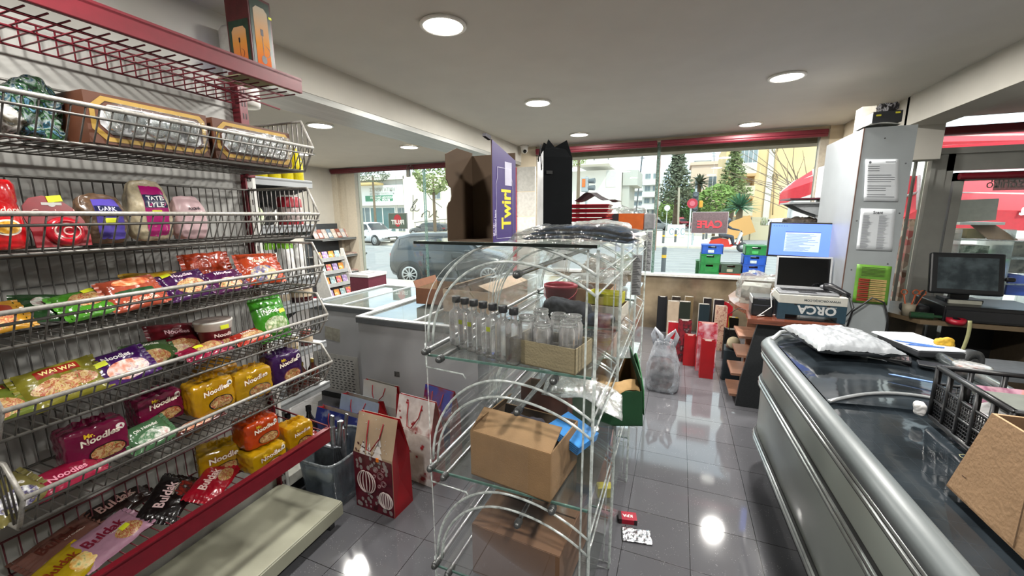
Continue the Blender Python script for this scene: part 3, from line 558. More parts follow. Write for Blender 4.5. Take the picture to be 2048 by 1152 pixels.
pouch('noodle_packet', 'orange noodle packet standing at the right end of the third basket', 'noodle packet', 1.27, -1.60, z3, .17, .145, .034, 'd44c1e', 'Noodles', 'f4dcb8', G3, 62, roll=-3, seed=9, ty=.22, tw=.42, art=ramp_mat(['d8a030', '3a4a8a', 'e8c890', 'b03018'], 40, .3), fin=.016)
# --- basket 4 ---
z4 = 1.035
pouch('noodle_packet', 'green and cream noodle packet at the left end of the fourth basket', 'noodle packet', .455, -1.55, z4, .15, .115, .03, '6e7c2a', 'WAI WAI', 'd8c060', G4, 40, roll=5, seed=11, ty=.33, tw=.5, band=('5a1c10', .33, .13, .6))
pouch('noodle_packet', 'gold noodle packet with red name label, second from the left in the fourth basket', 'noodle packet', .595, -1.55, z4, .165, .125, .035, '8a8428', 'WAI WAI', 'ecd890', G4, 50, roll=4, seed=12, ty=.3, tw=.46, band=('8c2014', .3, .2, .56), art_r=(.0, -.06, .44, .2))
pouch('noodle_packet', 'purple noodle packet with red prawn picture in the fourth basket', 'noodle packet', .735, -1.56, z4, .15, .12, .03, '4a1a6a', 'Noodles', 'f4ecf0', G4, 48, roll=5, seed=13, ty=.28, tw=.5, tagp=(-.3, .2), art=ramp_mat(['a83820', 'e8a088', 'f4e0d8', '7a2a80'], 50, .3), art_r=(.05, -.15, .38, .28))
pouch('noodle_packet', 'grey green noodle packet between the purple and maroon packets, fourth basket', 'noodle packet', .85, -1.64, z4, .13, .11, .03, '4a6a3a', 'Noodles', 'e4e8d8', G4, 42, roll=-6, seed=14, ty=.3, tw=.45)
pouch('noodle_packet', 'maroon noodle packet leaning against the back grid of the fourth basket', 'noodle packet', .955, -1.68, z4, .16, .14, .03, '6a1420', 'Noodles', 'e8b8c0', G4, 52, roll=-10, seed=15, ty=.18, tw=.5, art_r=(.05, -.25, .36, .2))
pouch('noodle_packet', 'magenta noodle packet lying in front of the maroon one, fourth basket', 'noodle packet', .98, -1.54, z4, .14, .09, .03, '9c1840', 'Noodles', 'f0d0d0', G4, 26, roll=5, seed=16, ty=-.2, tw=.4, tagp=(-.15, .2), art_r=(.1, .1, .36, .3))
pouch('noodle_packet', 'red noodle packet lying between the bowl cup and the green pack', 'noodle packet', 1.165, -1.56, z4, .13, .08, .032, 'c43420', 'Noodles', 'f4e0d0', G4, 28, roll=4, seed=17, art_r=(0, -.1, .4, .3), tw=.5)
t = thing('noodle_cup', 'white-rimmed noodle bowl cup with paper lid in the fourth basket', 'noodle cup', S(-1.66, 1.065, 1.022), SA+pi/2)
q = MB(); q.lathe([(.001, 0), (.04, 0), (.056, .085), (.058, .09)], n=36); q.build('cup', mat('6c1e24', .4, 0, .2, 40), t)
q = MB(); q.lathe([(.0565, .088), (.061, .09), (.063, .116), (.0655, .118), (.0655, .124), (.061, .125)], n=36); q.build('rim', mat('e4e2dc', .35), t)
q = MB(); q.lathe([(.001, .126), (.061, .1245)], n=36); q.build('lid', mat('a89890', .4, 0, .2, 30), t)
cc = lambda X, Z, o=.001: ((.05+o+.006*(Z/.09))*sin(X/.05), -(.05+o+.006*(Z/.09))*cos(X/.05), Z)
q = MB(); put_text(q, 'Noodle', .06, None, fn=lambda X, Y: cc(X, Y+.07, .0045), bold=.03); q.build('lettering', mat('ecd8d0', .4), t)
q = MB(); q.grid(lambda p, r_: cc(.024*r_*cos(2*pi*p), .035+.016*r_*sin(2*pi*p), .0025), 20, 3); q.build('printed_bowl', NOODLE, t)
q = MB(); q.grid(lambda p, r_: tuple(Vector(((.0665)*sin((p-.5)*.5), -(.0665)*cos((p-.5)*.5), .094+r_*.016))), 4, 2); q.build('price_sticker', TAG, t)
pouch('noodle_pack', 'bright green four-pack of noodles standing at the right end of the fourth basket', 'noodle pack', 1.285, -1.60, z4-.01, .16, .17, .06, '3fa018', 'Noodles', 'f4f4e8', G4, 74, seed=18, ty=.16, tw=.55, crimp='y', fin=.02, tagp=(.28, .1), art=ramp_mat(['2a6a28', 'c8d0b0', '6a8a4a', 'e8e0c0'], 40, .3), art_r=(.02, -.22, .36, .22), title2=('4', .05, .4, .16, '2a2a6a'))
# --- basket 5 ---
z5 = .788; MG = '8c1648'
pouch('noodle_packet', 'small packet with black and white cow picture at the left end of the lowest basket', 'noodle packet', .46, -1.54, z5, .12, .11, .04, '8a8048', None, 'fff', G5, 40, roll=20, seed=21, art=ramp_mat(['181818', 'f0f0f0', '2a1a5a', 'c8c070'], 45, .3))
pouch('noodle_packet', 'magenta noodle packet hanging low at the left end of the lowest basket', 'noodle packet', .56, -1.545, z5, .14, .09, .03, 'a81840', 'Noodles', 'e890a8', G5, 30, roll=4, seed=22, art=None, tw=.6, ty=0)
fourpack('noodle_pack', 'magenta four-pack of noodles farthest left in the lowest basket', 'noodle pack', .645, -1.64, z5+.01, MG, '2a1018', yaw=-6, group=G5, seed=1, w=.15, h=.125)
pouch('noodle_packet', 'pale green soup noodle packet lying between two magenta packs', 'noodle packet', .775, -1.56, z5, .12, .10, .03, '5c8c60', 'Oh Noodle!', 'f0f4e8', G5, 46, roll=8, seed=23, ty=.25, tw=.6, art=ramp_mat(['e8e8d8', '3a7a4a', 'f4f4ec', 'b04030'], 40, .3), art_r=(.02, -.15, .4, .26))
fourpack('noodle_pack', 'magenta four-pack of noodles beside a yellow one, lowest basket', 'noodle pack', .845, -1.69, z5+.03, MG, '2a1018', yaw=-4, group=G5, seed=2, w=.14, h=.115)
pouch('noodle_packet', 'dark red packet lying under the yellow packs in the lowest basket', 'noodle packet', .915, -1.55, z5-.003, .17, .06, .03, '5a2018', None, 'fff', G5, 12, roll=6, seed=24, art=ramp_mat(['6a2418', 'c07858', 'e8c0a8', '2a1010'], 40, .3), art_r=(0, 0, .44, .4))
fourpack('noodle_pack', 'yellow four-pack of noodles next to the magenta one, lowest basket', 'noodle pack', .985, -1.62, z5+.018, 'd8a010', '16181a', yaw=-5, group=G5, seed=3, w=.15, h=.13)
fourpack('noodle_pack', 'yellow four-pack of noodles with crumpled top, middle right of the lowest basket', 'noodle pack', 1.14, -1.61, z5+.005, 'd8a414', '5a5040', yaw=-6, group=G5, seed=4, w=.16, h=.13, four=False)
blob('noodle_pack', 'orange-yellow crumpled noodle pack behind the yellow four-packs, lowest basket', 'noodle pack', S(-1.755, 1.10, z5-.006), (.10, .17, .16), mat('c88c14', .2, 0, .15, 12, .4, 30, coat=.3), G5, .2, 16, 5, SA)
fourpack('noodle_pack', 'dark purple four-pack of noodles at the right end of the lowest basket', 'noodle pack', 1.31, -1.62, z5, '3a1450', '5a2048', yaw=-4, group=G5, seed=5, w=.15, h=.15)
# --- red tray ---
zt = .466
fourpack('noodle_pack', 'crumpled yellow four-pack at the back of the red tray, left of the orange pack', 'noodle pack', 1.075, -1.745, zt, 'c89c10', '30281a', yaw=-28, group=GT, seed=6, w=.17, d=.12, h=.12, four=False, title='Noodle')
fourpack('noodle_pack', 'yellow four-pack lying at the front of the red tray beneath the orange pack', 'noodle pack', 1.155, -1.6, zt, 'dcac14', '1a1a18', yaw=-8, group=GT, seed=7, w=.155, d=.125, h=.095)
fourpack('noodle_pack', 'orange four-pack of noodles stacked on the yellow pack of the red tray', 'noodle pack', 1.165, -1.635, zt+.099, 'dc4c12', '4a2a18', yaw=-10, group=GT, seed=8, w=.145, d=.13, h=.12)
fourpack('noodle_pack', 'yellow four-pack standing at the right of the orange pack on the red tray', 'noodle pack', 1.315, -1.585, zt, 'e0a814', '1a1a18', yaw=-10, group=GT, seed=9, w=.125, d=.11, h=.13, four=False)
pouch('noodle_packet', 'small red packet at the far right corner of the red tray', 'noodle packet', 1.385, -1.56, zt+.004, .07, .12, .025, '8a2420', None, 'fff', GT, 25, seed=25, art=ramp_mat(['e8e0d8', '8a2820', '1a1414', 'c07860'], 40, .3), art_r=(0, 0, .4, .4))
BUL = 'e8c8c8'
def buldak(label, u, x, w, h, col, yaw, roll=0, z=None, art=None, tc=BUL, seed=0, tilt=22, stick=None, t2='HOT CHICKEN'):
    return pouch('noodle_packet', label, 'noodle packet', u, x, z or zt+.005, w, h, .035, col, 'Buldak', tc, GT, tilt, yaw=yaw, roll=roll, seed=seed, ty=.12, tw=.62, crimp='x', art=art, art_r=(.22, -.22, .22, .2), tagp=stick, title2=(t2, .3, .15, -.03, 'e0d0c0'), fin=.014)
buldak('black noodle packet lying diagonally in the middle of the red tray', .885, -1.66, .19, .125, '1a1214', 10, 28, art=ramp_mat(['f0f0ec', '1a1a1a', 'b83020'], 45, .3), seed=31, tilt=28)
buldak('bright red noodle packet lying beside the black one on the red tray', 1.0, -1.6, .18, .12, 'b8142c', 6, 22, art=NOODLE, seed=32, tilt=20, tc='f0d0c8')
buldak('dark brown noodle packet at the back of the red tray', .765, -1.80, .19, .10, '2c1c18', 4, 6, seed=33, tilt=30, tc='c8a098')
buldak('pink noodle packet with yellow price sticker on the red tray', .665, -1.62, .19, .13, 'd09cb4', 8, 6, art=NOODLE, seed=34, tilt=22, tc='7a1830', stick=(.2, -.1), t2='CARBONARA')
buldak('faded rosy brown noodle packet behind the pink one on the red tray', .60, -1.745, .19, .11, '8a5c50', 6, 8, seed=35, tilt=24, tc='5a2a20')
pouch('noodle_packet', 'yellow noodle packet with red script at the left end of the red tray', 'noodle packet', .555, -1.6, zt+.005, .16, .12, .035, 'd8b81c', 'Buldak', '8a3a10', GT, 22, yaw=14, roll=10, seed=36, ty=.1, tw=.6, art=ramp_mat(['8a4a18', 'e8a848', 'f0d890', '2a7a2a'], 45, .3), art_r=(.2, -.22, .25, .22), fin=.014)

# ================= goods on the grey metal shelves =================
def bottle(mb, r, h, x=0, y=0, z=0, neck=.35, nr=.3, n=18): mb.lathe([(.001, 0), (r*.92, .0), (r, .006), (r, h*.55), (r*.96, h*.62), (r*nr*1.1, h*(1-neck*.3)), (r*nr, h*.96), (r*nr, h*.965), (.001, h*.965)], c=(x, y, z), n=n)
for k, u in enumerate((1.50, 1.58, 1.66, 1.74, 1.81)):
    t = thing('juice_bottle', ('yellow bottle nearest the wire baskets on the uppermost grey shelf', 'second yellow bottle on the uppermost grey shelf', 'middle yellow bottle on the uppermost grey shelf', 'fourth yellow bottle on the uppermost grey shelf', 'yellow bottle at the open end of the uppermost grey shelf')[k], 'bottle', S(-1.95, u, 1.741), SA, 'yellow bottles on the uppermost grey shelf')
    q = MB(); bottle(q, .034, .19); q.build('body', mat('bcae14', .15, 0, .2, 25, .2, 30, coat=.4), t); q = MB(); q.cyl((0, 0, .183), (0, 0, .2), .012); q.build('cap', mat('d8d8d4', .4), t)
t = thing('drink_tub', 'dark cylinder tub with red top band and white lid on the second grey shelf', 'tub', S(-1.97, 1.755, 1.501), SA)
q = MB(); q.lathe([(.001, 0), (.062, 0), (.064, .02), (.06, .14), (.001, .14)], n=28); q.build('body', mat('8c7c78', .3, 0, .15, 40, coat=.3), t); q = MB(); q.lathe([(.0645, .1), (.062, .145), (.055, .156)], n=28); q.lathe([(.0655, .0), (.0655, .026)], n=28); q.build('red_band', mat('8e1a28', .3), t)
q = MB(); q.lathe([(.001, .166), (.05, .165), (.056, .155)], n=28); q.build('lid', mat('dcdcd8', .4), t)
blob('dark_packet', 'black packet behind the red-banded tub on the second grey shelf', 'packet', S(-2.03, 1.63, 1.501), (.11, .1, .13), mat('1a1c1a', .3, coat=.4), None, .12, 12, 3, SA)
blob('small_bag', 'small white and green bag at the near end of the second grey shelf', 'bag', S(-1.95, 1.53, 1.501), (.07, .06, .1), ramp_mat(['d8d8d0', 'c8ccb8', '6a8a3a', 'e8e8e0'], 20, .3, bump=.3), None, .12, 14, 4, SA)
for k, (u, x) in enumerate(((1.52, -1.97), (1.61, -2.0), (1.69, -1.96), (1.775, -1.97))):
    t = thing('salt_bag', ('white bag nearest the orange packets, on a grey shelf', 'second white bag from the orange packets, on a grey shelf', 'white bag with green top on a grey shelf, third along', 'white bag at the open end of its grey shelf')[k], 'bag', S(x, u, 1.205), SA+.1*k, 'white bags on a grey shelf')
    blob('bag', '', '', (0, 0, 0), (.07, .08, .19), mat('ccccca', .35, 0, .08, 20, .3, 25), None, .12, 16, 10+k, 0, parent=t)
    if k in (1, 2): q = MB(); q.box((-.03, -.033, .165), (.03, .033, .205), bev=.01); q.build('green_top', mat('7ab82a', .35), t)
s_ = thing('shelf', None, None); s_.parent = t2; bx(((XK2, U1+.05, 1.19), (X2, V1, 1.203)), ((X2-.012, U1+.05, 1.168), (X2, V1, 1.208)), bev=.002).build('shelf_board', GM, s_)
def jar(u, x, z, r, h, body, lid, label, lm=.2, g='glass jars on the grey shelves'):
    t = thing('glass_jar', label, 'jar', S(x, u, z), SA, g); q = MB(); q.lathe([(.001, 0), (r*.95, 0), (r, .006), (r, h*.78), (r*.8, h*.86)], n=20); q.build('body', mat(body, .08, 0, .15, 20, coat=.6), t)
    q = MB(); q.lathe([(.001, h), (r*.84, h), (r*.86, h*.86), (r*.8, h*.84)], n=20); q.build('lid', mat(lid, .35, .2), t)
    q = MB(); q.lathe([(r*1.01, h*.25), (r*1.01, h*.62)], n=20); q.build('paper_label', mat('b8a890', .5, 0, .2, 60), t)
jar(1.755, -1.945, 1.067, .06, .12, '3c1010', '8a1c1c', 'large dark red jar at the open end of the third grey shelf')
jar(1.63, -1.96, 1.067, .045, .1, '9aa0a0', 'b0b0ac', 'clear-looking jar in the middle of the third grey shelf')
jar(1.53, -1.96, 1.067, .045, .1, '7a4a38', 'a8a8a4', 'reddish jar at the near end of the third grey shelf')
jar(1.745, -1.93, .806, .035, .085, '5c1c18', 'b05048', 'small red-brown jar at the open end of the fourth grey shelf')
jar(1.64, -1.93, .806, .036, .09, '8c7a48', 'c8c8c0', 'pale brown jar in the middle of the fourth grey shelf')
for k, (u, x) in enumerate(((1.62, -1.93), (1.70, -1.94), (1.77, -1.93))):
    t = thing('sauce_bottle', ('amber sauce bottle nearest the purple pack, low grey shelf', 'middle amber sauce bottle on the low grey shelf', 'amber sauce bottle at the open end of the low grey shelf')[k], 'bottle', S(x, u, .546), SA, 'amber bottles on the low grey shelf')
    q = MB(); bottle(q, .032, .15); q.build('body', mat('4a1c10', .08, 0, .2, 30, coat=.6), t); q = MB(); q.cyl((0, 0, .143), (0, 0, .162), .013); q.build('cap', mat('a08a3a', .3, .5), t)
for k, (u, x) in enumerate(((1.60, -1.97), (1.72, -1.94))):
    t = thing('black_bottle', ('black bottle on the base shelf nearest the red tray', 'black bottle on the base shelf nearest the blue gift bag')[k], 'bottle', S(x, u, .141), SA, 'black bottles on the grey base shelf')
    q = MB(); bottle(q, .042, .27, neck=.5); q.build('body', mat('0e0f11', .12, coat=.5), t); q = MB(); q.lathe([(.0425, .06), (.0425, .13)], n=20); q.build('paper_label', mat('8a8c94', .5, 0, .3, 50), t); q = MB(); q.cyl((0, 0, .255), (0, 0, .285), .016); q.build('cap', mat('18181a', .4), t)
# ================= acrylic display stands =================
def arc(cx, cz, rx, rz, a0, a1, n=20): return [(cx+rx*cos(a0+(a1-a0)*i/n), cz+rz*sin(a0+(a1-a0)*i/n)) for i in range(n+1)]
SW, SZ = .565, 1.462
def stand(label, y0, L, tiers=(1.09, .66, .265), rot=0):
    t = thing('display_stand', label, 'display stand', (-.765, y0, 0), rot, 'clear acrylic display stands in a row'); th = .006
    for k, y in enumerate((0, L-th)):
        ol = [(0, SZ-.26)]+arc(.27, SZ-.26, .27, .255, pi, pi/2, 12)+[(SW, SZ-.005), (SW, 0), (.0, .0)]
        q = MB(); n = len(ol); M_ = Matrix.Translation((0, y+th, 0)) @ Matrix.Rotation(pi/2, 4, 'X')
        q._add([(x, z, th/2) for x, z in ol], [tuple(range(n))], M=M_); q.mi = 1
        q._add([(x, z, 0) for x, z in ol]+[(x, z, th) for x, z in ol], [(i, (i+1) % n, (i+1) % n+n, i+n) for i in range(n)], M=M_)
        o = q.build('end_panel', [ACR, ACRE], t)
    for x in (SW-.001, SW-.028):
        q = MB(); q.box((x, -.001, 0), (x+.006, L+.001, SZ-.006)); q.mi = 1
        q.box((x-.001, -.004, 0), (x+.007, .002, SZ-.006)); q.box((x-.001, L-.002, 0), (x+.007, L+.004, SZ-.006))
        if x > SW-.01: q.build('side_post', [clear('ffffff', .0, .12, .03, .2), ACRE], t)
        else:
            q.b.free(); q = MB(); q.box((x, -.003, 0), (x+.005, .003, SZ-.006)); q.build('side_post', ACRE, t)
    for z in tiers:
        q = MB(); q.box((.005, .006, z-.006), (SW-.006, L-.006, z)); q.mi = 1; q.box((.005, .001, z-.0065), (SW-.006, .007, z+.0005)); q.build('glass_shelf', [GLASSB, mat('4e6a62', .2, 0, .2, 40)], t)
        # bent acrylic hood over the tier: outer and inner arch
        for (xl, rz, cz, xr) in ((.012, .335, z+.045, .40), (.03, .285, z+.04, .37)):
            pts = [(.30-(.30-xl)*cos(t_), cz+rz*sin(t_)) for t_ in [pi/2*i/12 for i in range(13)]]+[(.30+(SW-.30)*i/10, cz+rz*math.sqrt(1-((SW-.30)*i/10/xr)**2)) for i in range(1, 11)]; q = MB()
            for s_ in range(len(pts)-1):
                (xa, za), (xb, zb_) = pts[s_], pts[s_+1]
                q.mi = 0; q._add([(xa, .004, za), (xb, .004, zb_), (xb, L-.004, zb_), (xa, L-.004, za)], [(0, 1, 2, 3)], True)
            q.mi = 1; q.tube([(x, -.001, zz) for x, zz in pts], .0042, 6); q.tube([(x, L, zz) for x, zz in pts], .003, 5); q.tube([(pts[-1][0], 0, pts[-1][1]), (pts[-1][0], L, pts[-1][1])], .003, 5)
            q.build('curved_hood', [clear('ffffff', .0, .35, .04, .25, haze=.006, bs=12), ACRE], t)
        q = MB(); P = [(.0, z+.04), (.0, z-.045), (.14, z-.05), (.15, z-.065)]
        for (xa, za), (xb, zb_) in zip(P, P[1:]): q._add([(xa, -.0, za), (xb, -.0, zb_), (xb, L, zb_), (xa, L, za)], [(0, 1, 2, 3)])
        q.mi = 1; q.tube([(x, -.001, zz) for x, zz in P], .003, 5); q.build('bent_tray', [clear('fdfefe', .0, .5, .04, .3, haze=.015, bs=12), ACRE], t)
        for (x, dz) in ((.006, .014), (.06, -.006), (.45, -.02), (.335, .29)):
            q = MB(); q.cyl((x, -.0, z+dz), (x, L, z+dz), .0085, n=12)
            r = q.build('steel_rod', mat('9a9c9c', .25, .85, .15, 60), t); q = MB(); q.cyl((x, -.016, z+dz), (x, .004, z+dz), .0125, n=14); q.ball((x, -.018, z+dz), .011, 12); q.build('rod_cap', mat('5a5c5c', .35, .6, .2, 80), r)
    q = MB(); q.box((-.02, -.01, SZ), (SW, L+.0, SZ+.008)); q.mi = 1
    q.box((-.0205, -.012, SZ-.0005), (SW+.0005, -.009, SZ+.0085)); q.build('glass_top', [GLASSB, mat('0c1210', .2)], t)
    return t
stand('clear acrylic tiered stand nearest the camera, with bottles and boxes', 1.10, .50)
stand('clear acrylic stand in the middle of the row, holding the green box', 1.63, .61)
stand('clear acrylic stand at the far end of the row, by the plastic carrier bag', 2.27, .63)
TOP = SZ+.0085
# price lists taped on the far right posts
for k, (x, y, z0, z1) in enumerate(((-.194, 2.235, 0, 0), (-.194, 2.905, 0, 0))):
    P0, P1 = at(*((1262, 590), (1285, 542))[k], y), at(*((1285, 510), (1305, 463))[k], y); w_, h_ = P1.x-P0.x, P1.z-P0.z; t = thing('price_list', ('narrow grey price list taped to the middle acrylic stand', 'narrow grey price list taped higher on the farthest acrylic stand')[k], 'paper', (P0.x, y, P0.z), 0, None)
    q = MB(); q.box((0, 0, 0), (w_, .0012, h_)); q.build('sheet', mat('8c8e90', .6), t); q = MB()
    for i in range(24): q.box((w_*.08, -.0008, h_*(.03+i*.04)), (w_*(.9-.12*(i % 4)), .0, h_*(.045+i*.04)))
    q.build('printed_lines', mat('3c3e42', .6), t)
# --- on the glass tops ---
t = thing('chocolate_carton', 'tall open carton, brown inside, with purple printed side, on the nearest glass top', 'carton', (-.675, 1.115, TOP), R(-5))
W, D, H, e = .165, .15, .285, .003
def sheet_prism(pts, th, M): q = MB(); q.prism(pts, th, M=M); return q
XZ = lambda y: Matrix.Translation((0, y, 0)) @ Matrix.Rotation(pi/2, 4, 'X')
YZ = lambda x: Matrix.Translation((x, 0, 0)) @ Matrix(((0, 0, 1, 0), (1, 0, 0, 0), (0, 1, 0, 0), (0, 0, 0, 1)))
CB = mat('4c3c2c', .85, 0, .08, 10)
bx(((0, 0, 0), (W, D, e)), ((0, D-e, 0), (W, D, H-.01))).build('carton', CB, t)
q = MB(); q.prism([(0, 0), (D, 0), (D, H), (.06, H+.004), (.0, H-.02), (.0, .19), (.008, .182), (.012, .17), (.024, .165), (.026, .14), (.02, .125), (.01, .12), (.0, .105)], e, M=YZ(0)); q.build('left_side', CB, t)
sp = [(0, 0), (D, 0), (D, H-.035), (.0, H+.008)]
q = MB(); q.prism(sp, e, M=YZ(W-e)); rs = q.build('right_side', CB, t)
q = MB(); q.prism(sp, .0008, M=YZ(W)); pp = q.build('printed_face', mat('3c2d66', .35, 0, .06, 20), t)
RT = TM((W+.0014, D/2, H/2), (0, 0, 1), (0, -1, 0))   # text runs upward
q = MB(); put_text(q, 'Twirl', .12, RT @ Matrix.Translation((-.045, -.008, 0)), bold=.03, yscale=1.5); q.build('lettering', mat('d8c82a', .4), pp)
q = MB(); put_text(q, 'Standard bars', .075, RT @ Matrix.Translation((-.085, .062, 0)), bold=.02); put_text(q, '48 x 43g', .04, RT @ Matrix.Translation((-.105, .07, 0)), bold=.02); q.build('small_lettering', mat('cfc8e0', .4), pp)
q = MB(); fr_ = [(.012, .03), (.012, .2), (.02, .215), (.02, .24), (.11, .24), (.11, .21), (.118, .19), (.118, .03)]; fr_ = [(D-.012-a, b_) for a, b_ in fr_]
q.tube([(W+.0014, a, b_-.02) for a, b_ in fr_+fr_[:1]], .0009, 5); q.build('printed_outline', mat('d0cce0', .4), pp)
q = MB(); q.box((W+.0008, D-.075, H-.115), (W+.0018, D-.03, H-.045)); q.build('blank_label', mat('b4b2c4', .5), pp)
q = MB(); q.prism([(.0, H+.006), (.0, H+.018), (-.03, H+.02), (-.032, H+.012)], .01, M=YZ(W-.012)); q.build('torn_flap', mat('1c1826', .6), t)
q = MB(); q.box((.08, D-e-.012, .05), (W-e-.01, D-e-.010, H*.72), M=Matrix.Rotation(0, 4, 'Z')); q.build('inner_flap', mat('43362a', .85), t)
# towels in film
t = thing('towel_pack', 'folded dark blue cloths in clear plastic wrap on the nearest glass top', 'towels', (-.27, 1.20, TOP), R(-6))
for k in range(3):
    q = MB(); w_, d_ = .32-.02*k, .15
    def fn(p, r_, k=k):
        a = 2*pi*r_; x = (p-.5)*w_; cz = .010+.0125*k; n_ = .004*nz3(p*3, k, 1, 2); ex = (1-abs(2*p-1)**8)**.3
        return (x+.01*k, d_/2*cos(a)*(.98), cz+.0068*ex*math.copysign(abs(sin(a))**.5, sin(a))+n_+.008*sin(p*pi)-.02*max(0, p-.7))
    q.grid(fn, 24, 20); q.build('folded_cloth', mat('1e3044', .95, 0, .2, 120, .6, 300), t)
q = MB(); q.grid(lambda p, r_: ((p-.5)*.37, (r_-.5)*.23, .004+.046*(max(0, 1-abs(2*p-1)**4)*max(0, 1-abs(2*r_-1)**4))**.5+.008*nz3(p*5, r_*4, 2, 1.5)+.003*nz3(p, r_, 2, 18)), 50, 34); q.build('plastic_wrap', FILM2, t)
# tall black gift bag
t = thing('black_gift_bag', 'tall matt black paper gift bag standing on the glass top', 'gift bag', (-.548, 1.70, TOP), R(38))
W, D, H = .135, .075, .385
q = MB(); T_ = lambda x, y, z: (x, y, z)
q.quad((0, 0, 0), (W, 0, 0), (W*.98, .004, H*.84), (.002, .004, H*.84)); q.quad((0, D, 0), (W, D, 0), (W, D, H*.84), (0, D, H*.84)); q.quad((W, 0, 0), (W, D, 0), (W, D, H*.84), (W*.98, .004, H*.84)); q.quad((0, 0, 0), (W, 0, 0), (W, D, 0), (0, D, 0))
q._add([(.002, .004, H*.84), (W*.98, .004, H*.84), (W*.93, .015, H*.93), (W*.83, .02, H*1.03), (W*.45, .03, H*.955), (W*.2, .02, H*1.03), (.012, .015, H*.93)], [tuple(range(7))])
q._add([(.0, D, H*.84), (W, D, H*.84), (W*.85, D, H*1.02), (W*.5, D-.01, H*.96), (W*.2, D, H*1.02)], [tuple(range(5))]); q.build('paper_body', mat('0a0c0e', .9, 0, .1, 20, spec=.1), t, solid=.0012)
q = MB(); q.quad((-.0008, 0, 0), (-.0008, D, 0), (-.0008, D, H*.82), (-.0008, .004, H*.9)); q.build('white_side', mat('c8cacc', .25, 0, .15, 12, .2, 12), t, solid=.001)
q = MB(); q.tube([(-.002, D*.3, H*.7), (-.006, D*.28, H*.85), (-.002, D*.4, H*.97), (.004, D*.7, H*.98), (-.004, D*.8, H*.8)], .0022); q.build('cord_handle', mat('17181a', .8), t)
bx(((.012, -.0015, H*.655), (.04, -.0005, H*.69))).build('small_label', mat('0a0b0c', .4), t)
# stack of red lunch trays with dark paper on top
for k in range(6):
    w_ = .205 if k > 1 else .245
    q = MB(); q.box((-w_/2, -.09, 0), (w_/2, .09, .019), bev=.006); q.box((-w_/2-.006, -.095, .012), (w_/2+.006, .095, .018), bev=.002)
    one('red_box', q, mat('8c1020', .25, 0, .08, 20, coat=.3), ('lowest and wider red box of the stack behind the black bag', 'second red box from the bottom of the stack behind the black bag', 'third red box up in the stack behind the black bag', 'fourth red box up in the stack behind the black bag', 'fifth red box up in the stack behind the black bag', 'topmost red box of the stack behind the black bag')[k], 'box', 'stack of flat red boxes on the glass top', loc=(-.435+(.01 if k < 2 else 0), 2.13, TOP+k*.0225), rot=(0, 0, .03*(k % 3)))
q = MB(); q.grid(lambda p, r_: ((p-.5)*.19+.02*r_, (r_-.5)*.16, .012+.045*max(0, 1-abs(p-.38)*2.6)+.012*nz3(p*3, r_*2, 1, 1.3)), 12, 8)
one('paper_sheet', q, mat('2a2226', .6, 0, .1), 'crumpled dark paper peaked over the stack of red boxes', 'paper', loc=(-.40, 2.12, TOP+.136), solid=.001)
t = thing('orange_black_box', 'long flat box, black and orange with silver end, on the far glass top', 'box', (-.40, 2.30, TOP), 0)
bx(((0, 0, 0), (.09, .12, .085))).build('black_part', mat('1c1c1e', .5), t); bx(((.09, -.0005, -.0), (.22, .1205, .0855))).build('orange_part', mat('b0541c', .45), t); bx(((.22, 0, 0), (.275, .12, .085)), bev=.006).build('silver_end', mat('b0b2b6', .25, .7, .2, 20, .6, 20), t)
blob('plastic_bag', 'crumpled clear plastic bag behind the towels on the glass top', 'bag', (-.33, 1.86, TOP), (.26, .16, .05), FILM, None, .4, 14, 8)
blob('plastic_bag', 'thin clear wrap on top of the red boxes', 'bag', (-.30, 2.47, TOP), (.26, .08, .12), FILM2, None, .5, 14, 9)
# --- upper tier of the nearest stand ---
Z1 = 1.0905
for k in range(7):
    t = thing('oil_bottle', 'empty square glass bottle with black cap, '+('leftmost in its row', 'second from the left in its row', 'third from the left in its row', 'middle one of seven', 'third from the right in its row', 'second from the right in its row', 'rightmost, next to the cardboard tray of jars')[k], 'bottle', (-.715+.043*k, 1.225-.016*k, Z1), R(-12), 'row of empty square bottles')
    q = MB(); w_ = .0205
    def sq(p, r_, s_):
        a = 2*pi*p; c_, s2 = cos(a), sin(a); m_ = (abs(c_)**5+abs(s2)**5)**(-.2); z = r_; return None
    rings = [(.0, .6), (0, 1), (.006, 1.04), (.115, 1.04), (.125, .98), (.137, .62), (.142, .5), (.17, .5)]
    vs = []; n = 24
    for i in range(n):
        a = 2*pi*i/n
        for z, s_ in rings:
            sq_ = (abs(cos(a))**6+abs(sin(a))**6)**(-1/6) if s_ > .8 else 1; vs.append((cos(a)*w_*s_*sq_, sin(a)*w_*s_*sq_, z))
    m_ = len(rings); q._add(vs, [(i*m_+j, ((i+1) % n)*m_+j, ((i+1) % n)*m_+j+1, i*m_+j+1) for i in range(n) for j in range(m_-1)], True); q.build('glass', clear('ffffff', .03, .95, .02, .38, haze=.10, hz='ffffff', bs=30), t)  # white haze mixed into the clear glass stands in for bright window highlights
    q = MB(); q.lathe([(.014, .158), (.0148, .16), (.0148, .178), (.013, .18), (.001, .18)], n=20); q.build('cap', mat('15161a', .4), t)
    q = MB(); q.box((-w_*.9, -w_*.9, .001), (w_*.9, w_*.9, .008), bev=.003); q.build('thick_base', clear('d8e4de', .25, .95, .05, .5, haze=.25), t)
    if k in (1, 2, 4): q = MB(); q.box((-.012, -w_*1.06, .09), (.004, -w_*1.04, .105)); q.build('price_sticker', mat('8a9424', .5), t)
q = MB(); e = .004; w_, d_, h_ = .225, .13, .078
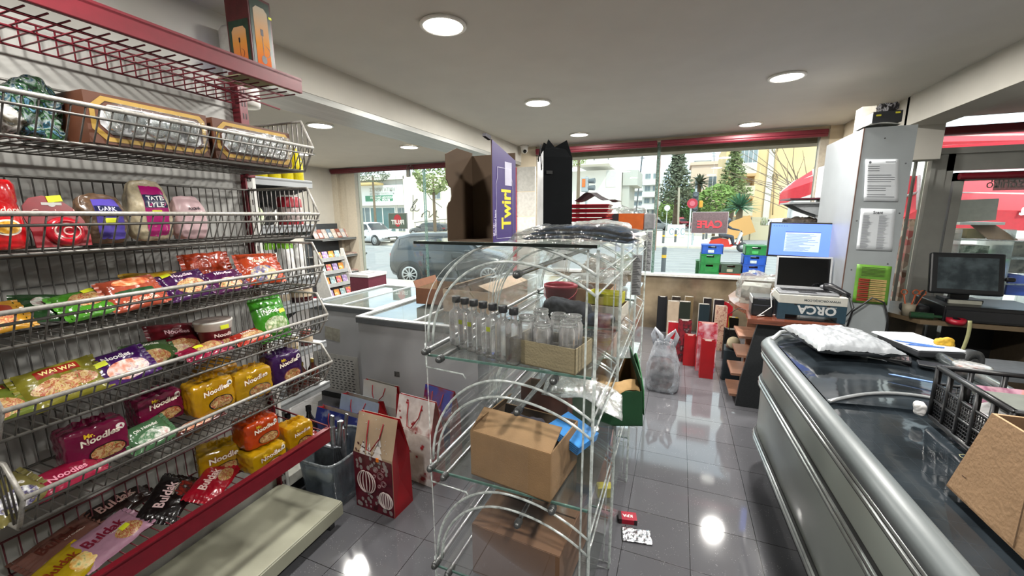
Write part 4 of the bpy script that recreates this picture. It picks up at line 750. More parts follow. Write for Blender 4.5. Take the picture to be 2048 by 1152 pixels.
q.box((0, 0, 0), (w_, d_, e)); q.box((0, 0, 0), (w_, e, h_)); q.box((0, d_-e, 0), (w_, d_, h_)); q.box((0, 0, 0), (e, d_, h_)); q.box((w_-e, 0, 0), (w_, d_, h_)); q.box((e, e, .045), (w_-e, d_-e, .048))
one('cardboard_tray', q, mat('7c7258', .85, 0, .1, 10, .2, 150, gs=(1, 1, 12)), 'low beige cardboard tray holding glass jars, beside the bottles', 'box', loc=(-.475, 1.14, Z1), rot=(0, 0, R(-10)))
for k, (x, y, h_) in enumerate(((.04, .035, .1), (.1, .03, .085), (.185, .035, .1), (.06, .095, .11), (.125, .09, .105), (.175, .095, .105))):
    M_ = Matrix.Rotation(R(-10), 4, 'Z') @ Vector((x, y, 0))
    t = thing('empty_glass_jar', 'empty glass jar in the cardboard tray, '+('front left', 'short one in the front middle', 'front right', 'back left and tallest', 'back middle', 'back right')[k], 'jar', (-.475+M_.x, 1.14+M_.y, Z1+.049), 0, 'empty glass jars in the cardboard tray')
    q = MB(); q.lathe([(.001, .002), (.026, .002), (.029, .008), (.029, h_*.72), (.023, h_*.84), (.024, h_), (.0215, h_), (.0205, h_*.84), (.0265, h_*.7), (.0265, .01)], n=26); q.build('glass', clear('ffffff', .03, .95, .02, .38, haze=.09, hz='ffffff', bs=40), t)  # jar glass whitened by haze too, in place of real highlights
    q = MB(); q.lathe([(.0245, h_*.86), (.0258, h_*.88), (.0245, h_*.9)], n=24); q.lathe([(.0245, h_*.95), (.0258, h_*.97), (.0245, h_)], n=24); q.build('thread', clear('dfe8e4', .3, .95, .05, .5, haze=.25), t)
# --- middle tier of the nearest stand: open box, blue cloth ---
Z2 = .6605
def open_box(name, label, loc, rz, w_, d_, h_, m_, mi, flaps=(), e=.004, cat='cardboard box', group=None, rot=None):
    t = thing(name, label, cat, loc, rz, group, rot)
    q = MB(); q.box((0, 0, 0), (w_, d_, e)); q.box((0, 0, 0), (w_, e, h_)); q.box((0, d_-e, 0), (w_, d_, h_)); q.box((0, e, 0), (e, d_-e, h_)); q.box((w_-e, e, 0), (w_, d_-e, h_)); q.build('carton', m_, t)
    q = MB(); q.box((e, e, e), (w_-e, e+.001, h_-.001)); q.box((e, d_-e-.001, e), (w_-e, d_-e, h_-.001)); q.box((e, e, e), (e+.001, d_-e, h_-.001)); q.box((w_-e-.001, e, e), (w_-e, d_-e, h_-.001)); q.build('inside', mi, t)
    for (side, ang, ln) in flaps:
        if side == 'f': M_ = Matrix.Translation((0, e/2, h_)) @ Matrix.Rotation(R(ang), 4, 'X'); a, b_ = (0, -e/2, 0), (w_, e/2, ln)
        if side == 'b': M_ = Matrix.Translation((0, d_-e/2, h_)) @ Matrix.Rotation(R(-ang), 4, 'X'); a, b_ = (0, -e/2, 0), (w_, e/2, ln)
        if side == 'l': M_ = Matrix.Translation((e/2, 0, h_)) @ Matrix.Rotation(R(-ang), 4, 'Y'); a, b_ = (-e/2, 0, 0), (e/2, d_, ln)
        if side == 'r': M_ = Matrix.Translation((w_-e/2, 0, h_)) @ Matrix.Rotation(R(ang), 4, 'Y'); a, b_ = (-e/2, 0, 0), (e/2, d_, ln)
        q = MB(); q.box(a, b_, M=M_); q.build('flap', m_, t)
    return t
ob_ = open_box('cardboard_box', 'open tan cardboard box with folded flap on the middle acrylic tier', (-.62, 1.13, Z2), R(-7), .30, .24, .165, CARD, CARDIN, (('f', -62, .10), ('l', -30, .05)))
blob('cloth_bundle', 'dark cloth with blue edge peeking from the open cardboard box', 'cloth', (-.47, 1.27, Z2+.006), (.2, .14, .165), mat('2a2634', .9, 0, .4, 30), None, .15, 12, 2)
q = MB()
for k in range(5): q.box((0, 0, k*.007), (.14, .13, k*.007+.006), bev=.0025)
one('folded_cloths', q, mat('2e7cc0', .8, 0, .12, 40, .2, 60), 'bright blue folded cloths leaning beside the open cardboard box', 'cloth', loc=(-.40, 1.285, Z2+.125), rot=(R(0), R(16), R(-20)))
t = open_box('cardboard_box', 'red-brown small carton behind the open box on the middle tier', (-.56, 1.46, Z2), R(-4), .2, .10, .2, mat('6a3c30', .8), CARDIN)
open_box('cardboard_box', 'big brown cardboard box on the bottom acrylic tier, near the floor', (-.62, 1.125, .2655), R(-4), .33, .33, .2, mat('644832', .85, 0, .07, 10), CARDIN, (('f', -84, .16), ('b', -84, .16)))
t = thing('box_print', None, None); q = MB(); q.tube([(.012*cos(a), .012*sin(a), 0) for a in [k*pi/6 for k in range(12)]], .0012); put_text(q, 'RECYCLE', .05, Matrix.Translation((.045, .004, 0))); put_text(q, 'CARTON', .04, Matrix.Translation((.045, -.01, 0)))
o_ = q.build('printed_mark', mat('3a2c20', .8), None); o_.location = (.17, .1, .2195+.004); bpy.data.objects.remove(t)
for ch in bpy.data.objects:
    if ch.get('label') == 'big brown cardboard box on the bottom acrylic tier, near the floor': o_.parent = ch
# --- second and third stand goods ---
t = open_box('green_box', 'torn dark green cardboard box sticking out of the middle stand into the passage', (-.435, 1.50, Z2+.03), R(12), .36, .30, .155, mat('1d4a2c', .7, 0, .12, 8), mat('7a5a34', .9), (('r', -4, .06),), cat='cardboard box')
t.rotation_euler = (R(6), R(-4), R(14))
q = MB(); q.grid(lambda p, r_: (.36+.004, p*.3, .05+(.11+.07*sin(p*pi)*(1-.3*nz3(p*4, 1, 1)))*r_), 16, 3); q.build('torn_side', mat('2c6a3c', .7, 0, .1, 8), t, solid=.004)
q = MB(); q.grid(lambda p, r_: (.05+.3*p, .0+.02*nz3(p*5, 1, 2)+.05*r_, .155+.02*r_+.012*nz3(p*9, r_*2, 1)), 22, 3); q.build('torn_flap', mat('a8895c', .9), t, solid=.003)
q = MB(); q.grid(lambda p, r_: ((p-.5)*.30, (r_-.5)*.16, .03*sin(p*pi)+.02*nz3(p*3, r_*3, 4)), 30, 14); one('clear_bag', q, FILM, 'limp clear plastic bag draped over the green box edge', 'bag', loc=(-.30, 1.44, Z2+.215), rot=(R(10), R(14), R(10)), solid=.001)
t = thing('bucket', 'dark pink plastic bucket without lid inside the middle acrylic stand', 'bucket', (-.50, 1.83, Z1))
q = MB(); q.lathe([(.001, .002), (.065, .002), (.075, .125), (.079, .126), (.08, .138), (.076, .14), (.071, .128), (.062, .006), (.001, .006)], n=36); q.build('body', mat('a01c38', .4, 0, .1, 12), t)
q = MB(); q.tube([(.079*cos(a), .079*sin(a)-.0, .118-.05*sin(a-pi) if a > pi else .118) for a in [pi+k*pi/12 for k in range(13)]], .002); q.build('handle', mat('8c1830', .4), t)
blob('clothes_pack', 'black folded clothes in clear film on the upper tier of the middle stand', 'clothes', (-.44, 1.69, Z1), (.21, .1, .10), mat('1d2028', .85, 0, .3, 20, .5, 30), None, .25, 12, 4)
blob('clothes_pack', 'dark navy wrapped garment lying right of the glass jars', 'clothes', (-.31, 1.69, Z1), (.16, .1, .05), ramp_mat(['14181e', '2a3444', '1a1a20', '6a6a58'], 20, .5), None, .25, 12, 5)
q = MB(); e = .003; q.box((0, 0, 0), (.15, .12, e)); q.box((0, 0, 0), (.15, e, .05)); q.box((0, .12-e, 0), (.15, .12, .05)); q.box((0, 0, 0), (e, .12, .05)); q.box((.15-e, 0, 0), (.15, .12, .05))
one('yellow_tray', q, mat('aeae1c', .4, 0, .1, 20), 'open yellow plastic tray on the upper tier of the middle stand', 'tray', loc=(-.375, 1.80, Z1+.062), rot=(0, 0, R(-6)))
open_box('cardboard_box', 'flat carton supporting the yellow tray in the middle stand', (-.39, 1.785, Z1), R(-4), .18, .16, .06, mat('b8b4a8', .7), CARDIN)
for k, (x, y, z, dx, dy, dz) in enumerate(((-.42, 2.17, Z1, .22, .08, .09), (-.47, 2.42, Z1, .30, .18, .11), (-.42, 2.70, Z1, .28, .18, .18), (-.42, 2.06, Z2, .28, .16, .16), (-.40, 2.76, Z2, .3, .16, .18), (-.45, 2.14, .27, .28, .14, .2), (-.47, 2.55, .27, .28, .3, .22))):
    blob('wrapped_goods', ('clear wrapped goods behind the yellow tray, upper tier', 'clear crumpled wrapping on the upper tier of the farthest stand, near side', 'tall clear wrapping on the upper tier of the farthest stand, passage side', 'clear wrapped goods behind the green box, middle tier', 'clear wrapped goods on the middle tier of the farthest stand', 'wrapped goods low in the middle stand', 'wrapped goods low in the farthest stand')[k], 'wrapped goods', (x, y, z), (dx, dy, dz), FILM if k % 2 else clear('e8e8e6', .08, .8, .15, .45, bump=1, haze=.4, hz='b8b0a4', bs=40), 'clear wrapped goods on the acrylic stands', .35, 12, 20+k, n=5)
open_box('cardboard_box', 'pinkish brown carton on the upper tier of the middle stand', (-.55, 1.95, Z1), 0, .26, .2, .1, mat('a88468', .8), CARDIN)
open_box('cardboard_box', 'brown carton leaning low at the passage side of the middle stand', (-.40, 1.75, .27), R(4), .17, .28, .22, mat('94705a', .85), CARDIN)
open_box('cardboard_box', 'brown carton on the middle tier of the farthest stand', (-.62, 2.4, Z2), 0, .3, .3, .16, mat('8c6c50', .85), CARDIN)
q = MB(); q.box((0, 0, 0), (.07, .05, .05), bev=.004); one('yellow_pack', q, mat('a8a020', .5), 'small yellow pack on the floor tier of the middle stand', 'packet', loc=(-.27, 1.68, .272), rot=(0, 0, .4))
# floor scraps
q = MB(); q.box((-.045, -.03, 0), (.045, .03, .025)); o_ = one('red_pack', q, mat('a01830', .35), 'small red and black packet with white letters lying on the floor', 'packet', loc=(-.155, 1.93, .001), rot=(0, 0, R(12)))
q = MB(); put_text(q, 'KPA', .05, Matrix.Translation((0, 0, .0258)) @ Matrix.Rotation(pi, 4, 'Z'), bold=.03); q.build('lettering', mat('e4e0dc', .5), o_)
bx(((-.0455, -.0305, -.0005), (-.03, .0305, .0255)), ((.03, -.0305, -.0005), (.0455, -.028, .0255))).build('black_stripe', mat('201014', .4), o_)
q = MB(); q.grid(lambda p, r_: ((p-.5)*.14, (r_-.5)*.09, .006+.006*nz3(p*4, r_*3, 1, 2)), 20, 14); one('foil_scrap', q, mat('c8c8cc', .2, .9, .1, 20, .8, 60), 'crinkled silver foil wrapper on the floor tiles', 'wrapper', loc=(-.10, 1.835, .001), rot=(0, 0, R(10)), solid=.001)

# ================= chest freezers on the left =================
def chest(label, x0, x1, y0, y1, h, vent=False):
    t = thing('chest_freezer', label, 'freezer', (x0, y0, 0), 0, 'white chest freezers with glass lids'); W, D = x1-x0, y1-y0
    q = MB(); e = .06; q.box((0, 0, .06), (W, e, h-.05)); q.box((0, D-e, .06), (W, D, h-.05)); q.box((0, e, .06), (e, D-e, h-.05)); q.box((W-e, e, .06), (W, D-e, h-.05)); q.box((e, e, .06), (W-e, D-e, .12)); q.build('cabinet', mat('a9abae', .45, 0, .07, 2.5, .02, 10), t)
    bx(((.03, .02, 0), (W-.03, D-.03, .06))).build('plinth', mat('2a2c2e', .6), t)
    q = MB(); q.box((-.01, -.012, h-.05), (W+.01, .012, h-.012), bev=.003); q.box((-.01, D-.012, h-.05), (W+.01, D+.012, h-.012)); q.box((-.01, 0, h-.05), (.012, D, h-.012)); q.box((W-.012, 0, h-.05), (W+.01, D, h-.012)); q.build('dark_rim', mat('55595c', .45), t)
    q = MB(); q.box((-.01, -.012, h-.012), (W+.01, .03, h), bev=.003); q.box((-.01, D-.03, h-.012), (W+.01, D+.012, h)); q.box((-.01, .03, h-.012), (.03, D-.03, h)); q.box((W-.03, .03, h-.012), (W+.01, D-.03, h)); q.box((W*.48, .03, h-.01), (W*.5, D-.03, h+.004)); q.build('lid_frame', mat('c4c8c8', .3, .4), t)
    q = MB(); q.box((.03, .03, h-.02), (W*.5, D-.03, h-.014)); q.box((W*.48, .03, h-.008), (W-.03, D-.03, h-.002)); q.build('sliding_glass_lid', clear('dfe8e4', .08, 1, .01, .35, haze=.12, hz='b8c4c2', bs=8), t)
    bx(((e, e, .15), (W-e, D-e, .3))).build('frost_floor', mat('b8bcc0', .8, 0, .2, 12), t)
    if vent:
        q = MB()
        for r_ in range(13):
            for c_ in range(9): q.box((.05+c_*.045+.01*(r_ % 2), -.003, .1+r_*.022), (.075+c_*.045+.01*(r_ % 2), .001, .108+r_*.022))
        q.build('vent_slots', mat('3c3e40', .7), t)
        bx(((-.002, -.0025, .08), (.49, .002, .41))).build('vent_panel', mat('b0b0ac', .5), t)
    return t
fa = chest('white chest freezer with vent grille beside the grey shelf bay', -2.86, -2.16, 2.45, 3.42, .835, True)
fb = chest('white chest freezer behind the acrylic stand, second from the left', -2.12, -1.15, 2.22, 3.40, .84)
bx(((.3, -.001, .42), (.345, .002, .46))).build('small_sticker', mat('5a5a58', .6, 0, .5, 60), fb)
q = MB(); q.box((.1, -.003, .55), (.26, .001, .66), M=Matrix.Rotation(.1, 4, 'Y')); q.build('old_sticker', mat('9a988c', .7, 0, .15, 30), fa)
open_box('cardboard_box', 'long beige carton lying on the chest freezer behind the acrylic stand', (-1.60, 2.55, .845), R(-3), .42, .62, .17, mat('b09a80', .8, 0, .06, 8), CARDIN, (('l', -70, .12), ('r', -70, .12)))
open_box('cardboard_box', 'dark brown open carton on the chest freezer left of the beige one', (-1.95, 2.7, .845), R(4), .26, .36, .13, mat('6c4630', .8), CARDIN, (('l', 20, .06),))
q = MB()
for k in range(0): q.box((-1.585+.012+k*.043, 2.56, 1.0155), (-1.56+k*.043, 3.1, 1.0205))
# third chest freezer, black-topped, beyond the stands
chest('low white freezer with glass lid beyond the second one, toward the window', -2.10, -1.1, 3.55, 4.9, .80)

# ================= floor goods on the left =================
t = thing('storage_tub', 'clear plastic storage tub full of steel parts, beside the base shelf', 'tub', (-1.84, 1.385, 0), R(1)); W, D, H = .265, .38, .27
PL = clear('dfe6ea', .06, .8, .1, .4, bump=.3, haze=.38, hz='8a949c', bs=10)
q = MB()
def tubfn(p, z, k):   # rounded rectangle, widening upwards
    a = 2*pi*p; c_, s_ = cos(a), sin(a); m_ = (abs(c_)**6+abs(s_)**6)**(-1/6); f_ = (.86+.14*z)*k; return (W/2+c_*m_*W/2*f_, D/2+s_*m_*D/2*f_, .004+z*H)
q.grid(lambda p, r_: tubfn(p, r_, 1), 48, 5); q.grid(lambda p, r_: (lambda v: (W/2+(v[0]-W/2)*r_, D/2+(v[1]-D/2)*r_, .004))(tubfn(p, 0, 1)), 48, 2); q.build('tub_body', PL, t, solid=.002)
q = MB(); q.tube([tubfn(k/48, 1, 1.01) for k in range(49)], .007, 8); q.build('rim', clear('e8eef0', .1, .8, .1, .4, haze=.6, hz='a8b0b4'), t)
for k, (x, y, l, r_, a) in enumerate(((.28, .12, .44, .012, .16), (.31, .16, .42, .010, .05), (.34, .1, .40, .014, -.04), (.24, .2, .46, .010, .2), (.37, .15, .37, .016, -.05), (.20, .16, .45, .012, .12), (.15, .22, .3, .01, .3))):
    q = MB(); q.box((-r_, -r_*.6, 0), (r_, r_*.6, l), M=Matrix.Rotation(a, 4, 'Y'), bev=.003) if k % 2 else q.cyl((0, 0, 0), (sin(a)*l, .03, l*cos(a)), r_)
    one('steel_bracket', q, mat('a4a8ac', .25, .85, .2, 60), 'steel rod or bar standing in the clear storage tub', 'bracket', 'steel bars in the clear tub', loc=(-1.84+(x-.11)*.7, 1.40+y, .012))
for k in range(5):
    q = MB(); q.box((0, 0, 0), (.14, .012, .30), M=Matrix.Rotation(.08*k-.1, 4, 'X'), bev=.002); one('steel_plate', q, mat('6c7074', .3, .8, .2, 30), 'dark steel bracket plate leaning in the clear storage tub', 'bracket', 'steel plates in the clear tub', loc=(-1.80+.005*k, 1.46+.03*k, .012))
def gift_bag(name, label, loc, rz, W, D, H, front, side='a81c24', inner='c8c4bc', kind=None, cord='8a1420', flat=False, group=None, top=True, decor=None, band=None, pinch=.0):
    t = thing(name, label, 'gift bag', loc, rz, group); pf = .006+pinch*D; pb = D-.006-pinch*D
    if flat: t.rotation_euler = (Matrix.Rotation(rz, 4, 'Z') @ Matrix.Rotation(-pi/2, 4, 'X')).to_euler()
    fm = front if not isinstance(front, str) else mat(front, .35, 0, .08, 10); sm = mat(side, .4, 0, .1, 8)
    q = MB(); q.quad((0, 0, 0), (W, 0, 0), (W, pf*.5, H*.62), (W, pf, H), (0, pf, H), (0, pf*.5, H*.62)) if not pinch else (q.quad((0, 0, 0), (W, 0, 0), (W, .008, H*.62), (0, .008, H*.62)), q.quad((0, .008, H*.62), (W, .008, H*.62), (W, pf, H), (0, pf, H))); q.build('front_panel', fm, t, solid=.001)
    q = MB(); q.quad((0, D, 0), (0, D-.008, H*.62), (W, D-.008, H*.62), (W, D, 0)); q.quad((0, D-.008, H*.62), (0, pb, H), (W, pb, H), (W, D-.008, H*.62)); q.build('back_panel', fm, t, solid=.001)
    q = MB()
    for x, ix in ((0, .03), (W, -.03)):
        q._add([(x, 0, 0), (x, .008, H*.62), (x, pf, H), (x+ix, D/2, H), (x+ix*.6, D/2, H*.35), (x, D/2, 0)], [(0, 1, 4, 5), (1, 2, 3, 4)]); q._add([(x, D, 0), (x, D-.008, H*.62), (x, pb, H), (x+ix, D/2, H), (x+ix*.6, D/2, H*.35), (x, D/2, 0)], [(0, 1, 4, 5), (1, 2, 3, 4)])
    q.quad((0, 0, .001), (0, D, .001), (W, D, .001), (W, 0, .001)); q.build('side_gusset', sm, t, solid=.001)
    q = MB(); q.quad((.002, pf+.002, H-.05), (W-.002, pf+.002, H-.05), (W-.002, pf+.002, H-.001), (.002, pf+.002, H-.001)); q.quad((.002, D-.010, H*.6), (W-.002, D-.010, H*.6), (W-.002, pb-.002, H-.001), (.002, pb-.002, H-.001)); q.build('inner_paper', mat(inner, .7), t)
    if cord:
        for y, y1, s_ in ((-.002, pf-.005, -1), (D+.002, pb+.005, 1)):
            q = MB(); q.tube([(W*.3, y+(y1-y)*.85, H*.94), (W*.32, y+(y1-y)*.5+.004*s_, H*.8), (W*.42, y+.01*s_, H*.7), (W*.52, y+.01*s_, H*.69), (W*.64, y+(y1-y)*.5+.004*s_, H*.8), (W*.68, y+(y1-y)*.85, H*.94)], .0032); q.build('cord_handle', mat(cord, .8), t)
    if decor: decor(t, W, H)
    return t
random.seed(11)
def xmas(t, W, H):
    ly = lambda z: .0065+max(0, (z-H*.62)/(H*.38))*(.006+.4*.15-.008)-.003
    q = MB(); q.quad((.001, -.0012, 0.001), (W-.001, -.0012, .001), (W-.001, .0022, H*.6), (.001, .0022, H*.62)); q.build('printed_scene', ramp_mat(['2c0a10', '4a101c', '5c1826', '34080e'], 12, .25), t)
    q = MB()
    for k in range(46):
        x, z = random.uniform(.02, W-.02), random.choice([random.uniform(.02, .1), random.uniform(.24, H*.6)]); r_ = random.uniform(.006, .012)
        q.lathe([(.0005, 0), (r_, 0)], c=(0, 0, 0), n=12, M=Matrix.Translation((x, -.003+z*.012, z)) @ Matrix.Rotation(pi/2, 4, 'X'), sy=1.25)
    q.build('printed_pearls', mat('8c8482', .4, 0, .15, 20), t)
    for (bx_, bz, r_, c1, c2) in ((.085, .165, .068, '4a0c18', 'c8b8b4'), (W-.05, .09, .05, '6a4a50', 'd8ccc8')):
        q = MB(); MM = Matrix.Translation((bx_, -.004+bz*.012, bz)) @ Matrix.Rotation(pi/2, 4, 'X'); q.lathe([(.0005, 0), (r_, 0)], n=28, M=MM); b_ = q.build('printed_bauble', mat(c1, .3), t); q = MB()
        for s_ in range(-3, 4):
            w0 = r_*sin(s_*.36); q.tube([(bx_+w0*cos(a)+.0*a, -.0048+bz*.012, bz+r_*.96*sin(a)*1.0) for a in [(-pi/2+.25)+(pi-.5)*k/10 for k in range(11)]], [.0016+.002*cos(-pi/2+.25+(pi-.5)*k/10) for k in range(11)], 5)
        q.build('bauble_stripes', mat(c2, .4), b_)
    q = MB()
    for k, (cx_, cz_, r_) in enumerate(((.15, .25, .018), (.18, .22, .024), (.2, .18, .02), (.17, .16, .012), (.2, .26, .014), (.14, .21, .012))): q.tube([(cx_+r_*(1-i/40)*cos(i*.5), -.003+cz_*.012, cz_+r_*(1-i/40)*sin(i*.5)) for i in range(26)], .0014, 5)
    q.build('printed_swirls', mat('9a7478', .4), t)
    q = MB()
    for cx_, s_ in ((W*.62, .075), (W*.4, .045), (W*.24, .05)):
        for k in range(3): w_, z0 = s_*(.5-.11*k), H*.6+s_*.42*k; q._add([(cx_-w_, ly(z0), z0), (cx_+w_, ly(z0), z0), (cx_, ly(z0+s_*.7), z0+s_*.7)], [(0, 1, 2)])
    for k in range(14): x, z = random.uniform(.02, W-.02), random.uniform(H*.66, H*.98); q.box((x, ly(z), z), (x+.005, ly(z)+.0006, z+.005))
    q.build('printed_trees', mat('e0dcd8', .5), t)
    q = MB()
    for k in range(12): x, z = random.uniform(.01, .07), random.uniform(H*.62, H*.72); q.box((x, ly(z), z), (x+.009, ly(z)+.0007, z+.007))
    q.build('printed_holly', mat('4a1c1c', .5), t)
    bx(((W*.62, -.004, H*.58), (W*.68, .0, H*.62))).build('price_sticker', mat('e07818', .5, emit=0), t)
gift_bag('gift_bag', 'large christmas gift bag with striped baubles and red sides, front left floor', (-1.535, 1.50, 0), R(-2), .26, .15, .52, 'b8a288', decor=xmas, inner='b81c24', pinch=.40)
def stars(col, n_, sd, top=False):
    def f(t, W, H):
        random.seed(sd); q = MB()
        for k in range(n_): x, z = random.uniform(.02, W-.02), random.uniform(.03, H-.02); r_ = random.uniform(.008, .018); q._add([(x+r_*(1 if i % 2 else .4)*cos(i*pi/6), -.0022+z*.012 if z < H*.6 else .006+(z-H*.62)/(H*.38)*.046, z+r_*(1 if i % 2 else .4)*sin(i*pi/6)) for i in range(12)], [tuple(range(12))])
        q.build('printed_stars', mat(col, .5), t)
    return f
gift_bag('gift_bag', 'white christmas gift bag with red stars standing behind the bauble bag', (-1.50, 1.80, 0), R(-6), .27, .13, .50, ramp_mat(['c8c4c4', 'b8b0b0', 'd8d4d4', '8a2028'], 8, .35), decor=stars('a01c28', 16, 3), inner='b81c24', pinch=.4)
gift_bag('gift_bag', 'blue and red christmas gift bag standing against the freezer, rightmost', (-1.48, 2.04, 0), R(-10), .24, .12, .47, ramp_mat(['1c2468', '2a3484', '6a1420', 'b8b0b0'], 9, .35), decor=stars('b8a8a0', 18, 4), inner='b81c24', pinch=.4)
gift_bag('gift_bag', 'dark blue gift bag with snowmen standing behind the storage tub', (-2.20, 1.83, 0), R(-4), .41, .13, .28, ramp_mat(['141c54', '1c2870', '243080', 'a8b0c0'], 10, .3), decor=stars('b0b8c8', 18, 5), side='b01c24', pinch=.28)
gift_bag('gift_bag', 'pale blue gift bag with thin cord in front of the freezer', (-2.14, 1.99, 0), R(-5), .36, .12, .32, mat('a8b8c8', .35, 0, .08, 14), decor=stars('8a9cb4', 10, 6), side='a81c24', pinch=.28)
gift_bag('gift_bag', 'white gift bag with green trees leaning on the freezer front', (-2.05, 2.13, 0), R(-6), .32, .08, .39, mat('c8c4bc', .35, 0, .05, 14), decor=stars('4a6a38', 9, 7), side='a81c24', pinch=.28)

# ================= magazine racks by the left window =================
t = thing('magazine_shelf', 'dark grey magazine shelving with red base by the left window', 'shelving', (-5.82, 5.02, 0))
bx(((-.0, 0, .05), (.02, .98, 1.42))).build('back_panel', mat('454a4e', .5), t)
for z in (1.17, .87, .56):
    q = MB(); q.box((.02, 0, z-.012), (.42, 1.0, z), bev=.002); q.box((.405, 0, z-.025), (.42, 1.0, z+.012)); s_ = q.build('shelf_board', mat('8c8f8c', .45), t); q = MB()
    q.prism([(.02, 0), (.4, 0), (.4, -.03), (.02, -.1)], .006, M=Matrix.Translation((0, .99, z-.012)) @ Matrix.Rotation(pi/2, 4, 'X')); q.build('bracket', mat('7c8082', .5), s_)
bx(((.0, 0, .1), (.44, 1.02, .17)), bev=.004).build('red_base', mat('b41c30', .4), t); bx(((.01, .02, 0), (.4, 1.0, .1))).build('plinth', mat('303234', .6), t)
random.seed(5); mc = ['c8b0a8', 'b87868', 'd8c8c0', '8aa0b0', 'e0d0c0', 'a86858', 'c8ccd0', 'd09890', '98a8a0']
for z, n_, st in ((1.175, 9, 'up'), (.875, 7, 'flat'), (.565, 7, 'flat')):
    for k in range(n_):
        u = 5.06+k*.92/n_; nm = 'magazine' if st == 'up' else 'newspaper'
        pos = ['nearest the camera', 'second', 'third', 'fourth', 'fifth', 'sixth', 'seventh', 'eighth', 'last'][k if k < n_-1 else 8]
        lb = ('upright magazine on the top magazine shelf, %s in its row' if z > 1 else 'flat newspaper on the middle magazine shelf, %s in its row' if z > .8 else 'flat newspaper on the lowest magazine shelf, %s in its row') % pos
        q = MB()
        if st == 'up': q.box((0, 0, 0), (.006, .09, .17), M=Matrix.Rotation(-.5, 4, 'Y')); o_ = one(nm, q, mat(mc[k % 9], .3, 0, .2, 30), lb, nm, 'magazines on the rack by the left window', loc=(-5.62, u, z)); q = MB(); q.box((.0062, .012, .02), (.0072, .078, .1), M=Matrix.Rotation(-.5, 4, 'Y')); q.build('cover_picture', ramp_mat([mc[(k+3) % 9], 'f0e8e0', mc[(k+5) % 9]], 30, .3), o_)
        else: q.box((0, 0, 0), (.3, .115, .012+.01*(k % 3)), bev=.003); one(nm, q, mat(['b08878', 'c8bcb0', 'b89c90'][k % 3], .8, 0, .2, 30), lb, nm, 'newspapers on the rack by the left window', loc=(-5.72, u, z))
t = thing('leaflet_stand', 'slanted white leaflet stand with coloured leaflets beside the magazine shelves', 'leaflet stand', (-5.0, 4.45, 0), 0)
q = MB()
for y in (0, .52): q = MB(); q.prism([(0, 0), (.42, 0), (.05, 1.05), (0, 1.05)], .02, M=Matrix.Translation((0, y+.02, 0)) @ Matrix.Rotation(pi/2, 4, 'X')); q.build('side_board', mat('c0c0bc', .5), t)
for k in range(5):
    z = .1+k*.19; x = .39-.33*z/1.05-.03; bx(((x-.09, .02, z), (x, .5, z+.012)), ((x-.006, .02, z), (x+.0, .5, z+.07))).build('ledge', mat('b0b2b0', .5), t)
    for j in range(4): q = MB(); q.box((0, 0, 0), (.004, .095, .15), M=Matrix.Rotation(-.3, 4, 'Y')); one('leaflet', q, ramp_mat([['e8e4d8', 'c83c64', 'e8d040'], ['e8e4e0', '8a6aa8', 'd8d0e0'], ['f0ece0', 'd8a030', 'c05050'], ['e4e4e8', '7aa0a8', 'e8e0c0']][(k+j) % 4], 16, .4), 'leaflet in the white slanted stand, row %s, %s' % (['at the bottom', 'above the bottom one', 'in the middle', 'below the top one', 'at the top'][k], ['nearest the camera', 'second across', 'third across', 'nearest the window'][j]), 'leaflet', 'leaflets in the slanted stand', loc=(-5.0+x-.05, 4.48+j*.12, z+.013))
t = thing('till_box', 'small dark red box with white lid beside the leaflet stand', 'box', (-3.9, 4.0, 0), 0)
bx(((0, 0, 0), (.3, .34, .78))).build('body', mat('5a2030', .4), t); bx(((-.01, -.01, .78), (.31, .35, .82)), bev=.006).build('lid', mat('c8c8c4', .4), t)
q = MB(); [q.box((.03, .04+k*.06, .8205), (.27, .06+k*.06, .8225)) for k in range(5)]; q.build('lid_slots', mat('4a4c4c', .5), t)
# red and white slatted unit by the window column
t = thing('slatwall_unit', 'tall unit with red edge and cream slat panels behind the purple carton', 'shelving', (-2.02, 4.98, 0), 0)
bx(((0, 0, .05), (.05, .04, 2.15))).build('red_upright', mat('9a1c2c', .4), t)
for k in range(6): bx(((.05, .0+.01, .3+k*.31), (.3, .03, .3+k*.31+.3))).build('slat_panel', mat(['b8b8b0', 'a8a8a0', 'b0ada4', 'c0c2c2', 'bcbab4', 'a9a8a2'][k], .5), t)
bx(((.05, -.3, 1.28), (.3, .03, 1.3))).build('shelf_board', mat('c4c4bc', .5), t)
for k in range(4): q = MB(); q.box((.06, -.27, 0), (.28, -.02, .012)); one('folder', q, mat(['b8b070', '2c2c20', 'c8c8b8', '8a8a58'][k], .6), ('lowest folder on the cream slatted unit', 'dark folder on the cream slatted unit', 'pale folder on the cream slatted unit', 'topmost olive folder on the cream slatted unit')[k], 'folder', 'folders on the slatted unit', loc=(-2.02, 4.98, 1.3005+k*.0135))
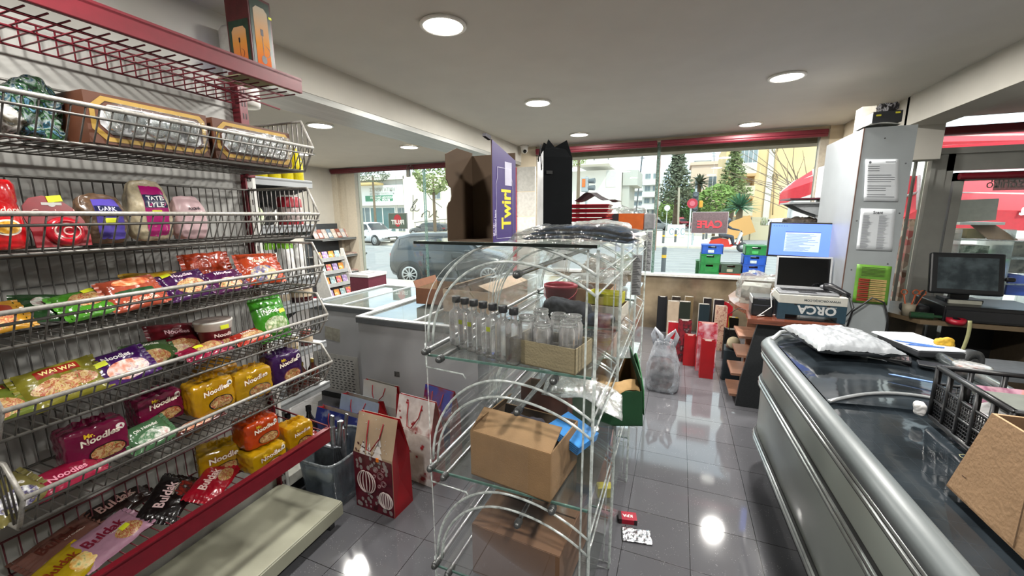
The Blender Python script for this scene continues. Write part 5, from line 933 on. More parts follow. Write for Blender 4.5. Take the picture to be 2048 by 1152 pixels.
# ================= grey display freezer on the right =================
fz = thing('display_freezer', 'long grey display freezer with ribbed side and curved glass top, right foreground', 'freezer', S(0, 0, 0), SA)
Y0, Y1, FX, FX2 = -.5, 2.62, .6, 1.37
def outline(k, n=14):   # plan outline inset by k; rounded far end
    p = [(FX+k, Y0), (FX2-k, Y0), (FX2-k, Y1)]
    p += [((FX+FX2)/2+((FX2-FX)/2-k)*cos(a), Y1+(.30-k)*sin(a)) for a in [pi*i/n for i in range(1, n)]]+[(FX+k, Y1)]; return p
def ring(mb, prof, smooth=True):    # prof: (inset, z) swept round the freezer
    ps = [outline(k) for k, z in prof]; n = len(ps[0]); vs = [(x, y, prof[j][1]) for j in range(len(prof)) for x, y in ps[j]]
    mb._add(vs, [(j*n+i, j*n+(i+1) % n, (j+1)*n+(i+1) % n, (j+1)*n+i) for j in range(len(prof)-1) for i in range(n)], smooth)
q = MB(); ring(q, [(.08, 0), (.08, .2)]); q.build('plinth', mat('1c1d1f', .6), fz)
q = MB(); ring(q, [(.02, .2), (.012, .23), (.008, .745), (.012, .76)]); q.build('side_panel', mat('868c86', .32, 0, .05, 2.5, coat=.2), fz)
AL = mat('9fa3a2', .28, .6, .08, 20)
for z in (.222, .565, .742):
    q = MB()
    for dz in (-.016, .008): ring(q, [(.01, z+dz-.004), (-.006, z+dz), (-.009, z+dz+.006), (-.006, z+dz+.012), (.01, z+dz+.016)])
    q.build('side_rail', AL, fz)
    q = MB(); [ring(q, [(.0105, z+dz), (-.0015, z+dz+.001), (-.0015, z+dz+.005), (.0105, z+dz+.006)]) for dz in (-.0265, -.003, .0245)]; q.build('rail_groove', mat('1e2020', .6), fz)
q = MB(); ring(q, [(.014, .757), (.0, .759), (-.008, .766), (-.0125, .778), (-.013, .792), (-.0095, .804), (-.002, .813), (.008, .819), (.02, .8225), (.034, .823), (.048, .821), (.057, .814), (.062, .804), (.066, .796), (.075, .792)], True); q.build('bumper', mat('5e6465', .42, .1, .05, 12), fz)
q = MB(); ring(q, [(.074, .792), (.078, .42)]); q._add([(x, y, .42) for x, y in outline(.078)], [tuple(range(len(outline(.078))))]); q.build('inner_tank', mat('1e2326', .5, 0, .3, 4), fz)
q = MB()
for k in range(24): q.tube([(FX+.09, .0+k*.1, .55), (FX2-.09, .0+k*.1, .55)], .002, 4)
for k in range(8): q.tube([(FX+.1+k*.08, 0, .55), (FX+.1+k*.08, 2.5, .55)], .002, 4)
q.build('wire_divider', mat('6a7074', .4, .4), fz)
FG = clear('9aa2a8', .05, .8, .07, .38, bump=.15, haze=.3, hz='4a545c', bs=7)
def lid(y0, y1, z, rise, round_end=False):
    q = MB(); xa, xb = FX+.07, FX2-.07
    def fn(p, r_):
        y = y0+(y1-y0)*r_; hw = (xb-xa)/2
        if y > Y1: hw = max(.02, hw*math.sqrt(max(0, 1-((y-Y1)/(.26))**2)))
        x = (xa+xb)/2+hw*(2*p-1); return (x, y, z+rise*(1-(2*p-1)**2))
    q.grid(fn, 18, 22); return q
lid(1.86, Y1+.255, .806, .012).build('far_glass_lid', FG, fz)
lid(-.3, 1.92, .794, .010).build('near_glass_lid', FG, fz)
q = MB(); pts = [(FX+.07+(FX2-FX-.14)*k/16, 1.86+.16*sin(pi*k/16)*.9, .806+.014*(1-(k/8-1)**2)+.004) for k in range(17)]; q.tube(pts, .0075, 8); q.build('lid_edge', mat('aeb2b4', .25, .6), fz)
q = MB(); q.tube([(FX2-.04, -.3, .85), (FX2-.04, Y1+.02, .85)], .022, 12); q.build('guard_rail', clear('e4e8e8', .15, .8, .1, .4, haze=.35, hz='8c9496'), fz)
q = MB(); q.tube([(FX-.0+.05, Y1+.06, .822), (FX+.12, Y1+.18, .84), (FX+.25, Y1+.27, .845)], .012, 8); q.build('corner_trim', mat('b4b8b8', .3, .5), fz)
FT = .83
# bundle of white carrier bags
t = thing('bag_bundle', 'bundle of white plastic carrier bags lying on the far end of the grey freezer', 'plastic bags', (.83, 2.62, FT), R(10))
q = MB()
def fnb(p, r_, sg=1):
    a, b_ = 2*p-1, 2*r_-1; e_ = (max(0, 1-abs(a)**3.5)*max(0, 1-abs(b_)**3.5))**.42
    return (a*.175*(1+.10*abs(b_)**4)+.006*nz3(b_*4, 1, 1), b_*.2*(1+.10*abs(a)**4)+.006*nz3(a*4, 2, 1), .045+sg*(.052*e_)*(1 if sg > 0 else .8)+(.010*nz3(a*3, b_*3, 1, 1.4)+.006*nz3(a*9, b_*9, 4)+.003*nz3(a*22, b_*8, 4))*(sg > 0))
q.grid(lambda p, r_: fnb(p, r_), 60, 60); q.grid(lambda p, r_: fnb(1-p, r_, -1), 20, 20); q.build('film_bundle', mat('8e9296', .3, 0, .06, 12, .35, 25, spec=.7, coat=.3), t)
q = MB(); q.grid(lambda p, r_: (.13+.09*p, -.17+.36*r_+.02*p*nz3(r_*7, 1, 1), .05+.02*nz3(p*2, r_*9, 2)-.03*p), 6, 40); q.build('loose_film', FILM, t, solid=.001)
# clipboard papers, pens, calculator, phone
def sheets(name, label, loc, rz, w_, h_, n_, m_, lines=12, cat='paper'):
    t = thing(name, label, cat, loc, rz); q = MB()
    for k in range(n_): q.box((-w_/2+.002*k, -h_/2+.001*k, k*.001), (w_/2+.002*k, h_/2, k*.001+.0008))
    q.build('sheets', m_, t); q = MB(); z = n_*.001+.0002
    for k in range(lines): q.box((-w_*.44, h_*(.42-.84*k/lines), z), (w_*(.44 if k % 3 else .1), h_*(.42-.84*k/lines)+.0012, z+.0002))
    for k in range(4): q.box((-w_*.3+k*w_*.18, -h_*.4, z), (-w_*.3+k*w_*.18+.001, h_*.2, z+.0002))
    q.build('printed_lines', mat('70747c', .7), t); return t
pd = sheets('paper_pad', 'stack of white printed forms on the far right corner of the grey freezer', (1.20, 2.74, .875), R(14), .20, .33, 6, mat('d4d8de', .7, 0, .03))
for (x, y, a, lb) in ((1.16, 2.66, 100, 'blue ballpoint pen lying across the white forms, upper one'), (1.19, 2.62, 118, 'blue ballpoint pen lying across the white forms, lower one')):
    q = MB(); q.cyl((0, -.075, 0), (0, .06, 0), .004, n=8); q.cyl((0, .06, 0), (0, .075, 0), .003, .001, n=8); o_ = one('ballpoint_pen', q, mat('4a72b8', .3), lb, 'pen', 'blue pens', loc=(x, y, .886), rot=(0, 0, R(a-30)))
q = MB(); q.cyl((0, -.075, 0), (0, .06, 0), .004, n=8); q.cyl((0, .06, 0), (0, .075, 0), .003, .001, n=8); one('ballpoint_pen', q, mat('6a8cc4', .3), 'blue pen lying on the glass next to the black crate', 'pen', 'blue pens', loc=(.985, 2.22, FT+.006), rot=(0, 0, R(70)))
q = MB(); q.box((-.10, -.15, 0), (.10, .15, .03), bev=.005); one('notebook', q, mat('24262a', .5), 'dark notebook under the white forms', 'notebook', loc=(1.21, 2.72, FT+.012), rot=(0, 0, R(12)))
t = thing('calculator', 'black calculator with small keys left of the white forms', 'calculator', (1.02, 2.52, FT), R(70)); q = MB(); q.box((-.045, -.08, 0), (.045, .08, .014), bev=.004); q.build('body', mat('1a1b1e', .4), t); q = MB()
for i in range(4):
    for j in range(6): q.box((-.036+i*.019, -.07+j*.017, .014), (-.023+i*.019, -.059+j*.017, .0165), bev=.001)
q.build('keys', mat('6a5a5c', .5), t)
q = MB(); q.box((-.04, -.08, 0), (.04, .08, .012), bev=.004); one('phone_case', q, mat('1c1e22', .35), 'black phone case between the forms and the food tub', 'phone case', loc=(1.185, 2.45, FT), rot=(0, 0, R(72)))
t = thing('food_tub', 'round clear tub with red contents and lid on the grey freezer', 'tub', (1.25, 2.37, FT)); q = MB(); q.lathe([(.001, 0), (.048, 0), (.055, .045), (.058, .046)], n=28); q.build('tub_body', clear('eef2f2', .08, .8, .1, .4, haze=.4), t)
q = MB(); q.lathe([(.001, .008), (.045, .008), (.05, .038), (.001, .04)], n=24); q.build('contents', ramp_mat(['7a2418', 'a84830', 'd8c8bc'], 40, .5), t); q = MB(); q.lathe([(.06, .042), (.062, .05), (.052, .053), (.001, .051)], n=28); q.build('lid', clear('f4f4f4', .1, .8, .1, .4, haze=.4), t)
# black crate
t = thing('black_crate', 'black plastic lattice crate with goods on the grey freezer, right edge', 'crate', S(.93, 1.43, FT), SA+R(-3)); W, D, H = .42, .36, .185
CM = mat('17181a', .35, 0, .1, 20); e = .012
def lattice(P, w_, h_, lowcut=False):
    """P maps (along, up) to 3-D; frame, posts and fine mesh"""
    q = MB()
    def bar(a, b_, r_): q.tube([P(*a), P(*b_)], r_, 4)
    for z in (0, .35*h_, .66*h_, h_): bar((0, z), (w_, z), .010 if z in (0, h_) else .006)
    for k in range(6): bar((w_*k/5, 0), (w_*k/5, h_), .010 if k in (0, 5) else .0085)
    for k in range(1, 30): bar((w_*k/30, 0), (w_*k/30, .66*h_), .0022)
    for k in range(1, 10): bar((0, .66*h_*k/10), (w_, .66*h_*k/10), .0022)
    return q
for P, w_ in ((lambda a, z: (0, a, z), D), (lambda a, z: (W, a, z), D), (lambda a, z: (a, 0, z), W), (lambda a, z: (a, D, z), W)): lattice(P, w_, H).build('side_lattice', CM, t)
q = MB(); [q.tube([(W*k/12, 0, .004), (W*k/12, D, .004)], .003, 4) for k in range(13)]; [q.tube([(0, D*k/12, .004), (W, D*k/12, .004)], .003, 4) for k in range(13)]; q.build('bottom_lattice', CM, t)
q = MB(); q.box((-.15, -.06, 0), (.15, .06, .005)); one('printed_bag', q, ramp_mat(['2a2a5a', 'c87838', 'b890a0', '8a5a70', 'e0c8c8'], 9, .35, bump=.3), 'purple and orange printed packet inside the black crate', 'packet', loc=tuple(S(1.16, 1.70, FT+.10)), rot=(R(62), 0, SA))
blob('paper_wrap', 'white paper wrap bulging out of the black crate', 'paper', tuple(S(1.13, 1.60, FT+.012)), (.34, .18, .13), mat('c8c8c8', .6, 0, .06, 12, .4, 20), None, .2, 12, 9)
q = MB(); q.box((-.17, -.13, 0), (.17, .1, .01)); one('grey_card', q, mat('5a5e58', .7), 'grey card lying in the black crate', 'card', loc=tuple(S(1.14, 1.56, FT+.15)), rot=(0, 0, SA))
blob('sauce_sachet', 'small white sachets at the left corner of the black crate', 'sachet', (.845, 1.82, FT), (.03, .035, .05), mat('c8c8c8', .4, 0, .1, 20, .5, 30), None, .3, 20, 12)
t = thing('glue_bottle', 'small bottle with pale green pointed cap behind the brown box', 'bottle', tuple(S(1.08, 1.40, FT)), 0); q = MB(); q.lathe([(.001, 0), (.022, 0), (.022, .17), (.012, .19)], n=16); q.build('body', mat('c0c4c4', .3), t); q = MB(); q.lathe([(.02, .17), (.019, .18), (.006, .215), (.003, .22), (.001, .22)], n=16); q.build('cap', mat('6ab09a', .3), t)
q = MB(); q.tube([(.03*cos(k*.4)*(1-.02*k), .05*sin(k*.3), .002+.002*(k % 2)) for k in range(22)], .001, 4); one('rubber_band', q, mat('8c8a60', .6), 'thin yellowish string on the freezer glass by the crate', 'string', loc=(.86, 1.52, FT-.012))
# big cardboard box in the right foreground
CB3 = mat('97795a', .85, 0, .06, 7, .15, 90, gs=(14, 1, 1))
ob3 = open_box('cardboard_box', 'large tan cardboard box, cut off by the right edge of the photo', (.735, .80, FT-.008), SA, .38, .56, .25, CB3, CARDIN, e=.006, rot=(0, 0, SA))
for ch in ob3.children:
    for v in ch.data.vertices: v.co.y -= v.co.z*.30*(1 if v.co.z > 0 else 0); v.co.x += v.co.z*.05

q = MB(); q.tube([(-.0012, .02+.0*k, .02+.22*k) for k in (0, 1)], .0008, 4); q.box((-.0012, .33, .004), (-.0002, .333, .246)); q.box((-.0012, .5, .06), (-.0002, .512, .064)); q.build('crease', mat('5c4630', .9), ob3)

# ================= checkout desk =================
dk = thing('checkout_desk', 'black-sided desk with curved reddish wood top behind the grey freezer', 'desk', (0, 0, 0)); WD = mat('6a3a2a', .25, 0, .25, 6, coat=.4, gs=(1, 14, 14)); WD2 = mat('8a6450', .45, 0, .15, 8, gs=(1, 10, 10))
top = [(.53, 3.47), (1.12, 3.47), (1.12, 5.0), (.9, 5.02), (.72, 4.95), (.58, 4.75), (.49, 4.45), (.475, 4.2), (.5, 4.0), (.56, 3.8)]
q = MB(); q.prism(top, .035, M=Matrix.Translation((0, 0, .725))); q.build('desk_top', WD, dk)
q = MB(); pn = [(.515, 0), (1.1, 0), (1.1, .725), (.62, .725), (.595, .6), (.565, .42), (.53, .2)]; q.prism(pn, .03, M=Matrix.Translation((0, 3.6, 0)) @ Matrix.Rotation(pi/2, 4, 'X')); q.build('side_panel', mat('202326', .6, 0, .15, 90), dk)
bx(((1.06, 3.6, 0), (1.1, 4.95, .725))).build('back_panel', mat('2a2c2e', .6), dk)
for z, x0, ya, yb in ((.56, .50, 3.62, 3.95), (.40, .50, 3.62, 3.95), (.24, .47, 3.62, 3.95), (.06, .47, 3.62, 3.95)): bx(((x0, ya, z), (1.06, yb, z+.02))).build('wooden_shelf', WD2, dk)
bx(((.6, 3.95, 0), (1.06, 3.97, .725))).build('inner_panel', WD2, dk)
# box under the laptop
t = thing('printed_carton', 'teal and white carton with upside-down lettering under the laptop', 'carton', (.735, 3.56, .7605), R(-2)); W, D, H = .42, .30, .19
q = MB(); q.box((0, 0, .0), (.05, D, .04)); q.box((W-.05, 0, 0), (W, D, .04)); q.box((0, 0, .04), (W, D, .125)); q.build('lower_tray', mat('1f3a48', .5, 0, .08), t); bx(((0, .0, .125), (W, D, .19)), bev=.003).build('lid', mat('b4b4ac', .6, 0, .04), t)
UD = TM((W*.5, -.0006, 0), (-1, 0, 0), (0, 0, -1))
q = MB(); put_text(q, 'WWW.ORCAQG.COM', .22, UD @ Matrix.Translation((-.06, -.158, 0)), bold=.03); q.build('lettering', mat('17282e', .5), t)
q = MB(); put_text(q, 'ORCA', .24, UD @ Matrix.Translation((-.03, -.083, .0)), bold=.035); put_text(q, 'QUALITY GROUP LTD', .10, UD @ Matrix.Translation((-.1, -.112, 0))); q.build('large_lettering', mat('b8bcbc', .5), t)
q = MB(); [q.box((x, -.001, .115), (x+.02, .001, .125)) for x in (.1, .2, .3)]; q.box((.05, -.001, .0), (W-.05, .02, .005)); q.build('slots', mat('0a0e12', .6), t)
# laptop
t = thing('laptop', 'open silver laptop with black screen standing on the teal carton', 'laptop', (.735, 3.575, .951), R(-3))
q = MB(); q.box((0, 0, 0), (.37, .25, .016), bev=.004); q.build('base', mat('8f9194', .35, .4), t); q = MB()
for r_ in range(5):
    for c_ in range(14): q.box((.03+c_*.0225, .09+r_*.024, .016), (.05+c_*.0225, .11+r_*.024, .018))
q.box((.13, .015, .016), (.24, .075, .0168)); q.build('keys', mat('1a1b1d', .5), t)
q = MB(); ML = Matrix.Translation((0, .25, .016)) @ Matrix.Rotation(R(-8), 4, 'X'); q.box((0, 0, 0), (.37, .008, .25), M=ML, bev=.003); sc_ = q.build('screen_lid', mat('b0b2b4', .3, .4), t); q = MB(); q.box((.014, -.0012, .016), (.356, 0, .238), M=ML); q.build('display', mat('060708', .12, spec=.6), sc_)
# monitor
t = thing('monitor', 'black-framed monitor showing a blue screen with a table, behind the laptop', 'monitor', (.70, 4.02, 0), R(-4)); MM = Matrix.Translation((0, 0, 1.195)) @ Matrix.Rotation(R(-3), 4, 'X') @ Matrix.Rotation(R(1), 4, 'Y')
q = MB(); q.box((0, 0, 0), (.455, .03, .29), M=MM, bev=.004); q.build('housing', mat('141518', .35), t); q = MB(); q.box((.014, -.0012, .016), (.441, 0, .277), M=MM); sc_ = q.build('display', mat('4c68c8', .3, emit=.75, var=.05, vs=3), t)
q = MB(); q.box((.12, -.0018, .05), (.36, -.0012, .21), M=MM); q.build('window_pane', mat('8a9cd8', .3, emit=.7, var=.02), sc_)
q = MB(); random.seed(3)
for k in range(20): q.box((.125+.004*(k % 3), -.0024, .056+k*.0072), (.2+random.uniform(.02, .15), -.0018, .0582+k*.0072), M=MM)
q.box((.12, -.0024, .206), (.36, -.0018, .212), M=MM); [q.box((.03+k*.018, -.0018, .255), (.038+k*.018, -.0012, .26), M=MM) for k in range(6)]; q.build('table_lines', mat('3448a0', .3, emit=.3, var=.02), sc_)
q = MB(); q.box((.17, .03, .78-1.195+.0), (.28, .06, .15), M=MM); q.cyl((.22, .1, .762), (.22, .1, .775), .12, n=28); q.build('stand', mat('1a1b1d', .4), t)
# label printer, scanner, bag, cable
t = thing('label_printer', 'black cube-shaped label printer left of the teal carton', 'printer', (.565, 3.60, .7605), R(-3)); q = MB(); q.box((0, 0, 0), (.15, .2, .15), bev=.012); q.build('housing', mat('17181b', .3), t); bx(((-.002, -.002, .10), (.006, .2, .148)), bev=.003).build('grey_side', mat('9a9c9c', .4), t); bx(((.012, -.003, .085), (.142, .002, .09)), ((.04, -.002, .13), (.09, .001, .14))).build('paper_slot', mat('3c3e48', .3), t)
t = thing('barcode_scanner', 'black handheld barcode scanner lying on the laptop keyboard', 'scanner', (1.075, 3.66, .985), R(-35)); q = MB(); q.tube([(-.04, 0, .02), (0, 0, .025), (.03, 0, .015), (.09, 0, -.01), (.12, 0, -.02)], [.028, .03, .024, .018, .014], 12); q.build('body', mat('18191c', .35), t); q = MB(); q.ball((-.05, 0, .02), .02, 10, (1, 1.1, .8)); q.build('window', mat('6a6c70', .2), t); q = MB(); q.tube([(.12, 0, -.02), (.16, -.02, -.1), (.13, -.03, -.16), (.1, 0, -.2)], .004); q.build('cord', mat('1a1a1c', .5), t)
t = thing('wrapped_box', 'grey box in a clear plastic bag at the back of the desk', 'box', (.55, 4.1, .7605), R(-12)); bx(((0, 0, 0), (.22, .25, .16))).build('box_body', mat('8c8c84', .6), t)
blob('plastic_bag', '', '', (.13, .12, .002), (.32, .3, .25), FILM2, None, .3, 9, 3, parent=t)
q = MB(); q.tube([(.72, 3.58, 1.0), (.68, 3.57, .95), (.69, 3.55, .85), (.62, 3.53, .79), (.60, 3.55, .768), (.66, 3.6, .77), (.73, 3.6, .78)], .0035); one('white_cable', q, mat('c8c8c4', .5), 'white cable looping down in front of the label printer', 'cable')
q = MB(); q.tube([(.55, 3.75, .77), (.5, 3.8, .77), (.44, 3.85, .70), (.47, 3.9, .5)], .003); one('black_cable', q, mat('1a1a1a', .5), 'thin black cable hanging from the rounded desk edge', 'cable')
q = MB(); q.tube([(1.17, 3.6, .62), (1.2, 3.585, .85), (1.3, 3.58, .96), (1.37, 3.58, .93), (1.4, 3.575, .83), (1.41, 3.56, .7)], .006); one('black_cable', q, mat('141416', .5), 'thick black cable arching across the grey panel below the green poster', 'cable')
# tall unit with white side
t = thing('partition_unit', 'tall partition with white side and grey front carrying notices', 'partition', (1.13, 3.62, 0)); W, D, H = .285, .78, 2.125
bx(((0, .004, 0), (.012, D, H))).build('white_side', mat('808488', .4, 0, .06, 4), t); bx(((.0, 0, 0), (W, .014, H))).build('grey_front', mat('8e9496', .5, 0, .05, 5), t); bx(((W-.012, .014, 0), (W, D, H)), ((.012, D-.012, 0), (W-.012, D, H)), ((0.012, .014, H-.012), (W-.012, D-.012, H))).build('carcass', mat('85888a', .5), t)
bx(((-.002, -.001, 0), (.004, .006, H))).build('brown_edge', mat('5a4238', .7), t); q = MB(); [q.ball((x, -.001, z), .005, 8) for x, z in ((.04, 1.15), (.24, 1.2), (.03, 1.5), (.26, 1.55), (.05, 1.8), (.25, 1.88), (.12, 2.05))]; q.build('screw_heads', mat('3a3c3e', .5), t)
def notice(name, label, pl, m_, parent_fn, cat='notice'):
    a, b_, c_, d_ = [at(px, py, 3.612) for px, py in pl]; t = thing(name, label, cat, ((a.x+b_.x)/2, 3.6165, (a.z+c_.z)/2)); O = Vector((t.location.x, 3.6165, t.location.z))
    q = MB(); n_ = 8; P = lambda u, v: (a.lerp(b_, u)).lerp(d_.lerp(c_, u), v)-O
    q.grid(lambda p, r_: P(p, r_)+Vector((0, -.002-.002*nz3(p*2, r_*2, 1, 1), 0)), n_, n_); q.build('sheet', m_, t, solid=.0006); parent_fn(t, lambda u, v: P(u, v)+Vector((0, -.0055, 0))); return t
def lines(t, P):
    q = MB(); random.seed(2)
    for k in range(15):
        v = .16+k*.052; l = random.choice([.35, .7, .8, .55]); s_ = .08
        if k in (3, 8, 12): continue
        q._add([P(s_, v), P(s_+l, v), P(s_+l, v+.012), P(s_, v+.012)], [(0, 1, 2, 3)])
    q._add([P(.14+.04*cos(k*pi/6), .07+.03*sin(k*pi/6)) for k in range(12)], [tuple(range(12))]); q._add([P(.6, .06), P(.9, .06), P(.9, .075), P(.6, .075)], [(0, 1, 2, 3)]); q.build('printed_lines', mat('5c6066', .7), t)
def lines2(t, P):
    q = MB(); random.seed(4)
    for c_ in range(2):
        for k in range(30): v = .16+k*.027; q._add([P(.08+c_*.46, v), P(.08+c_*.46+random.uniform(.12, .34), v), P(.08+c_*.46+.2, v+.01), P(.08+c_*.46, v+.01)], [(0, 1, 2, 3)])
    q.build('printed_columns', mat('7c8086', .7), t)
    q = MB(); put_text(q, 'Scent', 1, None, fn=lambda X, Y: P(.5+X*.28, .09-Y*.22), bold=.02); q.build('lettering', mat('2a2c30', .7), t)
def poster(t, P):
    q = MB(); [q._add([P(.1, v), P(.42, v), P(.42, v+.085), P(.1, v+.085)], [(0, 1, 2, 3)]) for v in [.36+.1*k for k in range(6)]]; q.build('red_cells', mat('8c3420', .6), t)
    q = MB(); [q._add([P(.44, v), P(.9, v), P(.9, v+.085), P(.44, v+.085)], [(0, 1, 2, 3)]) for v in [.36+.1*k for k in range(6)]]; q.build('tan_cells', mat('a8905a', .6), t)
    q = MB(); [q._add([P(.15, v), P(.85, v), P(.8, v+.012), P(.15, v+.012)], [(0, 1, 2, 3)]) for v in [.06+.035*k for k in range(7)]+[.39+.05*k for k in range(11)]]; q.build('printed_lines', mat('3a4a1c', .6), t)
PW = mat('bfc4c8', .4, 0, .03, 5)
notice('framed_notice', 'white typed notice in a plastic sleeve, topmost on the grey panel', ((1731, 319), (1798, 318), (1796, 403), (1727, 402)), PW, lines); notice('price_notice', 'white two-column list in the middle of the grey panel', ((1722, 417), (1792, 418), (1784, 502), (1712, 499)), PW, lines2); notice('green_poster', 'green poster with red and tan table, lowest on the grey panel', ((1714, 528), (1784, 533), (1774, 610), (1704, 604)), mat('5a8a2c', .5, 0, .2, 8), poster)
# clutter on top of the unit
t = thing('black_display_box', 'black box with yellow stickers heaped on top of the grey panel', 'box', (1.17, 3.63, 2.152), R(0)); bx(((0, 0, 0), (.16, .12, .075)), bev=.003).build('box_body', mat('1c1e22', .4), t); blob('dark_tuft', '', '', (.09, .05, .07), (.09, .06, .06), mat('1e1c1e', .8, 0, .3, 30), None, .6, 30, 3, parent=t)
bx(((.02, -.002, .045), (.045, .0, .055)), ((.12, -.002, .055), (.145, 0, .066))).build('yellow_stickers', mat('b8b024', .5), t)
q = MB(); q.grid(lambda p, r_: (p*.2-.02, r_*.16, .004+.02*sin(p*3)*(1-r_)), 8, 6); one('loose_papers', q, mat('b0b2ac', .6, 0, .15, 12), 'loose papers under the black box on the grey panel', 'paper', loc=(1.14, 3.61, 2.127), solid=.001)
bx(((1.16, 3.80, 2.127), (1.24, 3.92, 2.30))).build('wall_box', mat('c8c4b8', .6)); tag(bpy.data.objects['wall_box'], 'cream box standing on the partition behind the black box', 'box')
# dark small shelves beyond the desk
t = thing('wall_shelf', 'dark maroon-topped wall shelves beyond the monitor', 'shelf', (0, 0, 0)); q = MB()
for z, m_ in ((1.70, mat('4a1424', .4)), (1.66, mat('7c8082', .5)), (1.44, mat('8a8c8a', .5))): bx(((.98, 4.75, z-.015), (1.33, 5.2, z))).build('shelf_board', m_, t)
q.b.free(); bx(((1.30, 4.45, .4), (1.33, 5.25, 2.02))).build('back_board', mat('b8babc', .5), t)
for y in (4.8, 5.15): q = MB(); q.prism([(1.0, 0), (1.3, 0), (1.3, -.14), (1.2, -.1), (1.1, -.06)], .006, M=Matrix.Translation((0, y, 1.645)) @ Matrix.Rotation(pi/2, 4, 'X')); q.build('bracket', mat('7c8082', .5), t)
blob('dark_cloth', 'crumpled dark and grey bags on the lower shelf behind the monitor', 'bag', (1.12, 4.95, 1.441), (.28, .2, .07), mat('3c342c', .7, 0, .4, 20), None, .4, 18, 4)

# ================= till table =================
t = thing('till_table', 'brown topped till table under the touch screen', 'table', (0, 0, 0)); TP = [(1.43, 3.92), (1.52, 3.9), (1.62, 3.67), (3.2, 3.62), (3.2, 4.4), (1.43, 4.42)]
q = MB(); q.prism(TP, .03, M=Matrix.Translation((0, 0, .775))); q.build('table_top', mat('6a5a44', .4, 0, .15, 6), t); each('leg_panel', [((1.66, 3.8, .0), (1.7, 4.35, .775)), ((2.3, 3.8, 0), (2.34, 4.35, .775)), ((3.1, 3.8, 0), (3.14, 4.35, .775))], mat('5c5040', .6), t); bx(((2.0, 4.2, .1), (3.1, 4.22, .775))).build('modesty_panel', mat('1a1b1d', .6), t)
t = thing('cash_drawer', 'wide black cash drawer under the touch screen', 'cash drawer', (1.74, 3.68, .806), R(-2)); q = MB(); q.box((0, 0, 0), (.55, .42, .11), bev=.006); q.build('housing', mat('101114', .35), t); q = MB(); q.box((.01, -.006, .015), (.54, .002, .085), bev=.002); d_ = q.build('drawer_front', mat('17181c', .3), t); q = MB(); q.cyl((.44, -.012, .05), (.44, -.004, .05), .012, n=14); q.build('lock', mat('8c8e90', .3, .6), d_)
t = thing('touch_screen', 'black touch-screen till monitor on the cash drawer', 'monitor', (1.745, 3.86, .917), R(-4)); MM = Matrix.Translation((0, 0, .06)) @ Matrix.Rotation(R(-14), 4, 'X')
q = MB(); q.box((-.02, 0, 0), (.37, .04, .30), M=MM, bev=.012); q.build('housing', mat('1a1c1f', .4), t); q = MB(); q.box((.02, -.0015, .035), (.335, .001, .265), M=MM); q.build('display', ramp_mat(['2c3236', '363e42', '4a5458', '5c666a'], 9, .15), t)
q = MB(); q.box((.08, .02, 0), (.28, .16, .02)); q.box((.12, .06, .0), (.22, .1, .12)); q.build('stand', mat('141518', .4), t); bx(((.37, .02, .16), (.42, .05, .19)), bev=.01).build('card_reader', mat('151618', .4), t)
bx(((.07, -.06, .0), (.24, -.045, .025))).build('strip_label', mat('9c9c90', .6), t)
t = thing('pen_cup', 'beige cup holding scissors and pens beside the green poster', 'cup', (1.60, 3.80, .806)); q = MB(); q.lathe([(.001, 0), (.035, 0), (.038, .09), (.035, .09), (.032, .004)], n=20); q.build('cup', mat('8a8270', .6), t)
for k, (x, y) in enumerate(((-.02, 0), (.015, .01), (.03, -.01))):
    q = MB(); q.tube([(x*.4, y, .01), (x*2, y, .15)], .005); q.tube([(x*2+.018*cos(a), y, .168+.018*sin(a)) for a in [2*pi*i/12 for i in range(13)]], .004); one('scissors', q, mat('a8502a', .4), ('orange-handled scissors leftmost in the beige cup', 'orange-handled scissors in the middle of the beige cup', 'orange-handled scissors rightmost in the beige cup')[k], 'scissors', 'scissors in the cup', loc=(1.60, 3.80, .812))
q = MB(); q.box((-.006, -.004, 0), (.006, .004, .2), M=Matrix.Rotation(.35, 4, 'Y')); one('black_marker', q, mat('151517', .4), 'black marker sticking out of the beige cup', 'pen', loc=(1.60, 3.79, .815))
t = thing('tape_roll', 'red tape reel with pale tape hanging over the till table edge', 'tape', (1.80, 3.66, .806)); q = MB(); q.lathe([(.02, 0), (.05, 0), (.05, .03), (.02, .03)], n=24, M=Matrix.Rotation(.2, 4, 'X')); q.build('reel', mat('9a1428', .4), t); q = MB(); q.grid(lambda p, r_: (.05+.02*sin(r_*2.5)-.03*r_+(p-.5)*.022, -.045, .03-.26*r_+.02*sin(r_*3)), 2, 12); q.build('loose_tape', mat('b0b080', .5), t, solid=.001)
t = thing('green_bottle', 'dark green bottle lying on the till table beside the pen cup', 'bottle', (1.58, 3.72, .83), R(-8)); q = MB(); q.cyl((0, 0, 0), (.12, 0, 0), .024); q.cyl((.12, 0, 0), (.2, 0, 0), .012); q.build('body', mat('1a3a24', .2, coat=.4), t); q = MB(); q.cyl((.17, 0, 0), (.22, 0, 0), .014); q.build('cap', mat('a0a4a4', .4), t)
blob('black_pouch', 'black pouch between the pen cup and the cash drawer', 'pouch', (1.68, 3.92, .806), (.16, .16, .08), mat('141416', .6), None, .15, 12, 6)
t = thing('packing_tape', 'grey tape dispenser with wheel behind the freezer rail', 'tape dispenser', (1.60, 3.06, .70), R(30)); q = MB(); q.lathe([(.035, -.02), (.075, -.02), (.075, .02), (.035, .02), (.035, -.02)], n=28, M=Matrix.Rotation(pi/2, 4, 'X')); q.build('wheel', mat('4a4c4e', .4, .3), t); q = MB(); q.lathe([(.01, -.024), (.03, -.024), (.03, .024), (.01, .024)], n=20, M=Matrix.Rotation(pi/2, 4, 'X')); q.build('core', mat('26282a', .5), t)
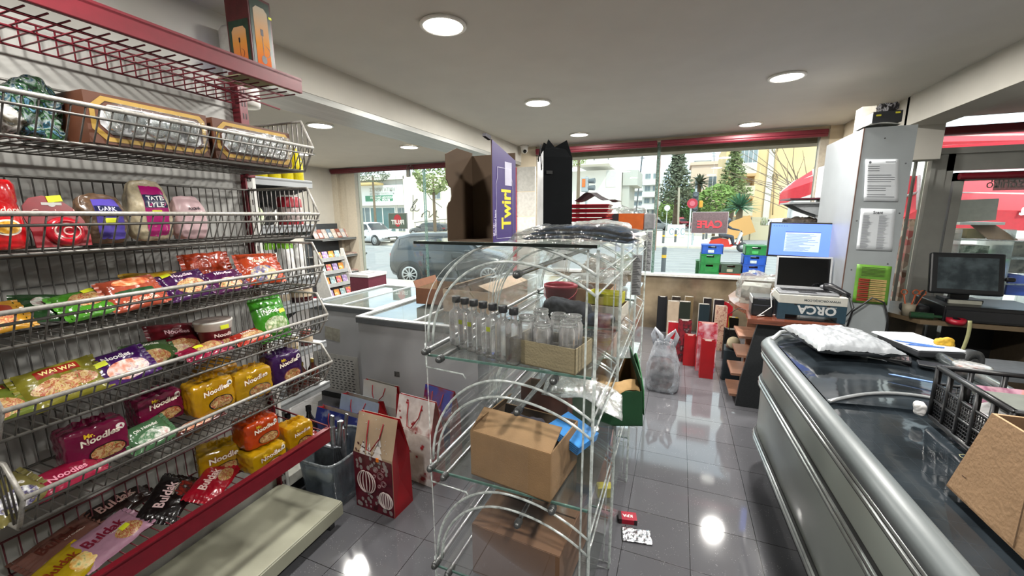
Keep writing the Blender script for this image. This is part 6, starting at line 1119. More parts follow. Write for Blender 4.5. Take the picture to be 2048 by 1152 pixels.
q = MB(); q.box((-.3, -.05, -.1), (.5, .3, -.072)); o_ = q.build('stool_top', mat('5c6064', .5)); o_.location = (1.70, 3.06, .725); tag(o_, 'grey side board behind the freezer rail carrying the tape dispenser', 'board')
q = MB(); q.box((-.25, 0, -.625), (-.2, .05, 0)); q.box((.4, .2, -.625), (.45, .25, 0)); q.box((-.25, .2, -.625), (-.2, .25, 0)); q.box((.4, 0, -.625), (.45, .05, 0)); l_ = q.build('leg_frame', mat('2c2e30', .5), o_); l_.location = (0, 0, -.1+.0); o_.location.z = .725
blob('yellow_sponge', 'small crumpled yellow sponge on the end of the freezer rail', 'sponge', (1.30, 2.70, .87), (.07, .05, .05), mat('b08c20', .8, 0, .2, 40), None, .3, 20, 7)
q = MB(); q.tube([(1.55, 3.2, .62), (1.9, 3.15, .60), (2.3, 3.0, .55)], .02); one('blue_strap', q, mat('1a1e34', .5), 'dark blue bar slanting below the till table', 'bar')

# ================= bags on the floor by the window =================
def wb(label, px0, px1, ytop, Y, col, inner='ccc8c0', side=None, d=.09, cord=None, group='paper gift bags on the floor by the window', decor=None, Wf=1):
    z0 = 0; a = at(px0, 660, Y); b_ = at(px1, 660, Y); zt = at((px0+px1)/2, ytop, Y).z
    return gift_bag('paper_bag', label, (a.x, Y, 0), R(2), (b_.x-a.x)*Wf, d, zt, col, side or 'b8b4ac', inner, cord=cord, group=group, decor=decor)
wb('black paper bag farthest left under the window', 1312, 1331, 594, 5.62, '15171a', side='101214')
wb('white-topped dark bag behind the beige one by the window', 1340, 1357, 594, 5.68, '2a2420')
wb('plain beige paper bag beside the black one under the window', 1333, 1355, 603, 5.42, 'a89884')
wb('dark green paper bag right of the beige one', 1356, 1378, 604, 5.42, '1e2820')
wb('brown bag behind the dark green one by the window', 1366, 1383, 594, 5.68, '6a5a40')
wb('dark teal paper bag in the middle of the row', 1395, 1416, 609, 5.30, '1a2a30', side='b4b0a8')
wb('dark bag behind the teal one by the window', 1403, 1419, 597, 5.66, '1c1a1c')
wb('black bag behind the rose patterned one', 1424, 1444, 600, 5.50, '201a20')
wb('beige bag with rose lattice pattern', 1429, 1452, 613, 5.05, ramp_mat(['c0a088', 'b08878', 'c8ac94', '9a6a60'], 40, .5, 'voro'), side='b49c88')
wb('red bag leaning by the desk near the window', 1446, 1462, 606, 5.55, 'a01824', side='a01824')
wb('black and yellow bag beside the desk', 1457, 1476, 636, 5.0, '1a1a16', side='b8982c')
wb('black lattice patterned bag by the wooden shelves', 1450, 1479, 660, 4.75, ramp_mat(['0e0f10', '1e2020', '2a2c2a'], 40, .4, 'voro'), side='141516')
wb('bag with red side and white front lying behind the carrier bag', 1336, 1356, 645, 4.75, 'a01a26', side='c4c0bc')
wb('dark red grape patterned bag between white carrier and red bags', 1357, 1383, 642, 4.50, ramp_mat(['4a141c', '7a1c28', '2c1418', 'a0888c'], 16, .4), side='5a1a22')
wb('smaller plain red bag with open star-shaped top', 1371, 1395, 672, 4.40, '8e1218', inner='d0b0a8', side='98141c')
wb('white picture bag standing behind the larger red bag', 1397, 1436, 648, 4.28, ramp_mat(['d0ccd0', 'c09098', 'a02030', '8890b0'], 9, .4), inner='d0a8a0', side='a81c24')
wb('larger plain red bag in front, nearest the desk', 1406, 1434, 683, 4.10, '8c1016', inner='c8b8b0', side='94121a')
t = thing('dark_bin', 'dark teal bin with a cardboard tube beside the desk side', 'bin', (.455, 4.12, 0), R(-6)); q = MB(); q.box((0, 0, 0), (.15, .2, .30), bev=.008); q.build('bin_body', mat('1b262c', .5), t); q = MB(); q.tube([(-.002, .1+.03*cos(a), .1+.03*sin(a)) for a in [2*pi*i/14 for i in range(15)]], .003); q.build('ring', mat('8c9092', .4), t)
q = MB(); q.lathe([(.001, -.11), (.045, -.11), (.052, .06), (.055, .06), (.055, .066), (.001, .066)], n=24, M=Matrix.Rotation(R(62), 4, 'X')); one('paper_cup', q, mat('a89c80', .7), 'beige round tube lying across the dark teal bin', 'tube', loc=(.53, 4.16, .352))
# plastic carrier bag with picture bag inside
t = thing('carrier_bag', 'white semi-clear carrier bag knotted over a dark picture bag, on the floor', 'carrier bag', (-.20, 3.60, 0), R(-4)); W, D = .27, .2
blob('picture_bag', '', '', (W*.42, D*.5, .002), (.23, .14, .30), ramp_mat(['0c0d10', '1c1a1c', '4a2c30', '7a4438', '101418'], 9, .4), None, .05, 6, 2, parent=t)
q = MB()
def fn(p, r_):
    a = 2*pi*p; z = .46*r_; k = (1-.45*max(0, r_-.45)/.55)*(1 if r_ > .03 else .9); m_ = (abs(cos(a))**3+abs(sin(a))**3)**(-1/3); n_ = .012*nz3(cos(a)*2, sin(a)*2, r_*5, 1.6)+.010*sin(a*9+r_*3)*max(0, r_-.4)
    return (W/2+cos(a)*m_*k*(W*.52+n_), D/2+sin(a)*m_*k*(D*.5+n_), z+.02*nz3(cos(a), sin(a), 3, 2)*r_)
q.grid(fn, 64, 36); q.build('plastic_bag', clear('fafbfc', .04, .7, .12, .35, bump=1, haze=.26, hz='e0e4ea', bs=14), t, solid=.001)
for sx in (-1, 1): q = MB(); q.tube([(W/2+sx*.07, D/2, .40), (W/2+sx*.10, D/2+.01, .50), (W/2+sx*.085, D/2, .56), (W/2+sx*.03, D/2-.01, .50), (W/2+sx*.02, D/2, .42)], [.022, .02, .012, .02, .02], 10); q.build('handle_loop', clear('f2f4f6', .1, .7, .2, .4, bump=1, haze=.7, hz='c4c8ce', bs=14), t)
# lit signs hanging on the glass
def led_sign(label, p0, p1, txt, bgc, tc, extra=None):
    a = at(*p0, YF-.03); b_ = at(*p1, YF-.03); t = thing('led_sign', label, 'sign', (a.x, YF-.03, b_.z)); w_, h_ = b_.x-a.x, a.z-b_.z
    q = MB(); q.box((-.008, .0, -.008), (w_+.008, .018, h_+.008)); q.build('frame', mat('8c8c90', .4, .3), t); q = MB(); q.box((0, -.001, 0), (w_, .0, h_)); q.build('panel', bgc, t)
    if extra: extra(t, w_, h_)
    q = MB(); put_text(q, txt, w_*.72, Matrix.Translation((w_*.5, -.0035, h_*.42)) @ TM((0, 0, 0), (-1, 0, 0), (0, 0, 1)), bold=.04); q.build('lettering', tc, t)
    q = MB(); q.tube([(w_*.5, .01, h_), (w_*.5, .01, h_+.7)], .0015, 4); q.build('hanging_wire', mat('8c8c8c', .4), t); return t
led_sign('dark speckled sign with mirrored red CAFE lettering on the front window', (1386, 425), (1453, 466), 'CAFE', ramp_mat(['3a3034', '463c40', '8a7478'], 260, .4), mat('a8303c', .5))
def berry(t, w_, h_): q = MB(); q.prism([(w_*.5+w_*.22*cos(a)*(1-.35*max(0, -sin(a))), h_*.52+h_*.42*sin(a)) for a in [2*pi*i/24 for i in range(24)]], .0006, M=Matrix.Translation((0, -.0028, 0)) @ Matrix(((1, 0, 0, 0), (0, 0, 1, 0), (0, 1, 0, 0), (0, 0, 0, 1)))); q.build('printed_strawberry', mat('a03038', .5), t)
led_sign('green-grey sign with red strawberry and mirrored FRUIT lettering', (777, 427), (814, 457), 'FRUIT', mat('4a5a50', .4, 0, .1, 60), mat('c8d0cc', .5), berry)
# ================= outside: ground and street =================
GZ = -.42
ASPH = mat('8c8c8c', .9, 0, .06, 2, .05, 40)
struct('ground', bx(((-120, YF+.35, GZ-.3), (130, 220, GZ))), ASPH)
struct('pavement', bx(((-14, YF+.2, GZ), (3.3, 9.2, -.2)), ((-14, YF+.12, -.2), (3.4, YF+.25, 0))), mat('c4bcb0', .9, 0, .08, 3, .05, 20))
struct('far_pavement', bx(((-60, 22.5, GZ), (-13, 60, GZ+.12)), ((-11, 26, GZ), (4.0, 50, GZ+.12)), ((9, 33, GZ), (60, 60, GZ+.12))), mat('cfc6b8', .9, 0, .06, 3))
q = MB()
for k in range(9): q.box((-22+k*1.6, 20.6, GZ), (-21+k*1.6, 21.2, GZ+.006))
for k in range(14): q.box((-3, 10+k*1.0, GZ), (9, 10.12+k*1.0, GZ+.006), M=Matrix.Rotation(0, 4, 'Z'))
struct('road_marking', q, mat('a4a4a0', .8))
def G(px, py, z=GZ):    # ground point under a measured sight line
    d = CF*FPX+CR*(px-CXP)-CU*(py-CYP); return Vector((0, 0, CAMH))+d*((z-CAMH)/d.z)
# --- cars ---
def car(label, loc, rz, col, L=4.2, W=1.75, H=1.5, kind='suv', group=None):
    t = thing('car', label, 'car', loc, rz, group); hw = W/2
    # stations along x (front = +x): (x, sill z, belt z, roof z, half width belt, half width roof)
    st = [(-L*.5, .42, .70, .78, .80, .5), (-L*.48, .32, .88, .95, .93, .62), (-L*.42, .26, .95, H*.86, .98, .72), (-L*.30, .24, .96, H*.985, 1, .74), (-L*.05, .24, .94, H, 1, .76), (L*.08, .24, .92, H*.97, 1, .74), (L*.22, .24, .90, .98, 1, .80), (L*.36, .25, .84, .88, .98, .78), (L*.46, .30, .70, .74, .90, .6), (L*.5, .40, .55, .58, .78, .5)] if kind != 'hatch' else \
         [(-L*.5, .42, .80, .95, .84, .6), (-L*.48, .32, .95, 1.2, .94, .66), (-L*.43, .26, .98, H*.93, .98, .70), (-L*.32, .24, .97, H*.99, 1, .74), (-L*.05, .24, .95, H, 1, .76), (L*.10, .24, .93, H*.96, 1, .74), (L*.27, .24, .92, 1.0, 1, .80), (L*.38, .25, .88, .92, .98, .78), (L*.46, .30, .76, .80, .92, .6), (L*.5, .40, .60, .62, .82, .5)]
    body = MB(); rows = []
    for x, zs, zb_, zr, kb, kr in st:
        rows.append([(x, -hw*.86*kb, zs), (x, -hw*kb, zs+.12), (x, -hw*kb, zb_*.75), (x, -hw*kb*.96, zb_), (x, -hw*kr, zr-.03), (x, -hw*kr*.7, zr), (x, hw*kr*.7, zr), (x, hw*kr, zr-.03), (x, hw*kb*.96, zb_), (x, hw*kb, zb_*.75), (x, hw*kb, zs+.12), (x, hw*.86*kb, zs)])
    n = 12; vs = [v for r_ in rows for v in r_]; fs = []; gl = []
    for i in range(len(rows)-1):
        for j in range(n):
            a, b_ = i*n+j, i*n+(j+1) % n; f_ = (a, b_, b_+n, a+n)
            fs.append(f_)
    fs += [tuple(range(n)), tuple(range((len(rows)-1)*n+n-1, (len(rows)-1)*n-1, -1))]
    body._add(vs, fs, True); body.build('body', mat(col, .25, .1, .04, 2, coat=.5), t)
    DG = mat('2a3238', .1, 0, .2, 2, spec=.35)
    def lerp(a, b_, f_): return tuple(x+(y-x)*f_ for x, y in zip(a, b_))
    for sd_ in (0, 1):     # side windows, on the band between belt and roof
        for (i0, i1) in ((2, 4), (4, 5)):
            q = MB(); lo, hi = (3, 4) if sd_ == 0 else (8, 7); pts = []
            for i in range(i0, i1+1): pts.append(lerp(rows[i][lo], rows[i][hi], .12))
            if i1 == 5: pts.append(lerp(lerp(rows[5][lo], rows[6][lo], .7), lerp(rows[5][hi], rows[6][hi], .7), .12))
            for i in range(i1, i0-1, -1): pts.append(lerp(rows[i][lo], rows[i][hi], .88))
            o_ = -.012 if sd_ == 0 else .012; pts = [(x+(.04 if k in (0, len(pts)-1) else 0), y+o_, z) for k, (x, y, z) in enumerate(pts)]
            q._add(pts, [tuple(range(len(pts)))]); q.build('side_window', DG, t)
    for a, b_, nm in ((5, 6, 'windscreen'), (1, 2, 'rear_window')):
        q = MB(); A, B_ = rows[a], rows[b_]; p = [lerp(A[4], B_[4], .1), lerp(A[5], B_[5], .08), lerp(A[6], B_[6], .08), lerp(A[7], B_[7], .1), lerp(A[7], B_[7], .9), lerp(A[6], B_[6], .92), lerp(A[5], B_[5], .92), lerp(A[4], B_[4], .9)]
        q._add([(x+(.01 if a == 5 else -.01), y, z+.014) for x, y, z in p], [tuple(range(8))]); q.build(nm, DG, t)
    for x in (-L*.32, L*.32):
        for s_ in (-1, 1):
            q = MB(); q.lathe([(.001, 0), (.33, 0), (.335, .02), (.335, .19), (.31, .21), (.23, .21)], n=28, M=Matrix.Translation((x, s_*(hw-.20), .33)) @ Matrix.Rotation(-s_*pi/2, 4, 'X')); w_ = q.build('wheel', mat('1a1b1d', .7), t)
            q = MB(); q.lathe([(.385, .0), (.385, .215), (.34, .216)], n=28, M=Matrix.Translation((x, s_*(hw-.21), .34)) @ Matrix.Rotation(-s_*pi/2, 4, 'X')); q.build('wheel_arch', mat('202224', .7), t)
            q = MB(); MM_ = Matrix.Translation((x, s_*(hw+.012), .33)) @ Matrix.Rotation(-s_*pi/2, 4, 'X'); q.lathe([(.19, -.01), (.23, 0), (.235, .004), (.20, .004)], n=28, M=MM_)
            for k in range(10): q.box((-.016, .03, -.005), (.016, .21, .006), M=MM_ @ Matrix.Rotation(k*pi/5, 4, 'Z'))
            q.lathe([(.001, .008), (.05, .006)], n=14, M=MM_); q.build('rim_spokes', mat('b4b6b8', .3, .6), w_)
    for s_ in (-1, 1):
        q = MB(); q.box((L*.43, s_*hw*.62-.16, .60), (L*.475, s_*hw*.62+.16, .70), bev=.02); q.build('headlight', mat('c8ccd0', .1), t)
        q = MB(); q.box((-L*.50, s_*hw*.66-.13, .78), (-L*.462, s_*hw*.66+.13, .92), bev=.02); q.build('tail_light', mat('a0101c', .2), t)
        q = MB(); q.box((L*.14, s_*(hw+.10)-.08, .93), (L*.19, s_*(hw+.10)+.08, 1.05), bev=.03); q.build('door_mirror', mat(col, .3), t)
        q = MB(); [q.box((x, s_*(hw+.008)-.01, .80), (x+.14, s_*(hw+.008)+.01, .83), bev=.006) for x in (-L*.18, L*.04)]; q.build('door_handle', mat('5c6064' if col > '9' else '202326', .3, .4), t)
        q = MB(); [q.box((x, s_*(hw+.001)-.003, .34), (x+.008, s_*(hw+.001)+.003, .92)) for x in (-L*.2, L*.03, L*.2)]; q.build('door_seam', mat('1c1e20', .6), t)
    q = MB(); q.box((L*.47, -hw*.45, .42), (L*.505, hw*.45, .58), bev=.02); q.build('grille', mat('18191b', .4), t); q = MB(); q.box((L*.505, -.25, .40), (L*.512, .25, .5)); q.box((-L*.512, -.25, .55), (-L*.50, .25, .66)); q.build('number_plate', mat('d0d0c8', .5), t)
    return t
c1 = G(735, 490); car('white car driving along the far side of the street, left window', (c1.x-.3, c1.y+.9, GZ), R(-12), 'd4d6d8', 4.3, 1.78, 1.55, 'suv')
c2 = G(803, 572); car('dark grey small hatchback parked right outside the left window', (c2.x+1.15, c2.y+1.15, GZ), R(14), '2c3135', 3.55, 1.65, 1.5, 'hatch')
c3 = G(850, 476); car('black car behind the white car, seen through the left window', (c3.x, c3.y+1, GZ), R(168), '26292c', 4.4, 1.75, 1.4, 'suv')
c4 = G(1366, 456); car('red car driving away in the distance, front window', (c4.x, c4.y, GZ), R(94), 'a8283a', 4.4, 1.85, 1.6, 'suv')
c5 = G(1556, 474); car('white car parked before the yellow flats, behind the monitor', (c5.x+1.1, c5.y+1, GZ), R(8), 'd8dadc', 4.4, 1.8, 1.6, 'hatch')
c6 = G(1326, 462); car('pale distant car behind the painted bin container', (c6.x-1, c6.y+1, GZ), R(10), 'b8bcc0', 4.2, 1.75, 1.5, 'suv')
# --- buildings ---
def win(t, x0, x1, z0, z1, y, col='6c7a80', fr='c8c8c4', n=2, name='window'):
    q = MB(); q.box((x0, y-.05, z0), (x1, y-.0, z1)); w_ = q.build(name, mat(col, .15, 0, .15, 1), t); q = MB(); e = (x1-x0)*.035
    q.box((x0-e, y-.09, z0-e), (x1+e, y-.04, z0)); q.box((x0-e, y-.09, z1), (x1+e, y-.04, z1+e))
    for k in range(n+1): x = x0+(x1-x0)*k/n; q.box((x-e/2, y-.09, z0), (x+e/2, y-.05, z1))
    q.build('window_frame', mat(fr, .5), w_)
Y_ = 40.0
def A(px, py, Y=Y_): return at(px, py, Y)
# bank-like shop across the street, left window
a, b_ = A(700, 362), A(815, 470); t = thing('bank_building', 'low white building with a green Greek sign across the street, left window', 'building', (0, 0, 0))
bx(((a.x-6, Y_, GZ), (b_.x, Y_+8, A(750, 362).z)), ((a.x-7, Y_-1, A(750, 362).z), (b_.x+.6, Y_+9, A(750, 352).z))).build('wall', mat('d4d2cc', .8, 0, .03, .5), t)
bx(((a.x-6, Y_-.6, A(700, 412).z), (A(814, 412).x, Y_-.02, A(700, 374).z))).build('fascia', mat('d6d9da', .6, 0, .02, .5), t)
bx(((a.x-6.5, Y_-2.2, A(700, 374).z), (A(774, 374).x, Y_-.6, A(700, 370).z))).build('awning', mat('c4ac78', .7), t)
bx(((A(738, 392).x, Y_-.66, A(750, 403).z), (A(792, 392).x, Y_-.6, A(750, 392).z))).build('green_panel', mat('2e7c5c', .5), t)
def wt(s, px, py, w_px, c, Y=Y_-.7, par=None, bold=.03, mir=False):
    p, p2 = at(px, py, Y), at(px+w_px, py, Y); q = MB(); put_text(q, s, (p2.x-p.x), TM(p, (-1 if mir else 1, 0, 0), (0, 0, 1)), bold=bold); q.build('lettering', mat(c, .6), par)
wt('ΣΥΝΕΡΓΑΤΙΚΗ', 764, 379, 52, '9a9c94', par=t); wt('ΚΕΝΤΡΙΚΗ ΤΡΑΠΕΖΑ ΛΤΔ', 764, 387, 50, '9aa09c', par=t); wt('ΠΡΑΤΗΡΙΟ ΛΕΥΚΩΣΙΑΣ', 765, 395, 50, 'e8ece8', par=t); wt('ΤΗΛ. 757128', 765, 400.5, 30, 'e8ece8', par=t)
for x0, x1 in ((700, 718), (722, 742), (743, 792), (797, 814)): win(t, A(x0, 440).x, A(x1, 440).x, A(x0, 462).z, A(x0, 416).z, Y_-.02, '54666c' if x0 != 743 else '2e5c60', 'c8c8c4', 2)
# cream wall with drawn marks
a, b_ = A(816, 352), A(905, 460); t = thing('cream_wall_building', 'plain cream wall with thin black graffiti beside the low white building', 'building', (0, 0, 0))
bx(((a.x, Y_-1, GZ), (b_.x+6, Y_+6, A(840, 352).z))).build('wall', mat('dcd4c2', .85, 0, .04, .7), t)
q = MB(); q.tube([A(825+6*cos(k*.5)+k*.3, 410+12*sin(k*.35), Y_-1.06) for k in range(26)], .035, 4); q.tube([A(840+3*k+4*cos(k*1.3), 428+7*sin(k*1.1), Y_-1.06) for k in range(14)], .04, 4); q.tube([A(826, 390, Y_-1.06), A(826, 440, Y_-1.06)], .03, 4); q.build('graffiti', mat('3a3c3e', .8), t)
win(t, A(874, 360).x, A(890, 360).x, A(880, 398).z, A(880, 378).z, Y_-1, '6c7478')
t = thing('railing', 'thin dark railing before the cream wall, left window', 'railing', (0, 0, 0)); q = MB(); Y2 = 30
q.tube([A(828, 445, Y2), A(905, 437, Y2)], .03, 5); q.tube([A(828, 458, Y2), A(905, 458, Y2)], .03, 5); [q.tube([A(830+k*12, 444-k*1.2, Y2), (A(830+k*12, 464, Y2).x, Y2, GZ)], .02, 5) for k in range(7)]; q.build('bars', mat('4c5054', .6), t)
# overhead cable, signs
q = MB(); q.tube([at(838, 352, 28), at(846, 372, 28), at(862, 398, 28), at(884, 415, 28)], .025, 5); one('overhead_cable', q, mat('3c3e3e', .7), 'sagging black cable before the cream wall, left window', 'cable')
# white modern house, front window left
Y_ = 38.0; t = thing('white_house', 'white flat-roofed house with balcony and garage panel, front window left part', 'building', (0, 0, 0)); WM = mat('d6d2ca', .8, 0, .03, .5)
bx(((A(1060, 330).x, Y_, GZ), (A(1248, 330).x, Y_+9, A(1200, 345).z)), ((A(1060, 330).x, Y_-1.6, A(1180, 338).z), (A(1231, 330).x, Y_+.1, A(1180, 332).z)), ((A(1155, 315).x, Y_+2, A(1180, 332).z), (A(1218, 315).x, Y_+8, A(1200, 313).z))).build('wall', WM, t)
q = MB(); q.box((A(1150, 320).x, Y_-1.6, A(1180, 332).z), (A(1230, 320).x, Y_-1.5, A(1180, 318).z)); q.build('balcony_wall', WM, t)
q = MB(); [q.box((A(px, 320).x, Y_-1.68, A(1180, 331).z), (A(px, 320).x+.06, Y_-1.6, A(1180, 317).z)) for px in (1150, 1182, 1203, 1229)]; q.box((A(1150, 320).x, Y_-1.68, A(1180, 317).z), (A(1230, 320).x, Y_-1.5, A(1180, 316).z)); q.build('balcony_rail', mat('5c5e60', .6), t)
q = MB(); q.box((A(1219, 370).x, Y_-.05, A(1219, 377).z), (A(1238, 370).x, Y_, A(1219, 346).z)); q.build('garage_panel', mat('c4c4c0', .6), t)
bx(((A(1249, 345).x, Y_+1, A(1260, 372).z), (A(1278, 345).x, Y_+6, A(1260, 342).z)), ((A(1248, 345).x, Y_+1.2, GZ), (A(1262, 345).x, Y_+6, A(1260, 372).z))).build('stair_block', mat('b4b4ae', .8), t)
# far white blocks
for i, (px0, px1, pt, pb, Y2, lb) in enumerate(((1265, 1287, 362, 425, 95, 'distant white flats left of the pole'), (1287, 1318, 345, 430, 70, 'nearer white flats with balconies touching the wooden pole'), (1190, 1226, 400, 440, 60, 'low shopfront under the white house'))):
    t = thing('white_flats', lb, 'building', (0, 0, 0), 0, 'distant white buildings'); a, b_ = at(px0, pt, Y2), at(px1, pb, Y2)
    bx(((a.x, Y2, GZ), (b_.x, Y2+10, a.z))).build('wall', mat('d4d4d0', .8, 0, .04, .3), t)
    n = 4
    for r_ in range(n):
        z0 = GZ+1+(a.z-GZ-1)*r_/n; s_ = (a.z-GZ)/n*.5; bx(((a.x, Y2-.8, z0-.1), (b_.x, Y2, z0+.7))).build('balcony', mat('dcdcd8', .8), t)
        for c_ in range(2): win(t, a.x+(b_.x-a.x)*(.12+.45*c_), a.x+(b_.x-a.x)*(.42+.45*c_), z0+.9, z0+.9+s_*.7, Y2, '7c8a90')
# pinkish houses
for i, (px0, px1, pt, Y2, col, lb) in enumerate(((1384, 1436, 331, 75, 'd0b8a4', 'pinkish block between the two tall conifers'), (1392, 1412, 322, 90, 'd8d8d4', 'white upper block above the pinkish one'))):
    t = thing('house', lb, 'building', (0, 0, 0), 0, 'houses between the conifers'); a, b_ = at(px0, pt, Y2), at(px1, 430, Y2)
    bx(((a.x, Y2, GZ), (b_.x, Y2+8, a.z)), ((a.x-.3, Y2-.3, a.z), (b_.x+.3, Y2+8, a.z+.5))).build('wall', mat(col, .85, 0, .04, .3), t)
    for c_ in range(2): win(t, a.x+(b_.x-a.x)*(.15+.45*c_), a.x+(b_.x-a.x)*(.4+.45*c_), a.z*.6, a.z*.8, Y2, '5c666c')
t = thing('rooftop_mast', 'thin lattice antenna mast on a roof between the conifers', 'antenna', (0, 0, 0)); q = MB(); p = at(1428, 331, 76); p.z = at(1400, 331, 75).z+.5; q.tube([p, at(1428, 300, 76)], .12, 4); [q.tube([at(1424, y, 76), at(1432, y, 76)], .08, 4) for y in (302, 307, 312)]; q.build('mast', mat('9aa0a4', .6), t)
# yellow flats
Y_ = 46.0; t = thing('yellow_flats', 'cream yellow block of flats with glazed balconies, right of the front window', 'building', (0, 0, 0)); YM = mat('dcc090', .85, 0, .05, .5)
zr = A(1520, 250).z; bx(((A(1471, 300).x, Y_+2, GZ), (A(1600, 300).x, Y_+12, zr)), ((A(1540, 300).x, Y_+.5, GZ), (A(1700, 300).x, Y_+3, zr+3))).build('wall', YM, t)
for (z_px0, z_px1, glz) in ((334, 290, 1), (386, 345, 0), (432, 398, 0)):
    zb_ = A(1520, z_px0).z; zt_ = A(1520, z_px1).z; bx(((A(1488, 300).x, Y_-.3, zb_-.25), (A(1540, 300).x, Y_+2.1, zb_))).build('balcony_slab', mat('cfa878', .8), t)
    q = MB(); q.box((A(1488, 300).x, Y_-.3, zb_), (A(1540, 300).x, Y_-.2, zb_+.95)); q.build('balcony_parapet', mat('dcd4c4', .8) if glz else mat('d8ccb4', .8), t)
    if glz: win(t, A(1497, 300).x, A(1539, 300).x, zb_+1.0, zt_+.6, Y_-.2, '8c989c', 'e0e0dc', 4); win(t, A(1472, 300).x, A(1488, 300).x, zb_+.6, zt_-.2, Y_+2, 'b0b8b8', 'e0e0dc', 3)
    else: win(t, A(1512, 300).x, A(1536, 300).x, zb_+.6, zt_-.3, Y_+2, 'a8a89c', 'e0dccc', 5)
win(t, A(1573, 300).x, A(1581, 300).x, A(1577, 348).z, A(1577, 312).z, Y_+.5, '6c6c68', 'd0ccc0', 2); win(t, A(1577, 300).x, A(1583, 300).x, A(1577, 290).z, A(1577, 278).z, Y_+.5, '6c6c68', 'd0ccc0', 1); win(t, A(1568, 300).x, A(1576, 300).x, A(1570, 384).z, A(1570, 368).z, Y_+.5, '6c6c68', 'd0ccc0', 2)
bx(((A(1568, 300).x, Y_+.35, GZ), (A(1583, 300).x, Y_+.5, zr+2))).build('white_strip', mat('d8d4c8', .8), t)
q = MB(); q.tube([A(1552, 300, Y_+.3), A(1545, 430, Y_+.3)], .06, 5); q.build('drain_pipe', mat('b49c74', .7), t)
q = MB(); [q.tube([A(1550+5*cos(a_), py+8*sin(a_), Y_+.35) for a_ in [2*pi*i/14 for i in range(15)]], .06, 4) for py in (298, 355)]; q.build('wall_ornament', mat('8c7c60', .7), t)
t = thing('garden_wall', 'low cream garden wall and posts before the yellow flats', 'wall', (0, 0, 0)); Y2 = 36; q = MB(); q.box((at(1455, 440, Y2).x, Y2, GZ), (at(1540, 440, Y2).x, Y2+.2, at(1500, 450, Y2).z)); [q.box((at(px, 440, Y2).x, Y2-.1, GZ), (at(px, 440, Y2).x+.3, Y2+.3, at(px, 434, Y2).z)) for px in (1466, 1503, 1512)]; q.build('wall', mat('c8bca0', .85), t)
q = MB(); [q.tube([at(1466+k*3, 451, Y2), at(1466+k*3, 436, Y2)], .03, 4) for k in range(24)]; q.tube([at(1466, 436, Y2), at(1538, 436, Y2)], .03, 4); q.build('railing', mat('b8b0a0', .6), t)
# --- plants ---
def leafmesh(n_, fn, s_, seed=1):
    random.seed(seed); q = MB()
    vs, fs = [], []
    for k in range(n_):
        p, d = fn(); a = Vector((random.uniform(-1, 1), random.uniform(-1, 1), random.uniform(-.6, .6))).normalized(); b_ = a.orthogonal().normalized(); z = s_*random.uniform(.6, 1.4); p = Vector(p)
        vs += [p-a*z, p+b_*z*.45, p+a*z, p-b_*z*.45]; fs.append(tuple(range(4*k, 4*k+4)))
    q._add(vs, fs, True); return q
LG = ramp_mat(['24401c', '3c5c28', '527438'], 1.2, .8); LG2 = ramp_mat(['4a6428', '6c8840', '869c58'], 1.5, .8); LG3 = ramp_mat(['464e40', '626a56', '767c66'], 1.2, .8)
def conifer(label, px, pyt, pyb, Y, wpx, m_, seed):
    p0 = at(px, pyb, Y); p1 = at(px, pyt, Y); w_ = wpx/2*(Y/FPX)*1.5; h_ = p1.z-GZ; t = thing('conifer_tree', label, 'tree', (p0.x, Y, GZ), 0, 'trees beyond the street'); z0 = p0.z-GZ
    q = MB(); q.tube([(0, 0, 0), (.1, 0, h_*.5), (0, 0, h_)], [.3, .2, .05], 8); q.build('trunk', mat('5c4e40', .9), t)
    tiers = 14
    def fn():
        k = random.random(); z = z0+(h_-z0)*k; r_ = w_*(1-k*.85)*(.55+.45*abs(sin(k*tiers*pi)))*math.sqrt(random.random()); a = random.choice([i*pi/4+k*9 for i in range(8)])+random.gauss(0, .22); return (r_*cos(a), r_*sin(a), z+.18*r_), 0
    leafmesh(2600, fn, w_*.085, seed).build('foliage', m_, t); return t
def bush(label, px, py, Y, wpx, hpx, m_, seed, name='bush', n_=1800, s_=.09):
    p = at(px, py, Y); w_, h_ = wpx/2*Y/FPX*1.1, hpx/2*Y/FPX*1.05; t = thing(name, label, 'bush' if name == 'bush' else 'tree', (p.x, Y, GZ), 0, 'trees beyond the street')
    def fn():
        d = Vector((random.gauss(0, 1), random.gauss(0, 1), random.gauss(0, 1))).normalized()*random.uniform(.55, 1)**.5; n_ = 1+.25*noise.noise(d*2+Vector((seed, 0, 0))); return (d.x*w_*n_, d.y*w_*.7*n_, p.z-GZ+d.z*h_*n_), 0
    leafmesh(n_, fn, min(w_, h_)*s_*1.4, seed).build('foliage', m_, t); q = MB(); q.tube([(0, 0, 0), (0, 0, p.z-GZ)], [.14, .08], 6); q.build('stem', mat('6a5a48', .9), t); return t
conifer('tall open-branched conifer, left one of the two in the front window', 1351, 299, 410, 50, 56, LG3, 1)
conifer('narrow yellowish conifer before the yellow flats, right one of the two', 1463, 294, 400, 44, 46, ramp_mat(['4c5a34', '6a7848', '848c5c'], 1.2, .8), 2)
bush('light green rounded bush left of the spiky plant', 1432, 402, 39, 62, 54, LG2, 3); bush('dark green bush behind the round red sign', 1388, 425, 48, 30, 36, LG, 4); bush('green hedge below the distant white flats', 1335, 425, 60, 30, 40, LG2, 5); bush('small hedge beside the garden wall posts', 1522, 443, 37, 18, 14, LG2, 6, n_=700)
bush('dense trees behind the left conifer', 1362, 405, 68, 60, 60, LG, 9)
